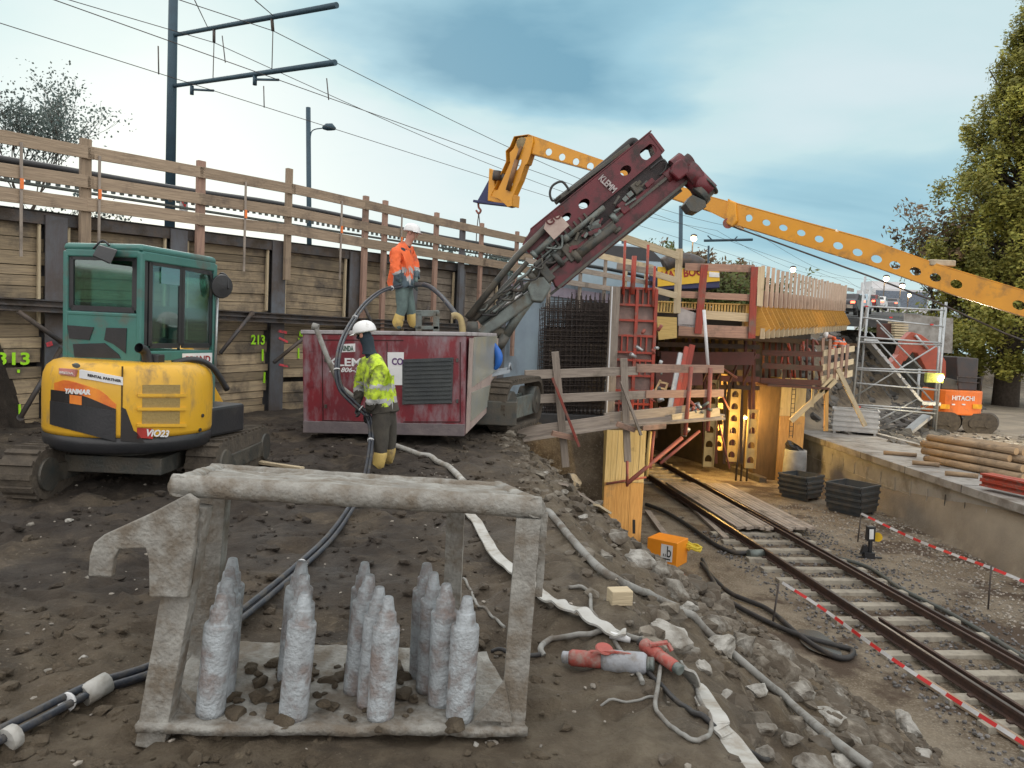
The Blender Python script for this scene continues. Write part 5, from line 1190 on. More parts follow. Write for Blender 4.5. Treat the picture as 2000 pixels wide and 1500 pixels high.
# upper deck formwork, front
YD=22.0
K=P(1481,590,YD); 
DE=Vector((.51,.86,0)).normalized(); NE=Vector((.86,-.51,0)).normalized()
def KP(t,z,off=0): return Vector((K.x,K.y,0))+DE*t+NE*off+Vector((0,0,z+.042*t))
r=thing('bridge_deck',Vector((8,26,1.9)),'bridge deck under construction spanning the track, dark underside','bridge deck')
mb=MB()
a_=KP(.9,0,-.7); b_=KP(14,0,-.9); pl=[(2.9,22.8),(a_.x,a_.y),(b_.x,b_.y),(9,47),(-8,40),(-2,25)]
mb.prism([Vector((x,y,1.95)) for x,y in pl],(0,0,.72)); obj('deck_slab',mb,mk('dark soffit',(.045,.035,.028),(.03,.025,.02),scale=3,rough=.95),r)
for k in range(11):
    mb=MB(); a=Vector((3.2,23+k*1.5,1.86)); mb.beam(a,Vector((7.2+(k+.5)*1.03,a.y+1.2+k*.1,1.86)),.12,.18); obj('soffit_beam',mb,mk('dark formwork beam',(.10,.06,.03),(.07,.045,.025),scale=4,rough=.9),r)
w_upr=wood('pale pink upright timber',(.56,.43,.33),(.44,.33,.25),.14,(.25,.18,.14),.15)
w_ora=wood('orange yellow bracket board',(.54,.30,.06),(.42,.22,.05),.15,(.2,.14,.08),.2)
r=thing('edge_formwork',K,'yellow edge formwork of the bridge deck with a long row of upright timbers','formwork')
rn=random.Random(12)
for i in range(26):
    t=.1+i*.665; mb=MB(); mb.beam(KP(t,2.72,.05),KP(t,3.9+rn.uniform(-.03,.03),.05),.08,.085,NE); obj('upright_timber',mb,w_upr,r)
    mb=MB(); mb.prism([KP(t-.02,z,o) for o,z in ((-.4,2.76),(.02,2.76),(.36,2.13),(.05,1.9),(-.4,1.9))],DE*.06); obj('bracket_web',mb,w_ora,r)
    mb=MB(); mb.beam(KP(t,1.82,.15),KP(t,2.12,.16),.07,.12,NE); obj('lower_timber',mb,w_new,r)
mb=MB(); mb.prism([KP(-.05,2.76,-.41),KP(17,2.76,-.41),KP(17,1.9,-.41),KP(-.05,1.9,-.41)],NE*.03); obj('form_skin',mb,w_yel,r)
mb=MB(); mb.beam(KP(-.1,2.98,-.06),KP(17,2.98,-.06),.03,.45); obj('inner_boarding',mb,wood('red brown boarding',(.26,.13,.09),(.18,.10,.07)),r)
for z in (3.75,2.95): mb=MB(); mb.beam(KP(17,z,.1),KP(19,z,.1),.05,.16); obj('end_rail',mb,w_grey,r)
r=thing('deck_guardrail',P(1400,640,YD),'guardrail of pale boards on red posts along the front edge of the bridge deck','guardrail')
def fr(a,b,h,m_,nm='rail_board',Y0=YD-.05,Y1=YD-.05,th=.05,up=(0,0,1)): mb=MB(); mb.beam(P(*a,Y0),P(*b,Y1),th,h,up); return obj(nm,mb,m_,r,.006)
for a,b in (((1376,517),(1363,652)),((1474,521),(1468,661)),((1487,521),(1482,598))): fr(a,b,.06,w_red if a[0]<1480 else w_new,'post',YD-.15,YD-.15,.2,(0,1,0))
fr((1327,486),(1322,612),.07,w_new,'post',21.5,21.5,.19,(0,1,0))
fr((1187,454),(1325,500),.20,w_new,Y0=20,Y1=21.3)
fr((1338,521),(1474,525),.21,w_pink); fr((1330,575),(1474,582),.19,w_pink); fr((1330,612),(1474,621),.24,w_new)
fr((1270,532),(1322,548),.17,w_new,Y0=21,Y1=21.3); fr((1278,566),(1322,578),.17,w_new,Y0=21,Y1=21.3); fr((1205,520),(1275,530),.17,w_grey,Y0=20.6,Y1=20.9); fr((1322,605),(1366,612),.2,w_pink)
fr((1325,644),(1470,650),.34,w_pink,'edge_beam',th=.1)
mb=MB(); 
for i in range(34): 
    px=1280+i*5.9; mb.box(P(px,598+i*.25,YD+.25),(.05,.05,.32))
mb.beam(P(1275,589,YD+.3),P(1480,596,YD+.3),.3,.03); mb.beam(P(1275,609,YD+.3),P(1480,618,YD+.3),.3,.03); obj('lattice_girder',mb,w_yel,r)
mb=MB(); mb.prism([P(x,y,21.4) for x,y in ((1283,618),(1322,620),(1322,660),(1287,664))],(0,.1,0)); obj('ply_panel',mb,w_yel,r)
mb=MB(); mb.prism([P(x,y,21.9) for x,y in ((1325,600),(1362,612),(1362,640),(1325,636))],(0,.1,0)); obj('grey_panel',mb,mk('grey white panel',(.40,.39,.40),(.3,.29,.3),scale=4,rough=.7),r)
# banner on the site hut
r=thing('site_container',P(1345,575,26),'yellow and navy site container with red lettering on the bridge deck','container')
def BP(px,py): return P(px,py,26)
mb=MB(); mb.prism([BP(1284,522),BP(1404,531),BP(1406,562),BP(1284,566)],(0,1.6,.0)); obj('body',mb,blue_sh,r,.02)
mb=MB(); mb.prism([BP(x,y)-Vector((0,.02,0)) for x,y in ((1284,521),(1404,530),(1405,549),(1284,560))],(0,-.03,0)); bn=obj('banner',mb,signy,r)
text('MAX BÖGL',BP(1291,546)-Vector((0,.06,0)),BP(1380,536)-BP(1291,546),(0,0,1),.36,dred,bn,'lettering',1.55,.0,.004,.012)
mb=MB(); mb.prism([BP(x,y)-Vector((0,.06,0)) for x,y in ((1384,531),(1404,533),(1404,542),(1384,541))],(0,-.01,0)); obj('pale_label',mb,white,bn)
mb=MB(); mb.tube(spl([BP(1296,518),BP(1320,508),BP(1350,510),BP(1370,520)],5),.25,8); single('tarpaulin_roll',mb,st_dark,'dark rolled tarpaulin lying above the yellow site container','tarpaulin')
# left truck/van on the bridge
def car(loc,yaw,col,lab,L=4.4,Wd=1.8,Hh=1.45,van=False,group='cars queuing on the street beyond the bridge'):
    r=thing('parked_car' if not van else 'delivery_van',loc,lab,'car' if not van else 'van',group); rot=Matrix.Rotation(yaw,3,'Z')
    def q(x,y,z): return Vector(loc)+rot@Vector((x,y,z))
    prof=[(-.5,.25),(-.5,.62),(-.46,.68),(-.30,.72),(-.20,1.0),(.22,1.0),(.36,.70),(.48,.62),(.5,.45),(.5,.25)] if not van else [(-.5,.2),(-.5,.95),(-.46,1.0),(.30,1.0),(.42,.62),(.5,.55),(.5,.2)]
    mb=MB(); mb.prism([q(-Wd/2,x*L,z*Hh) for x,z in prof],rot@Vector((Wd,0,0))); b=obj('body',mb,col,r,.08)
    for sx in (-1,1):
        mb=MB(); mb.prism([q(sx*(Wd/2+.003),x*L,z*Hh) for x,z in ((-.26,.72),(-.18,.95),(.2,.95),(.31,.72))],rot@Vector((sx*.01,0,0))); obj('side_window',mb,blkp,b)
        for yv in (-.32,.32): mb=MB(); mb.cyl(q(sx*Wd*.38,yv*L,.3),q(sx*Wd*.51,yv*L,.3),.3,n=16); obj('wheel',mb,blk,r)
        mb=MB(); mb.box(q(sx*Wd*.38,-.5*L-.01,.62*Hh*.9),(.26,.05,.14),rot); obj('tail_light',mb,lampr,b)
        mb=MB(); mb.box(q(sx*Wd*.38,.5*L+.01,.5*Hh),(.3,.05,.16),rot); obj('headlight',mb,lampc,b)
    mb=MB(); mb.prism([q(-Wd*.42,-.285*L-.02,.74*Hh),q(Wd*.42,-.285*L-.02,.74*Hh),q(Wd*.36,-.21*L-.02,.95*Hh),q(-Wd*.36,-.21*L-.02,.95*Hh)],rot@Vector((0,-.02,0))); obj('rear_window',mb,blkp,b)
    return r
v=P(1200,520,30); car(Vector((v.x,v.y,3.1)),R(-80),cara,'silver blue van roof showing above the guardrail behind the drill mast',5.2,2.0,2.1,True,None)
p0=P(1668,618,62); dirc=R(-38)
for k,(px,py,Y,c_,lb) in enumerate(((1650,617,52,mk('dark car paint',(.05,.05,.06),rough=.3),'dark car with red tail lights just right of the upright timbers'),(1672,612,60,cara,'silver car queuing left of the scaffold tower top'),(1693,608,70,mk('maroon car paint',(.25,.03,.03),rough=.3),'maroon car behind the scaffold tower left frame'),(1712,606,84,white,'white car on the far street behind the scaffold tower'),(1740,606,98,mk('grey car paint',(.2,.2,.22),rough=.3),'grey car farthest right on the far street'))):
    v=P(px,py,Y); car(Vector((v.x,v.y,v.z)),R(-30),c_,lb)
# street embankment carrying those cars
mb=MB(); a=P(1640,622,50); b=P(1780,612,110)
mb.hexa([a+Vector((-2,0,-.5)),a+Vector((3.2,-1.5,-.5)),b+Vector((12,-2,-.5)),b+Vector((-8,0,-.5)),a+Vector((-2,0,0)),a+Vector((3.2,-1.5,0)),b+Vector((12,-2,0)),b+Vector((-8,0,0))])
struct('far_street',mb,mk('far asphalt',(.07,.07,.07),rough=.9))

# interior: truss supports, pier, lamps
def truss(px,y0,y1,Y,lab,w=.34,m_=None):
    r=thing('perforated_support',P(px,y1,Y),lab,'steel support','perforated steel supports under the bridge'); a=P(px,y0,Y); b=P(px,y1,Y); b=Vector((a.x,a.y,b.z)); hl=[]; n=max(4,int((a.z-b.z)/.42))
    for i in range(n):
        z=b.z+(i+.5)*(a.z-b.z)/n; hl.append([Vector((a.x+math.cos(2*math.pi*k/12)*w*.36,a.y,z+max(-.45,math.sin(2*math.pi*k/12))*w*.46)) for k in range(12)])
    out=[Vector((a.x-w/2,a.y,b.z)),Vector((a.x+w/2,a.y,b.z)),Vector((a.x+w/2,a.y,a.z)),Vector((a.x-w/2,a.y,a.z))]
    m_=m_ or mk('ochre steel',(.50,.36,.14),(.36,.25,.10),scale=4,rough=.6)
    plate(out,hl,Vector((a.x,a.y,b.z)),(1,0,0),(0,-1,0),.02,'web_plate',m_,r)
    mb=MB(); 
    for s in (-1,1): 
        mb=MB(); mb.beam(Vector((a.x+s*w/2,a.y,b.z)),Vector((a.x+s*w/2,a.y,a.z)),.02,.14,(0,1,0)); obj('flange',mb,m_,r)
for px,y0,y1,Y,lb in ((1393,742,912,25.5,'leftmost perforated steel support under the bridge'),(1437,760,902,27,'brightly lit perforated steel support left of the lamps'),(1472,800,915,26.5,'perforated steel support right of the lamps'),(1412,730,880,30,'rear perforated steel support between the two left ones')): truss(px,y0,y1,Y,lb)
for k,(a,b,Y) in enumerate((((1405,830),(1425,915),26),((1440,738),(1382,700),25),((1398,748),(1425,800),26.5))):
    mb=MB(); mb.cyl(P(*a,Y),P(*b,Y),.03,n=6); single('bracing_rod',mb,red_pipe,['thin rod running down beside the brightly lit support','dark rod under the deck soffit above the left support','thin rod between the two left supports'][k],'rod')
cl=column('pier_formwork','tall yellow lit pier formwork at the left end of the platform',1528,1577,738,935,29.5,1.2,812)
mb=MB(); a=P(1482,735,29.6); b=P(1527,735,29.5); mb.hexa([Vector((a.x,a.y,-3.7)),Vector((b.x,b.y,-3.7)),Vector((b.x,b.y+2,-3.7)),Vector((a.x,a.y+2,-3.7)),Vector((a.x,a.y,.1)),Vector((b.x,b.y,.1)),Vector((b.x,b.y+2,.1)),Vector((a.x,a.y+2,.1))]); obj('shaded_side',mb,mk('shaded form panel',(.12,.075,.035),(.08,.05,.025),scale=3,rough=.85,stretch=(3,3,.5)),cl)  # unlit left face of the pier, its shade put into the brown colour
mb=MB(); 
for k in range(2): mb.cyl(P(1548+k*7,748,29.2),P(1541+k*7,855,29.2),.015,n=5)
for k in range(12): mb.cyl(P(1548-k*.6,752+k*9,29.2),P(1555-k*.6,752+k*9,29.2),.013,n=5)
single('rung_ladder',mb,st_dark,'thin dark ladder hanging on the lit face of the pier formwork','ladder')
# dark rear walls below the bridge
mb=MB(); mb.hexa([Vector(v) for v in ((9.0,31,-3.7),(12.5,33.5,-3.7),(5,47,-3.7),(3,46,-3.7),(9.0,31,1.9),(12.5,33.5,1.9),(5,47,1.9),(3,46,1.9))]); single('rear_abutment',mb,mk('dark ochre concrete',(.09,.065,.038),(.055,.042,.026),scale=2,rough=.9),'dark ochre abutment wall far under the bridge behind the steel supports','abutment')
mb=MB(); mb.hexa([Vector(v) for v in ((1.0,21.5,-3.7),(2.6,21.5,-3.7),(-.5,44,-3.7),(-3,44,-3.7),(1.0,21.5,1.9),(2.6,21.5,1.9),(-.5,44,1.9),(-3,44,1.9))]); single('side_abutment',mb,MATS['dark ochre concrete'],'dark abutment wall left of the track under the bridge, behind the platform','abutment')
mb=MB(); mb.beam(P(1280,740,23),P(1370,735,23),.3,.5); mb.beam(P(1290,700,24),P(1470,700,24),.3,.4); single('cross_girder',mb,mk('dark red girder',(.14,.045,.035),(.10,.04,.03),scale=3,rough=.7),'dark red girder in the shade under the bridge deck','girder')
mb=MB(); mb.beam(G(1372,893,ZT+.1),G(1490,938,ZT+.1),.3,.22); single('kerb_beam',mb,mk('dark kerb',(.12,.10,.075),rough=.9),'dark kerb beam at the foot of the steel supports','kerb')
r=thing('shoring_frame',Vector((6,25,ZT)),'dark timber and steel shoring props and beams crowding below the bridge deck','shoring')
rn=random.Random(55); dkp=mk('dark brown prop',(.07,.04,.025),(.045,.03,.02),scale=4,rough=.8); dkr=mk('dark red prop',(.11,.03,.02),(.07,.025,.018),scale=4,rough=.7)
for k in range(13):
    px=1285+k*15.5+rn.uniform(-3,3); Y=rn.uniform(25.5,28); yb_=rn.uniform(745,775) if k%3 else rn.uniform(850,885); mb=MB(); mb.beam(P(px,660,Y),P(px-3,yb_,Y),rn.uniform(.08,.16),.12,(0,1,0)); obj('prop',mb,rn.choice((dkp,dkr,dkp)),r)
for k,y in enumerate((672,690,712,735,752)):
    mb=MB(); mb.beam(P(1283,y,25+k*.4),P(1482,y+6,26.5+k*.4),.1,rn.uniform(.14,.26)); obj('walings',mb,dkr if k%2 else dkp,r)
for k in range(7):
    px=1290+k*27; mb=MB(); mb.cyl(P(px,745,25.8),P(px+24,690,25.8),.04,n=6); obj('diagonal',mb,dkr,r)
for k in range(5):
    px=1400+k*16; mb=MB(); mb.beam(P(px,745,28.3),P(px-2,905,28.3),.1,.1,(0,1,0)); obj('prop',mb,dkp if k%2 else dkr,r)
def lampthing(name,loc,lab,rad,mat,cat='work lamp',group=None,pole=None):
    rad*=.75
    r=thing(name,loc,lab,cat,group); mb=MB(); mb.rock(loc,rad,1,(1,.7,.8),2,0,0); obj('bulb',mb,mat,r)
    mb=MB(); mb.tube([Vector(loc)+Vector((0,0,rad*.6)),Vector(loc)+Vector((0,0,rad*1.1)),Vector(loc)+Vector((0,0,rad*1.3))],[rad*1.0,rad*.8,rad*.3],12); obj('housing',mb,st_dark,r)
    if pole: mb=MB(); mb.cyl(Vector(loc)+Vector((0,rad,0)),Vector((loc[0],loc[1]+rad,pole)),.04 if rad<.2 else .07,n=8); obj('pole',mb,st_dark,r)
    return r
for k,(px,py,lb) in enumerate(((1446,817,'left lit lamp of the three under the bridge'),(1456,816,'middle lit lamp of the three under the bridge'),(1467,821,'right lit lamp of the three under the bridge'))):
    lampthing('work_lamp',P(px,py,28.9),lb,.10,lampy,group='lit lamps under the bridge',pole=ZT)
def plight(loc,E,c,rad=.3,name='lamp_and_fill_light'):
    l=bpy.data.lights.new(name,'POINT'); l.energy=E; l.color=c; l.shadow_soft_size=rad; o=bpy.data.objects.new(name,l); COL.objects.link(o); o.location=loc; return o
def spot(loc,to,E,c,ang,name='lamp_and_fill_light',rad=.15):
    l=bpy.data.lights.new(name,'SPOT'); l.energy=E; l.color=c; l.spot_size=R(ang); l.spot_blend=.6; l.shadow_soft_size=rad; o=bpy.data.objects.new(name,l); COL.objects.link(o); o.location=loc; o.rotation_euler=(Vector(to)-Vector(loc)).to_track_quat('-Z','Y').to_euler(); return o
plight(P(1450,812,29.0),400,(1,.60,.17)); plight(P(1412,835,28.6),240,(1,.60,.17)); plight(P(1428,825,26.2),110,(1,.64,.2))  # last light has no bulb, added as fill to warm the steel supports
# assumed flood lamp out of view, added to light the formwork
FL=Vector((10.6,14.6,1.2)); r=thing('assumed_flood_lamp_mast',(10.6,14.6,ZT),'assumed flood lamp on a steel mast out of view, added to light the formwork column','flood lamp')
mb=MB(); mb.cyl(Vector((10.6,14.8,ZT)),Vector((10.6,14.8,1.2)),.05); obj('mast',mb,st_galv,r); mb=MB(); mb.box(FL+Vector((.12,-.05,0)),(.3,.12,.3),Matrix.Rotation(R(70),3,'Z')); obj('lamp_housing',mb,st_dark,r)
spot(FL,(2.6,17,-1.0),2600,(1,.68,.26),30); spot(FL,(6.6,22,3.2),1100,(1,.72,.50),30); spot(FL,(10.7,29.5,0.0),2300,(1,.76,.30),13)  # spots of the assumed lamp, added to brighten column, deck edge and pier

# pier head platform with rails
r=thing('pier_scaffold',P(1570,760,29.3),'timber edged working platform with rails around the head of the far pier','work platform')
def pb(a,b,Y0,Y1,h,m_,nm='rail_board',th=.05,up=(0,0,1)): mb=MB(); mb.beam(P(*a,Y0),P(*b,Y1),th,h,up); return obj(nm,mb,m_,r)
w_dk=wood('dark red brown board',(.12,.048,.035),(.075,.035,.028),.2)
for a,b in (((1488,689),(1606,692)),((1488,714),(1606,720)),((1485,743),(1604,748))): pb(a,b,28,28.3,.2,w_dk)
pb((1485,750),(1604,757),28.3,28.6,.08,w_dk,'deck_board',1.2)
for a,b,h in (((1608,690),(1668,681),.22),((1606,718),(1666,706),.22),((1604,742),(1664,729),.26)): pb(a,b,28.3,30.6,h,w_new)
for x,y0,y1 in ((1535,680,752),(1608,660,760),(1622,662,750),(1634,680,745),(1646,676,742),(1656,672,738)): pb((x,y0),(x-5,y1),28.4,28.4,.05,w_pink if x>1600 else w_dk,'post',.1,(0,1,0))
for a,b,w in (((1632,742),(1545,822),.2),((1625,738),(1600,765),.15),((1636,720),(1690,832),.16),((1614,760),(1613,842),.14),((1588,752),(1586,795),.08)): pb(a,b,28.3,28.3,.08,w_new if a[0]!=1614 else w_form2,'strut',w,(0,1,0))
rn=random.Random(77)
for k in range(26):
    x=rn.uniform(1520,1605); y=rn.uniform(662,738); mb=MB(); mb.cyl(P(x,y,28.9),P(x+rn.uniform(-6,6),y+rn.uniform(6,26),28.9),rn.uniform(.02,.05),n=6); obj('prop',mb,rn.choice((red_f,w_new,st_galv,red_pipe)),r)
for k in range(9): mb=MB(); mb.cyl(P(1492+k*12,662,30.5),P(1491+k*12,745,30.5),.05,n=6); obj('prop',mb,mk('dark red girder',(.14,.045,.035)),r)

# ---------------- station platform ----------------
def plx(y): return 12.5-.022*(y-18.8)
def platf():
    r=thing('station_platform',Vector((12.6,20,ZT)),'long concrete station platform edge with a pale capping slab beside the track','platform')
    a,b=8.0,32.7
    mb=MB(); mb.hexa([Vector((plx(a),a,ZT-.2)),Vector((plx(a)+.5,a,ZT-.2)),Vector((plx(b)+.5,b,ZT-.2)),Vector((plx(b),b,ZT-.2)),Vector((plx(a),a,-2.13)),Vector((plx(a)+.5,a,-2.13)),Vector((plx(b)+.5,b,-2.13)),Vector((plx(b),b,-2.13))]); obj('wall',mb,conc2,r)
    mb=MB(); mb.hexa([Vector((plx(a)-.12,a,-2.127)),Vector((plx(a)+3.0,a,-2.127)),Vector((plx(b)+3.0,b+.1,-2.127)),Vector((plx(b)-.12,b+.1,-2.127)),Vector((plx(a)-.12,a,-1.9)),Vector((plx(a)+3.0,a,-1.9)),Vector((plx(b)+3.0,b+.1,-1.9)),Vector((plx(b)-.12,b+.1,-1.9))]); obj('capping_slab',mb,conc,r,.015)
    mb=MB(); mb.hexa([Vector((plx(a)+3.0,a,-2.0)),Vector((plx(a)+3.25,a,-2.0)),Vector((plx(b)+3.25,b,-2.0)),Vector((plx(b)+3.0,b,-2.0)),Vector((plx(a)+3.0,a,-1.80)),Vector((plx(a)+3.25,a,-1.80)),Vector((plx(b)+3.25,b,-1.80)),Vector((plx(b)+3.0,b,-1.80))]); obj('kerb',mb,conc,r,.01)
    lt=mk('pale joint',(.42,.41,.38),rough=.9,bump=0); dk=mk('dark joint',(.05,.045,.04),rough=.9,bump=0)
    mb=MB(); mb2=MB(); y=31.6; k=0
    while y>9:
        x=plx(y)-.006; z=-2.75-.02*(k%2); m_=mb if (k<9 or k%3==0) else mb2
        m_.box((x,y-.42,z),(.014,.78,.022)); m_.box((x,y-.84,z+.2),(.014,.022,.42))
        y-=.92; k+=1
    obj('joint_marks',mb,lt,r); obj('joint_slots',mb2,dk,r)
    y=12.0; mb=MB()
    while y<32: mb.box((plx(y)-.121,y,-2.01),(.006,.02,.22)); mb.box((plx(y)+1.4,y,-1.8985),(2.9,.02,.006)); y+=2.9
    obj('slab_joint',mb,dk,r)
platf()
# things on the platform
def skip(name,c,yaw,sx,sy,h,mat,lab,cat,group=None,tap=.12,ribs=3,full=None):
    r=thing(name,c,lab,cat,group); rot=Matrix.Rotation(yaw,3,'Z'); c=Vector(c)
    def q(x,y,z): return c+rot@Vector((x,y,z))
    z0=.12
    bx,by=sx/2-tap,sy/2
    B=[(-bx,-by),(bx,-by),(bx,by),(-bx,by)]; Tp=[(-sx/2,-sy/2),(sx/2,-sy/2),(sx/2,sy/2),(-sx/2,sy/2)]
    for i in range(4):
        j=(i+1)%4; a=Vector((*B[i],z0)); b=Vector((*B[j],z0)); d=Vector((*Tp[i],h)); e=Vector((*Tp[j],h)); cen=Vector((0,0,0))
        n_=(b-a).cross(d-a).normalized()*-.03
        mb=MB(); mb.hexa([c+rot@v for v in (a,b,b+n_,a+n_,d,e,e+n_,d+n_)])
        for k in range(1,ribs+1):
            t=k/(ribs+1); mb.beam(c+rot@(a.lerp(d,t)-n_*.7),c+rot@(b.lerp(e,t)-n_*.7),.05,.07)
        obj('side_wall',mb,mat,r)
    mb=MB(); mb.hexa([q(x,y,z0-.02) for x,y in B]+[q(x,y,z0+.02) for x,y in B]); 
    for s in (-1,1): mb.box(q(s*(bx-.1),0,z0/2),(.1,sy*.9,z0),rot)
    obj('floor',mb,mat,r); mb=MB()
    for i in range(4): mb.beam(q(*Tp[i],h),q(*Tp[(i+1)%4],h),.06,.06)
    obj('rim',mb,mat,r); return r
binm=mk('blue black skip steel',(.055,.065,.075),(.085,.085,.08),scale=4,rough=.6,metal=.2,dirt=(.14,.12,.10),dsc=3,damt=.4)
skip('steel_bin',G(1562,972,ZT+.02),R(38),1.1,1.05,.8,binm,'dark open steel bin left of the other one beside the track','steel bin','open steel bins beside the track')
skip('steel_bin',G(1662,1000,ZT+.02),R(38),1.2,1.15,.9,binm,'dark open steel bin nearer the camera beside the platform wall','steel bin','open steel bins beside the track')
skip('grey_crate',G(1668,846,-1.89),R(-22),1.75,1.1,1.0,mk('light ribbed crate',(.55,.56,.56),(.46,.46,.46),scale=4,rough=.8),'light grey ribbed crate standing on the platform near its far end','crate',tap=0)
c=P(1551,925,28.6); c.z=ZT; r=thing('grey_barrel',c,'grey upright barrel with dark plastic sack on top beside the pier','barrel')
mb=MB(); mb.lathe(c,[(.40,0),(.42,.05),(.42,.7),(.40,1.3),(.38,1.35)],18); obj('drum',mb,mk('grey drum',(.30,.31,.31),(.2,.2,.2),scale=3,rough=.6),r)
mb=MB(); mb.rock(c+Vector((0,0,1.4)),.45,5,(1,1,.45),3,.8,8); obj('sack',mb,blkp,r)
# log pile
def logs():
    a=G(1800,895,-1.8); b=G(1950,925,-1.8); d=(b-a); d.z=0; L0=d.length; d.normalize(); pn=Vector((-d.y,d.x,0))
    if pn.y<0: pn=-pn
    rn=random.Random(6); k=0; rad=.118; names=[]
    for row,n in enumerate((6,6,5,4)):
        for i in range(n):
            o=a+d*(.14*i)+pn*((i+.5*row)*rad*2.05)+Vector((0,0,row*rad*1.8+rad*.2))+d*rn.uniform(-.25,.25); L=3.0+rn.uniform(-.25,.45)
            mb=MB(); mb.cm=0; e=o+d*L+Vector((0,0,rn.uniform(-.02,.03))); m_=(o+e)/2+Vector((0,0,rn.uniform(-.02,.02)))
            mb.tube([o,m_,e],[rad*rn.uniform(.9,1),rad,rad*rn.uniform(.85,1)],10); 
            pos=['front','second','third','fourth','fifth','rearmost'][min(i,5)]; lev=['bottom','second','third','top'][row]
            lg=single('round_log',mb,w_log,'peeled round log, %s from the front in the %s layer of the pile'%(pos,lev),'log','round logs piled on the platform')
            lg.data.materials.append(w_end); ps=lg.data.polygons; ps[len(ps)-1].material_index=1; ps[len(ps)-2].material_index=1
    for k,(p,q,lb) in enumerate((((1726,884),(1790,889),'short log stub left of the log pile, farthest left'),((1782,903),(1835,908),'short pale log stub under the front of the log pile'),((1846,924),(1910,930),'short log stub just left of the red beams'))):
        mb=MB(); mb.tube([G(*p,-1.83),G(*q,-1.83)],.07,10); single('log_stub',mb,w_log,lb,'log','log stubs')
    dd=d
    for k in range(4):
        o=G(1918,945,-1.75)+pn*(k%2)*.24+Vector((0,0,.17*(k//2)))-Vector((0,0,.02)); mb=MB()
        mb.beam(o,o+d*3.2,.20,.045); mb.beam(o+Vector((0,0,.12)),o+d*3.2+Vector((0,0,.12)),.20,.045); mb.beam(o+Vector((0,0,.06)),o+d*3.2+Vector((0,0,.06)),.04,.1)
        single('red_beam',mb,red_f,['front lower red beam beside the log pile','rear lower red beam beside the log pile','front upper red beam beside the log pile','rear upper red beam beside the log pile'][k],'beam','red formwork beams beside the log pile')
logs()
mb=MB(); rr=random.Random(9)
for i in range(420):
    p=G(rr.uniform(1640,1990),rr.uniform(845,885),-1.95); p=p+Vector((rr.gauss(0,1),rr.gauss(0,2),0)); 
    if p.y<19 or p.x<15.8: continue
    mb.rock(p,rr.uniform(.04,.16),i,(1.4,1,.4),1,.5,4)
single('yard_debris',mb,gravel,None,None,kind='stuff')
mb=MB()
for i in range(900):
    t=rr.uniform(23,52); off=rr.uniform(.2,8); q_=W0+DW*t+NW*off
    if q_.x<14.2: continue
    mb.rock(Vector((q_.x,q_.y,H(q_.x,q_.y))),rr.choice((.12,.18,.25,.4)),i,(1.3,1,.7),1,.6,5)
single('bank_rubble',mb,mk('dark bank rubble',(.12,.115,.105),(.075,.07,.065),scale=2,rough=.95,isl=.45),None,None,kind='stuff')
# switch lantern
c=G(1698,1088,ZT+.03); r=thing('switch_signal',c,'black switch lantern with white pane and yellow disc beside the rails','signal')
s=(c-CAM).length/1500
def q(px,py,d=0): return P(px,py,c.y+d)
mb=MB(); mb.beam(q(1701,1028),q(1699,1056),s*13,s*10,(0,1,0)); mb.cyl(q(1700,1056),q(1699,1088),s*3.5); obj('lantern',mb,blkp,r,.005)
mb=MB(); mb.beam(q(1702.5,1034,-.13),q(1702,1053,-.13),s*7,.02,(0,1,0)); obj('white_pane',mb,white,r)
mb=MB(); mb.cyl(q(1714,1049,.02),q(1714,1049,.05),s*8,n=20); obj('yellow_disc',mb,mk('yellow disc paint',(.8,.5,.02),bump=0),r)
mb=MB(); mb.box(q(1696,1084),(s*18,s*12,s*10)); mb.beam(q(1672,1088),q(1722,1090),.06,.05); mb.prism([q(1682,1082),q(1688,1066),q(1694,1064),q(1700,1088)],(0,.1,0)); obj('lever_base',mb,blkp,r,.005)
# tapes
def tape(pts,w,lab,seg=.28,amp=.02):
    pts=spl(pts,10); L=[0]
    for a,b in zip(pts[:-1],pts[1:]): L.append(L[-1]+(b-a).length)
    n=int(L[-1]/.07); P2=[]
    for i in range(n+1):
        s=L[-1]*i/n; j=max(k for k in range(len(L)) if L[k]<=s+1e-9); j=min(j,len(L)-2); f=(s-L[j])/max(1e-6,L[j+1]-L[j]); P2.append(pts[j].lerp(pts[j+1],f))
    mb=MB(); b=0
    for i,p in enumerate(P2):
        tw=.5+.5*noise.noise(Vector((i*.05,1,0))); up=Vector((0,0,math.cos(tw)))+Vector((math.sin(tw)*.9,0,0)); mb.v+= [p-up*w/2,p+up*w/2]
    for i in range(len(P2)-1):
        mb.cm=int(i*.07/seg)%2; mb.face((i*2,i*2+2,i*2+3,i*2+1))
    o=single('barrier_tape',mb,[tapew,redt],lab,'barrier tape','red and white barrier tapes'); sf=o.modifiers.new('s','SOLIDIFY'); sf.thickness=.004; return o
def TZ(px,py,z): return G(px,py,z)
tape([TZ(1528,1138,ZT+.75),TZ(1600,1184,ZT+.6),TZ(1700,1257,ZT+.6),TZ(1800,1325,ZT+.6),TZ(2000,1452,ZT+.6),TZ(2150,1550,ZT+.6)],.055,'red and white barrier tape strung along the near rail')
tape([TZ(1682,1003,ZT+.85),TZ(1780,1050,ZT+.72),TZ(1860,1082,ZT+.76),TZ(1932,1108,ZT+.85),TZ(2010,1140,ZT+.8),TZ(2100,1180,ZT+.8)],.06,'red and white barrier tape strung below the platform wall')
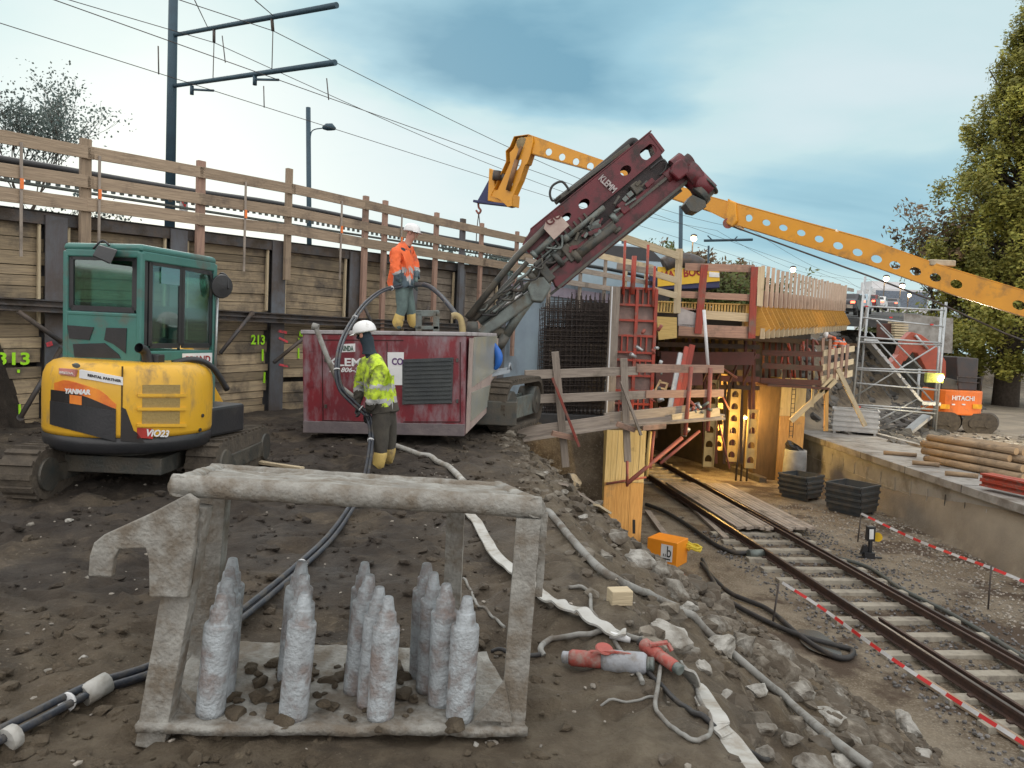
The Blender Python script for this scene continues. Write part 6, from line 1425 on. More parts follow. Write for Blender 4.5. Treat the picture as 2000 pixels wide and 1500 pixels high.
for a,b,lb in (((1682,1003),(1675,1058),'thin dark stake holding the tape below the steel bin'),((1936,1105),(1930,1190),'thin dark stake holding the tape at the right edge'),((1521,1140),(1508,1220),'thin stake holding the near tape end above the puddle'),((1600,1140),(1513,1310),'')):
    if not lb: continue
    c=G(*b,ZT); t=P(*a,c.y); mb=MB(); mb.cyl(c-Vector((0,0,.1)),t,.018,n=6); single('stake',mb,st_dark,lb,'stake','stakes of the barrier tapes')
# orange box
r=thing('orange_box',P(1290,1098,16.4),'orange steel box with a white label beside the foot of the formwork column','box'); 
a=P(1262,1097,16.5); b=P(1321,1096,16.1); h=P(1321,1047,16.1).z-b.z; dd=(b-a); dd.z=0; z0=min(a.z,b.z); a.z=b.z=z0; pn=Vector((-dd.y,dd.x,0)).normalized()*.6
mb=MB(); mb.hexa([a,b,b+pn,a+pn,a+Vector((0,0,h)),b+Vector((0,0,h)),b+pn+Vector((0,0,h)),a+pn+Vector((0,0,h))]); bo=obj('body',mb,orgb,r,.012)
nn=dd.cross(Vector((0,0,1))).normalized()
def bp(u,v,d=.003): return a+dd*u+Vector((0,0,h*v))+nn*d
mb=MB(); mb.prism([bp(.48,.2),bp(.86,.2),bp(.86,.86),bp(.48,.86)],nn*.004); lb_=obj('label_plate',mb,white,bo)
ink=mk('black ink',(.03,.03,.03),bump=0)
text('b',bp(.66,.38,.009),dd,(0,0,1),.34,ink,bo,'logo',.10,0,.002,.002); text('ıı',bp(.54,.38,.009),dd,(0,0,1),.13,ink,bo,'logo',.06,0,.002,.0)
mb=MB(); mb.beam(bp(.54,.29,.01),bp(.80,.29,.01),.004,.03); obj('logo_bar',mb,ink,bo)
mb=MB(); rn=random.Random(1); o=P(1352,1072,16.6)
pts=[o+Vector((math.cos(k*1.1)*.16+rn.gauss(0,.04),math.sin(k*1.1)*.16,.02*k%.1+rn.gauss(0,.03))) for k in range(30)]; mb.tube(spl(pts,4),.02,6); single('rope_bundle',mb,mk('yellow rope',(.75,.60,.05),(.6,.45,.05),rough=.8),'bundle of yellow rope lying right of the orange box','rope')

# ---------------- scaffold tower ----------------
def tower():
    r=thing('scaffold_tower',G(1750,840,-1.9),'silver aluminium scaffold stair tower standing on the platform yard','scaffold tower'); Y=33.5
    def bar(a,b,w=.028,m_=st_galv,nm='tube',dy=0,dy2=None): mb=MB(); mb.cyl(P(*a,Y+dy),P(*b,Y+(dy if dy2 is None else dy2)),w,n=7); return obj(nm,mb,m_,r)
    for a,b,dy in (((1690,540),(1660,838),0),((1698,575),(1672,830),.9),((1848,590),(1826,845),0),((1840,600),(1822,835),1.4),((1796,720),(1790,800),.8),((1702,560),(1685,640),.4)): bar(a,b,.055,dy=dy,nm='upright')
    for a,b in (((1684,598),(1846,606)),((1682,620),(1842,638)),((1676,658),(1840,670)),((1676,668),(1838,674)),((1670,719),(1834,724)),((1670,722),(1832,730)),((1668,748),(1832,762)),((1663,793),(1828,808)),((1664,790),(1830,800))): bar(a,b,.04,nm='ledger')
    for a,b in (((1664,778),(1838,670)),((1700,650),(1822,785)),((1708,622),(1745,660)),((1720,640),(1800,720)),((1700,830),(1790,780)),((1730,830),(1826,785))): bar(a,b,.036,dy=.3,nm='diagonal')
    for a,b,w in (((1692,664),(1798,790),.34),((1770,846),(1812,812),.3)):
        mb=MB(); mb.beam(P(*a,Y+.6),P(*b,Y+.6),.7,.12); st=obj('stair_flight',mb,mk('pale alu stair',(.5,.5,.5),(.4,.4,.4),rough=.4,metal=.5),r)
    for k in range(9):
        t=(k+.5)/9; mb=MB(); mb.box(P(lerp(1695,1800,t),lerp(662,788,t),Y+.25),(.12,.5,.03)); obj('step',mb,st_galv,r)
    for a,b in (((1792,786),(1828,788)),((1680,662),(1706,664))): mb=MB(); mb.beam(P(*a,Y+.4),P(*b,Y+.4),.8,.14); obj('landing',mb,st_galv,r)
    for px,py in ((1692,598),(1820,634),(1678,795),(1740,620)): mb=MB(); mb.box(P(px,py,Y-.06),(.12,.05,.06)); obj('red_coupler',mb,redt,r)
tower()
lampthing('scaffold_lamp',P(1838,738,33.0),'bright lit lamp with green rim hanging on the scaffold tower right upright','',lampw) if False else None
L1=P(1838,739,32.9); r=thing('scaffold_lamp',L1,'brightly lit work lamp on the right upright of the scaffold tower','work lamp'); mb=MB(); mb.rock(L1,.16,1,(1,.6,1),2,0,0); obj('bulb',mb,lampw,r); mb=MB(); mb.box(L1+Vector((-.22,.15,.0)),(.75,.2,.42)); obj('housing',mb,mk('yellow green housing',(.5,.55,.1),rough=.5),r,.02)
spot(L1+Vector((0,-.2,0)),(13,26,-2),700,(1,.85,.6),110)
spot(Vector((23,27,1.5)),(20.2,31,-2),2200,(1,.80,.45),70)  # assumed yard lamp out of view, added to brighten the ground there
r=thing('assumed_yard_flood_lamp',(23,27,-1.9),'assumed flood lamp on a pole, out of view in the yard right of the log pile','flood lamp'); mb=MB(); mb.cyl(Vector((23,27.2,-1.9)),Vector((23,27.2,1.6)),.05); obj('mast',mb,st_galv,r); mb=MB(); mb.box(Vector((23.05,27.1,1.72)),(.4,.25,.15)); obj('lamp_housing',mb,st_dark,r)
# lit street lamps far away
for px,py,Y,rr_,lb in ((1355,466,75,.45,'lit street lamp glowing behind the brown shrubs'),(1549,527,85,.45,'lit street lamp glowing above the upright timbers'),(1731,545,90,.5,'lit street lamp glowing under the crane boom, left of two'),(1762,560,100,.55,'lit street lamp glowing over the flat roofed building'),(1776,577,80,.28,'small lit lamp low above the scaffold tower')):
    o=P(px,py,Y); lampthing('lit_street_lamp',o,lb,rr_,lampw,'street lamp','lit street lamps in the distance',pole=-2)

# ---------------- orange excavator ----------------
def orangex():
    Y=35.5; base=G(1870,845,-1.98); r=thing('orange_excavator',base,'orange excavator with white lettering working in the yard behind the scaffold tower','excavator')
    def q(px,py,d=0): return P(px,py,Y+d)
    mb=MB(); b4=[q(1832,808),q(1915,812),q(1917,764),q(1834,758)]
    arc=[]; n=12
    a=q(1832,808); c=q(1916,812); top=q(1834,760).z; bot=a.z
    for k in range(n+1):
        u=k/n; arc.append(Vector((lerp(a.x,c.x,u),Y-.45*math.sin(math.pi*u)**.6,0)))
    pl=[v+Vector((0,0,bot)) for v in arc]+[Vector((c.x,Y+1.6,bot)),Vector((a.x,Y+1.6,bot))]
    mb.prism(pl,(0,0,top-bot)); bo=obj('counterweight',mb,org,r,.06)
    text('HITACHI',q(1859,781,-.47),(1,0,0),(0,0,1),.28,white,bo,'lettering',1.02,0,.004,.008)
    for x in (1841,1904): mb=MB(); mb.box(q(x+4,794,-.42),(.42,.08,.2)); obj('lamp_plate',mb,mk('amber plate',(.95,.45,.03),bump=0),bo)
    for x in (1862,1882): mb=MB(); mb.box(q(x,790,-.47),(.14,.04,.06)); obj('white_mark',mb,white,bo)
    mb=MB(); mb.prism([q(1872,762),q(1908,764),q(1912,700),q(1868,696)],(0,1.2,0)); obj('cab',mb,mk('dark cab',(.045,.045,.05),(.07,.05,.045),scale=3,rough=.4),r,.05)
    mb=MB(); mb.prism([q(1838,760),q(1872,762),q(1870,742),q(1842,736)],(0,1.2,0)); obj('engine_deck',mb,hydr,r,.04)
    mb=MB(); 
    for a_,b_ in (((1870,745),(1912,748)),((1916,764),(1918,735)),((1870,752),(1870,735)),((1870,736),(1916,738))): mb.cyl(q(*a_,-.1),q(*b_,-.1),.025,n=6)
    obj('handrail',mb,st_dark,r)
    for k,(x0,x1,y0,y1) in enumerate(((1790,1866,812,852),(1868,1938,815,855))):
        mb=MB(); cx=(x0+x1)/2; c0=q(cx,(y0+y1)/2); w=(x1-x0)*Y/1500; hh=(y1-y0)*Y/1500; pl=[]
        for k2 in range(20):
            an=2*math.pi*k2/20; pl.append(Vector((c0.x+(w/2-hh/2)*(1 if math.cos(an)>0 else -1)+math.cos(an)*hh/2,Y-.4,base.z+hh/2+math.sin(an)*hh/2)))
        mb.prism(pl,(.5,.7,0)); tk=obj('crawler_track',mb,trk,r)
        mb=MB(); mb.box(Vector((c0.x,Y-.42,base.z+hh*.5)),(w*.55,.06,hh*.3))
        for s in (-1,1): mb.cyl(Vector((c0.x+s*(w/2-hh/2),Y-.46,base.z+hh/2)),Vector((c0.x+s*(w/2-hh/2),Y-.40,base.z+hh/2)),hh*.2)
        obj('wheels',mb,trk,tk)
    mb=MB(); mb.prism([q(x,y,.2) for x,y in ((1848,750),(1822,748),(1806,716),(1792,690),(1782,688),(1768,706),(1752,700),(1764,664),(1780,648),(1800,654),(1828,674),(1848,706))],(0,.45,0)); obj('boom',mb,mk('red orange paint',(.42,.08,.04),(.33,.07,.04),scale=4,rough=.4),r,.03)
    mb=MB(); mb.prism([q(x,y,.15) for x,y in ((1758,690),(1768,700),(1752,728),(1740,724),(1742,708))],(0,.6,0)); obj('bucket',mb,MATS['red orange paint'],r,.02)
    mb=MB(); mb.cyl(q(1788,655,.1),q(1812,682,.1),.06); obj('boom_ram',mb,st_galv,r)
orangex()
mb=MB(); mb.hexa([P(1765,684,44),P(1860,690,44),P(1860,690,46),P(1765,684,46),P(1765,612,44),P(1862,622,44),P(1862,622,46),P(1765,612,46)]); single('concrete_wall',mb,conc,'plain grey concrete wall behind the orange excavator arm','wall')
r=thing('board_stack',P(1755,664,43),'stack of pale boards left of the plain concrete wall','board stack')
for k in range(7): mb=MB(); mb.box(P(1754,660-k*5,43),(.75,.8,.10)); obj('board',mb,w_new,r)
mb=MB(); mb.hexa([P(1712,664,43),P(1742,664,43),P(1742,664,44.5),P(1712,664,44.5),P(1712,632,43),P(1742,632,43),P(1742,632,44.5),P(1712,632,44.5)]); single('brown_crate',mb,w_dk,'dark brown crate left of the stack of pale boards','crate',bevel=.03)
# far building
r=thing('office_building',P(1760,600,190),'pale flat roofed office block far behind the scaffold tower','building')
a=P(1706,602,190); b=P(1812,602,190); zt=P(1720,560,190).z; zt2=P(1780,566,190).z
mb=MB(); mb.box(((a.x+b.x)/2,195,(a.z-6+zt2)/2),(b.x-a.x,10,zt2-a.z+6)); wl=obj('facade',mb,mk('pale facade',(.62,.62,.63),(.55,.55,.57),scale=.2,rough=.8),r)
mb=MB(); mb.box((a.x+4,196,zt2+.8),(7,6,2.4)); obj('roof_plant',mb,MATS['pale facade'],r)
for k in range(5): 
    z=lerp(a.z+.5,zt2-.9,k/4); mb=MB(); mb.box(((a.x+b.x)/2,189.96,z),(b.x-a.x-.6,.1,.85)); obj('window_band',mb,mk('grey blue glass band',(.14,.18,.24),rough=.2,bump=0),r)
# ---------------- trees ----------------
def leaves(mb,c,r,n,rn,size,flat=1):
    for i in range(n):
        d=Vector((rn.gauss(0,1),rn.gauss(0,1),rn.gauss(0,1)*flat)); d=d.normalized()*r*rn.random()**.45; p=c+d
        s=size*rn.uniform(.6,1.4); a=Vector((rn.gauss(0,1),rn.gauss(0,1),rn.gauss(0,1))).normalized(); b=a.orthogonal().normalized()
        k=len(mb.v); mb.v+=[p-a*s,p-b*s*.6,p+a*s,p+b*s*.6]; mb.face((k,k+1,k+2,k+3))
def tree(name,base,h,spread,lab,cat,lm,seed,nl=2500,size=.1,trunk=.15,depth=5,leafr=.35,group=None,ns=3,up=.5,first=.35):
    rn=random.Random(seed); r=thing(name,base,lab,cat,group); tb=MB(); lb=MB(); tips=[]
    def br(p,d,L,rad,lv):
        q=p+d*L; mid=p.lerp(q,.5)+Vector((rn.gauss(0,1),rn.gauss(0,1),0))*L*.05
        tb.tube([p,mid,q],[rad,rad*.85,rad*.7],5 if lv>1 else 8,False)
        if lv>=depth: tips.append(q); return
        if lv>=depth-1: tips.append(mid)
        for k in range(ns if lv>0 else ns+1):
            a=Vector((rn.gauss(0,1),rn.gauss(0,1),rn.gauss(0,.5))).normalized(); nd=(d*.75+a*spread+Vector((0,0,up*.3))).normalized(); br(q if k==0 else p.lerp(q,rn.uniform(.5,1)),nd,L*rn.uniform(.6,.85),rad*.62,lv+1)
    br(Vector(base),Vector((0,0,1)),h*first,trunk,0)
    per=max(1,nl//max(1,len(tips)))
    for t in tips:
        if rn.random()<.15: continue
        leaves(lb,t,leafr*rn.uniform(.6,1.5),int(per*rn.uniform(.4,1.7))+1,rn,size)
    obj('trunk',tb,bark,r); obj('crown',lb,lm,r); return r
b=P(45,360,27); b.z=3
tree('young_tree',b,7.7,.42,'slender young tree with sparse fine grey leaves behind the left guardrail','tree',leaf_b,5,5200,.05,.06,5,.5,None,3,.7,.30)
b=P(150,360,29); b.z=2.2
tree('young_tree',b,4.2,.8,'low sparse shrubby tree right of the young tree behind the guardrail','tree',leaf_b,9,600,.07,.06,4,.45)
rn=random.Random(31)
def poplar():
    base=G(1955,790,-1.9); base=Vector((base.x+.3,base.y,-2)); ax=base+Vector((.8,0,0)); sc=base.y/1500
    r=thing('poplar_tree',base,'huge columnar poplar with golden green autumn foliage at the right edge','tree')
    tb=MB(); lb=MB(); H_=37
    tb.tube([base,base+Vector((0,0,8)),base+Vector((.8,0,18)),base+Vector((1.0,0,25))],[.9,.7,.45,.12],12)
    for i in range(150):
        z=rn.uniform(3,21); a=rn.uniform(0,6.28); w=wid(z)*rn.uniform(.4,.7); p=base+Vector((0,0,z)); q=p+Vector((math.cos(a)*w,math.sin(a)*w,rn.uniform(2,4.5))); tb.tube([p,p.lerp(q,.5)+Vector((0,0,-.4)),q],[.16,.1,.03],5,False)
    obj('trunk',tb,bark,r)
    for i in range(1500):
        z=2.6+rn.random()*30; a=rn.uniform(0,2*math.pi); w=wid(z); rr=w*(rn.random()**.35); c=ax+Vector((math.cos(a)*rr,math.sin(a)*rr,z)); 
        if rn.random()<.05+.35*sm(20,31,z): continue
        sz=rn.uniform(.45,1.15); n=int(140*sz)
        leaves(lb,c,sz,n,rn,.14,1.6)
    obj('crown',lb,leaf_a,r)
def wid(z):
    z-=.0
    return max(.3,6.5*sm(-3,5,z)*(1-max(0,(z-8)/26)**1.35))*(1+.10*math.sin(z*1.3)+.07*math.sin(z*2.9))
poplar()
b=P(2075,700,60); b.z=-2; tree('broad_tree',b,22,.8,'dense golden green tree crown right of the poplar trunk','tree',leaf_a,3,6000,.2,.4,5,1.5)
b=P(1915,690,66); b.z=-2; tree('broad_tree',b,15,.8,'dark green tree low behind the poplar, left of its trunk','tree',leaf_c,14,5000,.2,.3,5,1.3)
b=P(1815,640,62); b.z=0; tree('slender_tree',b,12.5,.55,'sparse slender brown leaved tree just left of the poplar','tree',leaf_d,21,4200,.2,.16,5,.7)
for k,(px,pt,Y,lm,lb,sd) in enumerate(((1255,440,60,leaf_c,'leafy green tree between the two dark poles behind the red panel',41),(1295,455,62,leaf_c,'green tree just left of the dark line pole',42),(1345,470,64,leaf_d,'rusty brown tree right of the dark line pole',43),(1390,485,66,leaf_d,'brown tree behind the pale pole',44),(1440,505,68,leaf_c,'small green tree left of the upright timbers',45),(1215,470,58,leaf_b,'grey green small tree behind the thin dark pole',46),(890,480,60,leaf_b,'low grey tree seen through the guardrail left of the chain',47),(940,485,60,leaf_b,'low grey tree seen through the guardrail right of the chain',48))):
    t=P(px,pt,Y); base=Vector((t.x,Y,.5)); h=(t.z-.5); tree('roadside_tree',base,h*1.12,.85,lb,'tree',lm,sd,5200,.21,.12,4,.85,'roadside trees beyond the bridge',3,.5,.3)
mb=MB(); rn=random.Random(17)
for i in range(140):
    u=i/140; c=P(lerp(1170,1480,u),lerp(530,560,u),62)+Vector((rn.gauss(0,1),rn.gauss(0,2),rn.uniform(-2,.3))); leaves(mb,c,1.4,60,rn,.17,.8)
for i in range(90):
    u=i/90; c=P(lerp(1700,1900,u),lerp(625,640,u),115)+Vector((rn.gauss(0,1),rn.gauss(0,2),rn.uniform(-2,.5))); leaves(mb,c,2.2,40,rn,.4,.8)
single('far_hedge',mb,leaf_c,None,None,kind='stuff')
# ---------------- people ----------------
def skinmesh(J,E,root,sub=2):
    me=bpy.data.meshes.new('s'); names=list(J); idx={n:i for i,n in enumerate(names)}
    me.from_pydata([tuple(J[n][0]) for n in names],[(idx[a],idx[b]) for a,b in E],[]); o=bpy.data.objects.new('s',me); COL.objects.link(o)
    m_=o.modifiers.new('k','SKIN'); 
    if not me.skin_vertices: 
        bpy.context.view_layer.objects.active=o
    for n,i in idx.items():
        r_=J[n][1]; r_=r_ if isinstance(r_,tuple) else (r_,r_); v=me.skin_vertices[0].data[i]; v.radius=r_; v.use_root=(n==root)
    s=o.modifiers.new('b','SUBSURF'); s.levels=sub; s.render_levels=sub; m_.use_smooth_shade=True
    e=evalmesh(o); bpy.data.objects.remove(o); return e
def person(lab,base,J,mats,jacket,facing,bootm=None,hands=(),helmet=True,trou_m=None,top=None,jl=None):
    """J: joints in world coords"""
    r=thing('person',base,lab,'person')
    E=[('pelvis','waist'),('waist','chest'),('chest','neck'),('neck','head'),('head','crown'),('chest','shL'),('shL','elL'),('elL','haL'),('chest','shR'),('shR','elR'),('elR','haR'),('pelvis','hiL'),('hiL','knL'),('knL','anL'),('anL','toL'),('pelvis','hiR'),('hiR','knR'),('knR','anR'),('anR','toR')]
    rad={'pelvis':.155,'waist':.135,'chest':.15,'neck':.06,'head':.088,'crown':.075,'shL':.075,'shR':.075,'elL':.052,'elR':.052,'haL':.036,'haR':.036,'hiL':.115,'hiR':.115,'knL':.095,'knR':.095,'anL':.06,'anR':.06,'toL':.04,'toR':.04}
    me=skinmesh({k:(J[k],rad[k]) for k in rad},E,'pelvis',2)
    b=addmesh('body',me,[trou_m,mats or skin,navy],r)
    off=wloc(r); nz=J['neck']; 
    for p in b.data.polygons:
        c=p.center+off
        if (c-J['head']).length<.17 or (c-J['crown']).length<.15: p.material_index=1
        elif c.z>J['waist'].z: p.material_index=2
    # jacket
    JJ={'a':(J['pelvis']+Vector((0,0,-.02)),(.205,.20)),'b':(J['waist'],(.195,.19)),'c':(J['chest'],(.21,.20)),'n':(J['neck']-Vector((0,0,.03 if top else -.015)),.105 if top else .085),'sl':(J['shL'],.115),'el':(J['elL'],.088),'wl':(J['elL'].lerp(J['haL'],.8),.062),'sr':(J['shR'],.115),'er':(J['elR'],.088),'wr':(J['elR'].lerp(J['haR'],.8),.062)}
    me=skinmesh(JJ,[('a','b'),('b','c'),('c','n'),('c','sl'),('sl','el'),('el','wl'),('c','sr'),('sr','er'),('er','wr')],'b',3)
    for v in me.vertices: 
        q=v.co; v.co=q+v.normal*(.030*noise.noise(Vector((q.x*9,q.y*9,q.z*5)))+.020*noise.noise(q*19)-.006)
    j=addmesh('jacket',me,[jacket,refl,jl or jacket],r)
    for p in j.data.polygons:
        c=p.center+off; w=J['waist']; z=c.z
        arm=min((c-J['elL']).length,(c-J['elR']).length)
        if abs(z-(w.z-.07))<.03 or abs(z-(w.z+.10))<.03 and arm>.13: p.material_index=1
        elif z<w.z-.11 : p.material_index=2
        for a_,b_ in (('elL','haL'),('elR','haR')):
            d=J[b_]-J[a_]; t=(c-J[a_]).dot(d)/d.length_squared; dist=(c-J[a_]-d*t).length
            if dist<.12:
                if .05<t<.25: p.material_index=1
                elif t>=.25: p.material_index=2 if jl else 0
    # boots
    for s in 'LR':
        a=J['an'+s]; k=J['kn'+s]; t=J['to'+s]
        me=skinmesh({'k':(a.lerp(k,.82),.094),'m':(a.lerp(k,.4),.086),'a':(a,.078),'h':(a+(a-t).normalized()*.05+Vector((0,0,-.03)),.05),'t':(t,.055)},[('k','m'),('m','a'),('a','h'),('a','t')],'a',2); addmesh('boot',me,bootm or boot,r)
    # hands: palm, four fingers, thumb, closed round what they hold
    for s,(gd,gm) in hands:
        h=J['ha'+s]; d=(J['ha'+s]-J['el'+s]).normalized(); side=d.cross(Vector(gd)).normalized(); 
        pj={'w':(h,.030),'p':(h+d*.05,(.042,.028)),'q':(h+d*.085,(.040,.022))}; ed=[('w','p'),('p','q')]
        for k,f in enumerate((-1.5,-.5,.5,1.5)):
            o=h+d*.085+side*f*.019; l=(.036,.042,.040,.032)[k]; a_=o+d*l; b_=a_+(d*.3+Vector(gd)).normalized()*l*.8; c_=b_+(Vector(gd)-d*.8).normalized()*l*.6
            pj['a%d'%k]=(o,.0095); pj['b%d'%k]=(a_,.009); pj['c%d'%k]=(b_,.0085); pj['d%d'%k]=(c_,.007); ed+= [('q','a%d'%k),('a%d'%k,'b%d'%k),('b%d'%k,'c%d'%k),('c%d'%k,'d%d'%k)]
        o=h+d*.035+side*.035; pj['t0']=(o,.012); pj['t1']=(o+side*.025+d*.02+Vector(gd)*.015,.0105); pj['t2']=(o+side*.012+d*.035+Vector(gd)*.04,.009); ed+= [('p','t0'),('t0','t1'),('t1','t2')]
        addmesh('glove',skinmesh(pj,ed,'p',1),gm,r)
    # face and helmet
    hd=J['head']; cr=J['crown']; upd=(cr-hd).normalized(); f=Vector(facing).normalized(); f=(f-upd*f.dot(upd)).normalized(); sd=f.cross(upd)
    c=hd.lerp(cr,.45)
    mb=MB(); mb.tube([c+f*.088+upd*.02,c+f*.108-upd*.02,c+f*.09-upd*.035],[.010,.018,.008],8); obj('nose',mb,mats or skin,r)
    for s in (-1,1):
        mb=MB(); mb.rock(c+f*.082+sd*s*.034+upd*.018,.012,1,(1,1,.7),2,0,0); obj('eye',mb,blkp,r)
        mb=MB(); mb.rock(c+sd*s*.094-upd*.0,.026,3,(.5,.8,1.2),2,0,0); obj('ear',mb,skin,r)
    mb=MB(); mb.tube([c+f*.092-upd*.055-sd*.025,c+f*.098-upd*.058,c+f*.092-upd*.055+sd*.025],.006,6); obj('mouth',mb,mk('lips',(.35,.12,.1),bump=0),r)
    mb=MB(); hb=c+upd*.035; prof=[(.128,-.005),(.130,.012),(.126,.04),(.115,.075),(.09,.108),(.055,.128),(.02,.136)]
    mb.lathe(hb,prof,24,upd)
    for i,v in enumerate(mb.v):
        d=v-hb; mb.v[i]=hb+d+f*(d.dot(f))*.12
    he=obj('helmet',mb,helm,r); sf=he.modifiers.new('s','SOLIDIFY'); sf.thickness=.004
    mb=MB(); n=10; 
    for k in range(n+1):
        a=lerp(-1.1,1.1,k/n); dr_=f*math.cos(a)+sd*math.sin(a); p=hb+dr_*(.128+.016*math.cos(a)); mb.v+=[p,p+dr_*.045*math.cos(a*.9)-upd*.012,p+dr_*.045*math.cos(a*.9)-upd*.016,p-upd*.006]
    for k in range(n): 
        for q in range(4): mb.face((k*4+q,k*4+(q+1)%4,k*4+4+(q+1)%4,k*4+4+q))
    obj('peak',mb,helm,he)
    if top: 
        me=skinmesh({'a':(J['neck']-Vector((0,0,.06)),.125),'b':(J['neck']+Vector((0,0,.03)),.080),'c':(hd+Vector((0,0,.04)),.098)},[('a','b'),('b','c')],'b',2); addmesh('hood',me,top,r)
    return r
def jt(px,py,Y): return P(px,py,Y)
Y=9.1
J=dict(pelvis=jt(752,805,Y),waist=jt(747,770,Y),chest=jt(737,722,Y),neck=jt(722,683,Y-.02),head=jt(715,664,Y-.03),crown=jt(711,642,Y-.03),
 shL=jt(714,714,Y+.15),elL=jt(700,760,Y+.22),haL=jt(700,792,Y+.08),shR=jt(742,722,Y-.20),elR=jt(729,776,Y-.24),haR=jt(718,806,Y-.12),
 hiL=jt(758,822,Y+.09),knL=jt(760,862,Y+.12),anL=jt(760,897,Y+.15),toL=jt(748,903,Y+.15),hiR=jt(744,822,Y-.08),knR=jt(744,868,Y-.10),anR=jt(742,910,Y-.10),toR=jt(730,917,Y-.12))
for k in ('anL','toL','anR','toR'): 
    pass
pb_=J['anR'].copy(); pb_.z=-.04
person('person in muddy yellow jacket and white helmet holding a hose beside the drill rig',pb_,J,navy,hiv,(-1,.35,-.35),hands=(('L',((0,-.6,-.6),blkp)),('R',((0,.6,-.6),blkp))),trou_m=trou,top=navy,jl=trou)  # navy head and nose: shadow on the face painted into the colour
Y=13.0
def O(px,py,dy=0): return P(px,py,Y+dy)
J=dict(pelvis=O(790,560),waist=O(788,540),chest=O(787,502),neck=O(797,474),head=O(803,463),crown=O(805,448),
 shL=O(800,490,.18),elL=O(812,525,.15),haL=O(812,552,.0),shR=O(774,492,-.18),elR=O(771,528,-.25),haR=O(783,552,-.15),
 hiL=O(795,575,.1),knL=O(802,603,.1),anL=O(806,632,.12),toL=O(816,638,.08),hiR=O(784,576,-.1),knR=O(786,604,-.1),anR=O(773,634,-.08),toR=O(782,640,-.14))
b=J['anR'].copy(); b.z=P(780,641,13).z
op=person('person in orange jacket and white helmet standing on the drill rig holding a hose',b,J,None,hio,(1,-.2,-.55),hands=(('L',((.3,-.6,-.6),mk('grey glove',(.10,.13,.12)))),('R',((.5,.5,-.6),mk('grey glove',(.10,.13,.12))))),trou_m=trog,jl=mk('dark slate cloth',(.09,.13,.16),(.07,.10,.12),scale=6))
mb=MB(); mb.prism([P(x,y,12.95) for x,y in ((762,520),(774,516),(784,560),(762,566),(755,552))],(0,.05,0)); obj('coat_tail',mb,hio,op,.02)
Y=31
J=dict(pelvis=O(1652,690),waist=O(1648,672),chest=O(1636,662),neck=O(1624,658),head=O(1618,657),crown=O(1613,655),shL=O(1634,664,.2),elL=O(1628,676,.2),haL=O(1618,684,.1),shR=O(1634,664,-.2),elR=O(1630,678,-.2),haR=O(1622,690,-.2),hiL=O(1653,695,.1),knL=O(1650,712,.1),anL=O(1652,730,.1),toL=O(1646,732,.1),hiR=O(1653,695,-.1),knR=O(1650,712,-.1),anR=O(1653,730,-.1),toR=O(1647,732,-.1))
person('person in bright orange jacket bending over the far pier work platform',J['anR'],J,None,hio,(-1,0,-.5),hands=(),trou_m=navy)

# ---------------- hoses and cables ----------------
def hose(pts,r,mat,lab,name='hose',cat='hose',group=None,n=8,drop=None,seg=8,clamp=False): 
    mb=MB(); q=spl(pts,seg)
    if clamp: q=[Vector((v.x,v.y,max(v.z,H(v.x,v.y)+r*.7))) for v in q]; q=[q[0]]+[(q[i-1]+q[i]*2+q[i+1])/4 for i in range(1,len(q)-1)]+[q[-1]]
    mb.tube(q,r,n); return single(name,mb,mat,lab,cat,group)
def gz(px,py,lift=.02):   # point on the modelled ground under a pixel
    d=ray(px,py); t=1.0
    for i in range(4000):
        p=CAM+d*t
        if p.z-H(p.x,p.y)<lift: return p
        t+=.02 if t<12 else .05
    return p
hw=P(700,795,9.1)
def bundle(pts,r,off,mat,lab,name='hose_bundle',n=3):
    rr=thing(name,pts[0],lab,'hose bundle')
    for k in range(n):
        a=2*math.pi*k/n; q=[p+Vector((math.cos(a)*off,math.sin(a)*off*.6,math.sin(a)*off)) for p in spl(pts,8)]; mb=MB(); mb.tube(q,r,8); obj('hose',mb,mat,rr)
    q=spl(pts,8)
    for i in range(12,len(q)-2,19):
        d=(q[i+1]-q[i]).normalized(); mb=MB(); mb.cyl(q[i]-d*.006,q[i]+d*.006,off+r*.98); obj('tie_wrap',mb,white,rr)
    return rr
bundle([P(800,558,12.9),P(780,560,12.8),P(748,568,12.3),P(715,592,11.4),P(690,625,10.4),P(668,665,9.6),P(658,710,9.1),P(664,755,9.0),P(690,785,9.0),P(712,804,9.0),P(722,822,9.0),P(724,860,8.9),P(716,918,8.4),P(705,955,7.0)]+[gz(x,y,.05) for x,y in ((680,1000),(640,1055),(570,1120),(480,1195),(400,1250),(300,1308),(180,1348),(80,1398),(-60,1470))],.017,.023,blueh,'blue black hose bundle running from the rig through both workers to the foreground')
hose([P(812,556,12.9),P(835,558,12.7),P(858,575,12.4),P(880,600,11.9),P(892,617,11.65)],.04,blueh,'black hose from the orange worker hands into the exhaust pipe')
mb=MB(); 
for (x0,y0),(x1,y1) in (((162,1360),(210,1332)),((10,1448),(30,1436))): a=gz(x0,y0,.05); b=gz(x1,y1,.05); mb=MB(); mb.cyl(a,b,.047,n=12); single('hose_sleeve',mb,whiteh,'white muddy sleeve taped round the hose bundle, '+('the larger one' if x0>100 else 'at the left edge'),'sleeve')
def gh(pp,r,mat,lab,name='hose',cat='hose',lift=None,n=8,group=None): return hose([gz(x,y,r if lift is None else lift) for x,y in pp],r,mat,lab,name,cat,group,n,clamp=True)
gh([(766,868),(800,880),(850,900),(880,915),(905,940)],.035,whiteh,'pale muddy hose curving on the soil from the drill rig')
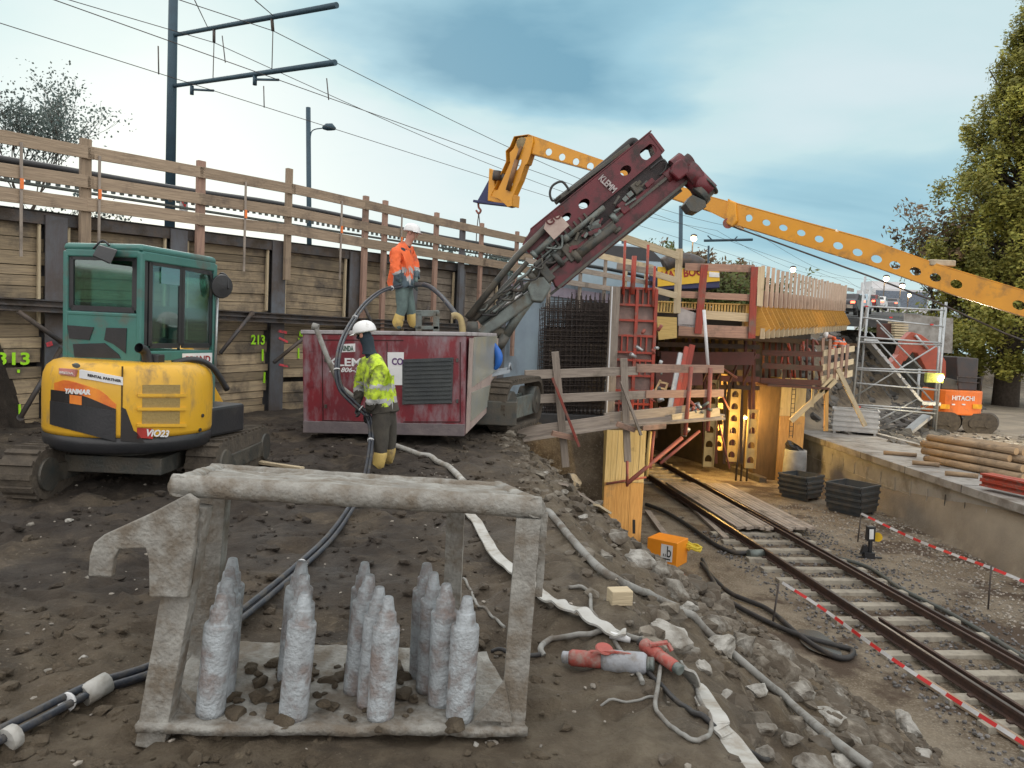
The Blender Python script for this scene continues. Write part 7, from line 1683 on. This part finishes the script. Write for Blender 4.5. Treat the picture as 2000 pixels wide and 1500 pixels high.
gh([(1050,990),(1085,1015),(1110,1045),(1150,1090),(1190,1125),(1240,1150),(1290,1172),(1340,1200),(1400,1250),(1470,1310),(1540,1370),(1620,1440),(1700,1500)],.030,greyh,'long grey hose running down the debris slope behind the rack')
gh([(960,1275),(1000,1278),(1040,1280),(1055,1278)],.012,blk,'black cable lying on the soil behind the rack','cable','cable')
gh([(905,1130),(922,1160),(930,1180),(960,1205),(985,1225)],.009,greyh,'thin pale cable behind the right pegs of the rack','cable','cable')
gh([(1110,1150),(1150,1155),(1155,1195),(1175,1225),(1200,1255),(1240,1310),(1255,1335)],.012,greyh,'grey cable looping above the red plug','cable','cable')
gh([(1062,1280),(1056,1265),(1075,1250),(1130,1240),(1190,1238),(1235,1245),(1255,1252)],.016,greyh,'thick grey cable arching over the red and grey plug','cable','cable')
gh([(1270,1300),(1310,1320),(1370,1330),(1400,1300),(1450,1330)],.012,greyh,'cable crossing under the white flat hose','cable','cable') if False else None
gh([(1290,1300),(1285,1340),(1280,1380),(1300,1410),(1340,1440),(1370,1445),(1388,1430),(1386,1400),(1368,1370),(1350,1320),(1330,1295)],.010,greyh,'pale cable lying in a round loop below the plugs','cable','cable')
gh([(1255,1300),(1300,1350),(1360,1400),(1420,1440),(1500,1490)],.013,blk,'dark cable running to the lower right beside the white flat hose','cable','cable')
gh([(1170,1385),(1230,1375),(1285,1360)],.006,greyh,'thin string across the soil below the grey plug','string','string')
# lower level hoses (track side)
def lh(pp,r,mat,lab,z=ZT): return hose([G(x,y,z+r+.02) for x,y in pp],r,mat,lab)
lh([(1262,985),(1300,1000),(1350,1030),(1400,1065),(1440,1080),(1490,1078)],.06,blk,'thick black hose from the bridge ending at a grey pipe piece beside the rail')
lh([(1372,1092),(1390,1130),(1420,1170),(1480,1205),(1560,1240),(1630,1260),(1665,1270),(1655,1285),(1620,1278),(1560,1240),(1500,1190),(1430,1160),(1395,1130),(1370,1100)],.05,blk,'brown black hose lying in a long loop beside the puddle')
lh([(1640,1090),(1700,1110),(1760,1150),(1850,1195),(1920,1235),(2010,1290),(2100,1340)],.045,mk('dark green hose',(.06,.075,.07),(.09,.09,.08),rough=.6),'dark hose running along the far side of the rails')
mb=MB(); a=G(1462,1082,ZT+.12); mb.cyl(a,a+Vector((.45,.1,0)),.11); single('pipe_piece',mb,greyhy,'short grey pipe piece lying against the near rail','pipe')
# flat white hoses
def flat(pp,w,lab,tw=None,lift=.012): 
    q=spl([gz(x,y,lift) for x,y in pp],14)
    for _ in range(25): q=[q[0]]+[(q[i-1]+q[i]*2+q[i+1])/4 for i in range(1,len(q)-1)]+[q[-1]]
    q=[Vector((v.x,v.y,max(v.z,H(v.x,v.y)+.012)+.012)) for v in q]
    for _ in range(5): q=[q[0]]+[(q[i-1]+q[i]*2+q[i+1])/4 for i in range(1,len(q)-1)]+[q[-1]]
    q=[v+Vector((0,0,.008)) for v in q]; mb=MB(); mb.ribbon(q,w,(0,0,1),.012,[ (0 if tw is None else tw(i/len(q))) for i in range(len(q))]); return single('flat_hose',mb,whiteh,lab,'flat hose')
flat([(912,1000),(940,1040),(960,1080),(998,1118),(1040,1150),(1062,1172),(1095,1190),(1130,1200),(1165,1225),(1200,1246),(1222,1248)],.085,'flattened white hose lying on the soil behind and right of the rack')
flat([(1330,1318),(1365,1355),(1395,1410),(1430,1460),(1480,1530)],.10,'wide flat white hose running to the bottom edge from the red plug')
# plugs
def plug(a,b,r,lab,parts):
    A_=gz(*a,.05); B_=gz(*b,.05); d=(B_-A_); L=d.length; d.normalize(); t=thing('cable_connector',A_,lab,'connector')
    for nm,f0,f1,k,m_ in parts:
        mb=MB(); p=A_+d*L*f0; ll=L*(f1-f0); mb.lathe(p,[(r*k*.8,0),(r*k,ll*.08),(r*k,ll*.45),(r*k*.94,ll*.5),(r*k,ll*.55),(r*k,ll*.92),(r*k*.8,ll)],20,d); obj(nm,mb,m_,t)
    return t,A_,B_,d
t,a,b,d=plug((1098,1283),(1278,1298),.050,'dirty red and grey industrial plug connector lying on the soil, the larger',[('cable_gland',0,.10,.6,plugg),('red_housing',.08,.47,.82,plugr),('grey_housing',.44,.92,1.1,plugg),('end_cap',.91,1.0,.7,greyhy)])
c=a.lerp(b,.52); mb=MB(); mb.lathe(c+Vector((-.03,0,.055)),[(.042,0),(.046,.008),(.04,.014)],16,(.1,-.3,1)); obj('hinged_lid',mb,plugr,t)
mb=MB(); mb.beam(c+Vector((-.10,-.02,.05)),c+Vector((.02,-.03,.062)),.02,.012); mb.beam(c+Vector((.02,-.03,.06)),c+Vector((.1,-.04,.055)),.012,.01); obj('latch',mb,plugr,t)
t,a,b,d=plug((1248,1252),(1330,1310),.036,'smaller dirty red plug joined to the wide white hose, the right hand one',[('cable_gland',0,.12,.6,blk),('red_housing',.1,.5,1.0,plugr),('red_sleeve',.48,.88,.85,plugr),('end_cap',.87,1,.75,greyhy)])
c=a.lerp(b,.4); mb=MB(); mb.beam(c+Vector((-.03,0,.04)),c+Vector((.06,.0,.055)),.03,.012); mb.beam(c+Vector((.06,0,.05)),c+Vector((.08,-.02,.02)),.02,.012); obj('latch',mb,plugr,t)
mb=MB(); a=gz(1192,1240,.02); b=gz(1232,1250,.02); mb.cyl(a,b,.02,n=8); single('cable_label',mb,white,'white and yellow label wrapped on the grey cable by the plug','label')
# ---------------- rubble ----------------
stone_p=mk('pale concrete rubble',(.40,.39,.36),(.27,.26,.235),scale=7,rough=.95,bump=1.0,bscale=22,dirt=(.13,.11,.085),dsc=4,damt=.55)
rn=random.Random(11)
def onslope(px,py,r): return gz(px,py,r*.15)
UN=['','first','second','third','fourth','fifth','sixth','seventh','eighth','ninth','tenth','eleventh','twelfth','thirteenth','fourteenth','fifteenth','sixteenth','seventeenth','eighteenth','nineteenth']
def ordn(n): return (UN[n] if n<20 else ['twentieth','thirtieth','fortieth'][n//10-2] if n%10==0 else ['twenty','thirty','forty'][n//10-2]+' '+UN[n%10])+' from the top'
big=[((1120,935),.42,(1,.8,1)),((1090,918),.20,(1,1,.8)),((1222,1152),.0,None),((1300,1230),.30,(1.3,1,.6)),((1160,985),.2,(1.2,.8,.5)),((1205,1045),.24,(1,1,.7)),((1240,1085),.3,(1.3,1,.8)),((1275,1110),.26,(1,1.2,.8)),((1312,1150),.34,(.9,1.3,.8)),((1345,1185),.2,(1,1,.7)),((1395,1220),.26,(1.2,1,.8)),((1430,1195),.22,(1,.8,.9)),((1405,1255),.24,(1.2,1,.7)),((1450,1255),.24,(1,1,.8)),((1515,1275),.42,(1.2,.9,.8)),((1475,1345),.15,(1.2,.9,.7)),((1560,1345),.24,(1.3,1,.7)),((1632,1352),.17,(1,1,.9)),((1620,1400),.2,(1.2,1,.7)),((1590,1425),.2,(1,1,.7)),((1690,1395),.16,(1,1,.8)),((1775,1420),.46,(1.5,.8,.7)),((1660,1440),.2,(1,1,.8)),((1700,1470),.22,(1.1,1,.8)),((1650,1480),.2,(1,1,.7)),((1740,1480),.18,(1,1,.7)),((1580,1490),.18,(1.2,1,.8)),((1800,1470),.2,(1,1,.8)),((1490,1420),.12,(1,1,.7)),((1540,1440),.13,(1,1,.7)),((1420,1360),.10,(1,1,.7)),((1330,1010),.2,(1,1,.5)),((1100,960),.14,(1,1,.7)),((1140,1010),.13,(1,1,.7)),((1180,1085),.14,(1,1,.7)),((1350,1270),.14,(1.3,1,.6)),((1370,1300),.12,(1,1,.6)),((50,1190),.05,(1.3,1,.7)),((170,1128),.03,(1,1,1)),((165,1285),.045,(1,1,.8)),((100,1310),.05,(1.5,1,.5)),((1075,900),.16,(1,1,.8)),((1062,925),.12,(1,1,.8)),((490,890),.16,(2.2,1,.45)),((1490,1470),.12,(1,1,.8)),((930,1455),.03,(1,1,.8)),((1045,1475),.03,(1,1,.7)),((60,1025),.06,(1,1,.8)),((135,1015),.05,(1,1,.9))]
for k,(p,s,sq) in enumerate(big):
    if s==0: continue
    c=onslope(*p,s); 
    mb=MB(); mb.rock(c-Vector((0,0,s*.1)),s*.62,k+3,sq,3,.5,14)
    wh='at the slope top below the work platform' if p[1]<960 else 'on the upper debris slope' if p[1]<1120 else 'midway down the debris slope' if p[1]<1300 else 'low on the debris slope'
    od=sorted([q for q,s_,_ in big if s_>0 and q[0]>=600],key=lambda q:q[1]).index(p)+1 if p[0]>=600 else 0
    lab2='%s broken concrete lump %s, number %d counting down from the top of the slope'
    if p[0]<600: wh='on the dark soil left of the rack' if p[0]<400 else 'on the soil behind the rack'
    sz='large' if s>.29 else 'mid sized' if s>.15 else 'small'
    o=single('rubble_stone',mb,stone if k%3 else stone_p,('%s concrete lump %s, %s'%(sz,wh.replace('on the ','on '),ordn(od)) if od else '%s stone %s, %s'%(sz,wh,{50:'brownish, at the left frame edge',170:'pale, farthest from the camera',165:'pale, nearest the hose',100:'flat, near the hose',490:'long and flat',60:'below the excavator track',135:'right of the excavator track'}.get(p[0],'small pale'))),'rubble stone','broken concrete and stone lumps')
stone_x=0
mb=MB()
for i in range(3400):
    y=2.6+rn.random()**.7*12; xc=1.0-.1*(y-2.5); xt=4.3-.12*(y-10)+1.3*sm(13.2,10.6,y)+.1*max(0,9-y); x=xc-.3+rn.random()**.9*(xt-xc+.4)
    d=math.hypot(x,y); mb.rock(Vector((x,y,H(x,y)+.0)),rn.choice((.02,.025,.03,.045,.06,.09))*(1 if d>4 else .6),i,(1.2,1,.7),1,.6,4)
for i in range(620):
    y=3.6+rn.random()*11; xc=1.0-.1*(y-2.5); xt=4.3-.12*(y-10)+1.3*sm(13.2,10.6,y)+.1*max(0,9-y); x=lerp(xc,xt,rn.uniform(.28,1.03))
    mb.rock(Vector((x,y,H(x,y)-.03)),rn.choice((.06,.08,.1,.12,.16,.22)),i+900,(1.3,1,.7),2,.5,9)
single('small_rubble',mb,mk('brown rubble stone',(.20,.18,.15),(.10,.085,.065),scale=9,rough=.95,bump=.8,bscale=22,isl=.45,dirt=(.085,.068,.05),dsc=4,damt=.8),None,None,kind='stuff')
mb=MB()
for i in range(2600):
    y=1.7+rn.random()**1.4*11; x=rn.uniform(-.75*y,.25+.02*y); 
    if -1.5<x<.1 and 2.9<y<3.9 and rn.random()<.6: continue
    mb.rock(Vector((x,y,H(x,y)+.003)),rn.choice((.008,.01,.012,.018,.03))*(1+.1*y),i,(1.2,1,.6),1,.6,3)
for i in range(70):
    u=rn.random(); c=Vector((lerp(-1.15,-.35,u)+rn.gauss(0,.05),3.28+rn.gauss(0,.16),.045+abs(rn.gauss(0,.015)))) if i<40 else Vector((rn.uniform(-1.3,-.1),rn.uniform(3.0,3.6),.05))
    mb.rock(c,rn.choice((.015,.02,.03,.045)),i+50,(1.2,1,.7),2,.7,4)
single('soil_clods',mb,GM,None,None,kind='stuff')
mb=MB()
for i in range(420):
    y=1.8+rn.random()**1.4*9; x=rn.uniform(-.72*y,1.0); mb.rock(Vector((x,y,H(x,y)+.002)),rn.choice((.005,.007,.01,.016)),i,(1.3,1,.6),1,.6,3)
single('pebbles',mb,gravel,None,None,kind='stuff')
a=gz(1190,1165,.04); b=gz(1235,1155,.06); mb=MB(); mb.beam(a,a+Vector((.13,.03,.0)),.10,.09); single('wood_block',mb,w_new,'pale sawn wood block lying on the slope beside the long grey hose','wood block',bevel=.006)
for k,(p,q,w,lb) in enumerate((((1098,945),(1170,992),.12,'pale broken board below the big concrete lump'),((1158,985),(1182,1000),.2,'short pale board end at the foot of the formwork column'),((440,888),(520,905),.08,'pale broken board lying behind the rack left end'),((520,905),(590,915),.07,'thin pale board lying behind the rack'))):
    mb=MB(); mb.beam(gz(*p,.04),gz(*q,.04),w,.03); single('loose_board',mb,w_new if k else w_grey,lb,'board')
for k,(p,q) in enumerate((((1290,1480),(1000,1180)),)):
    pass
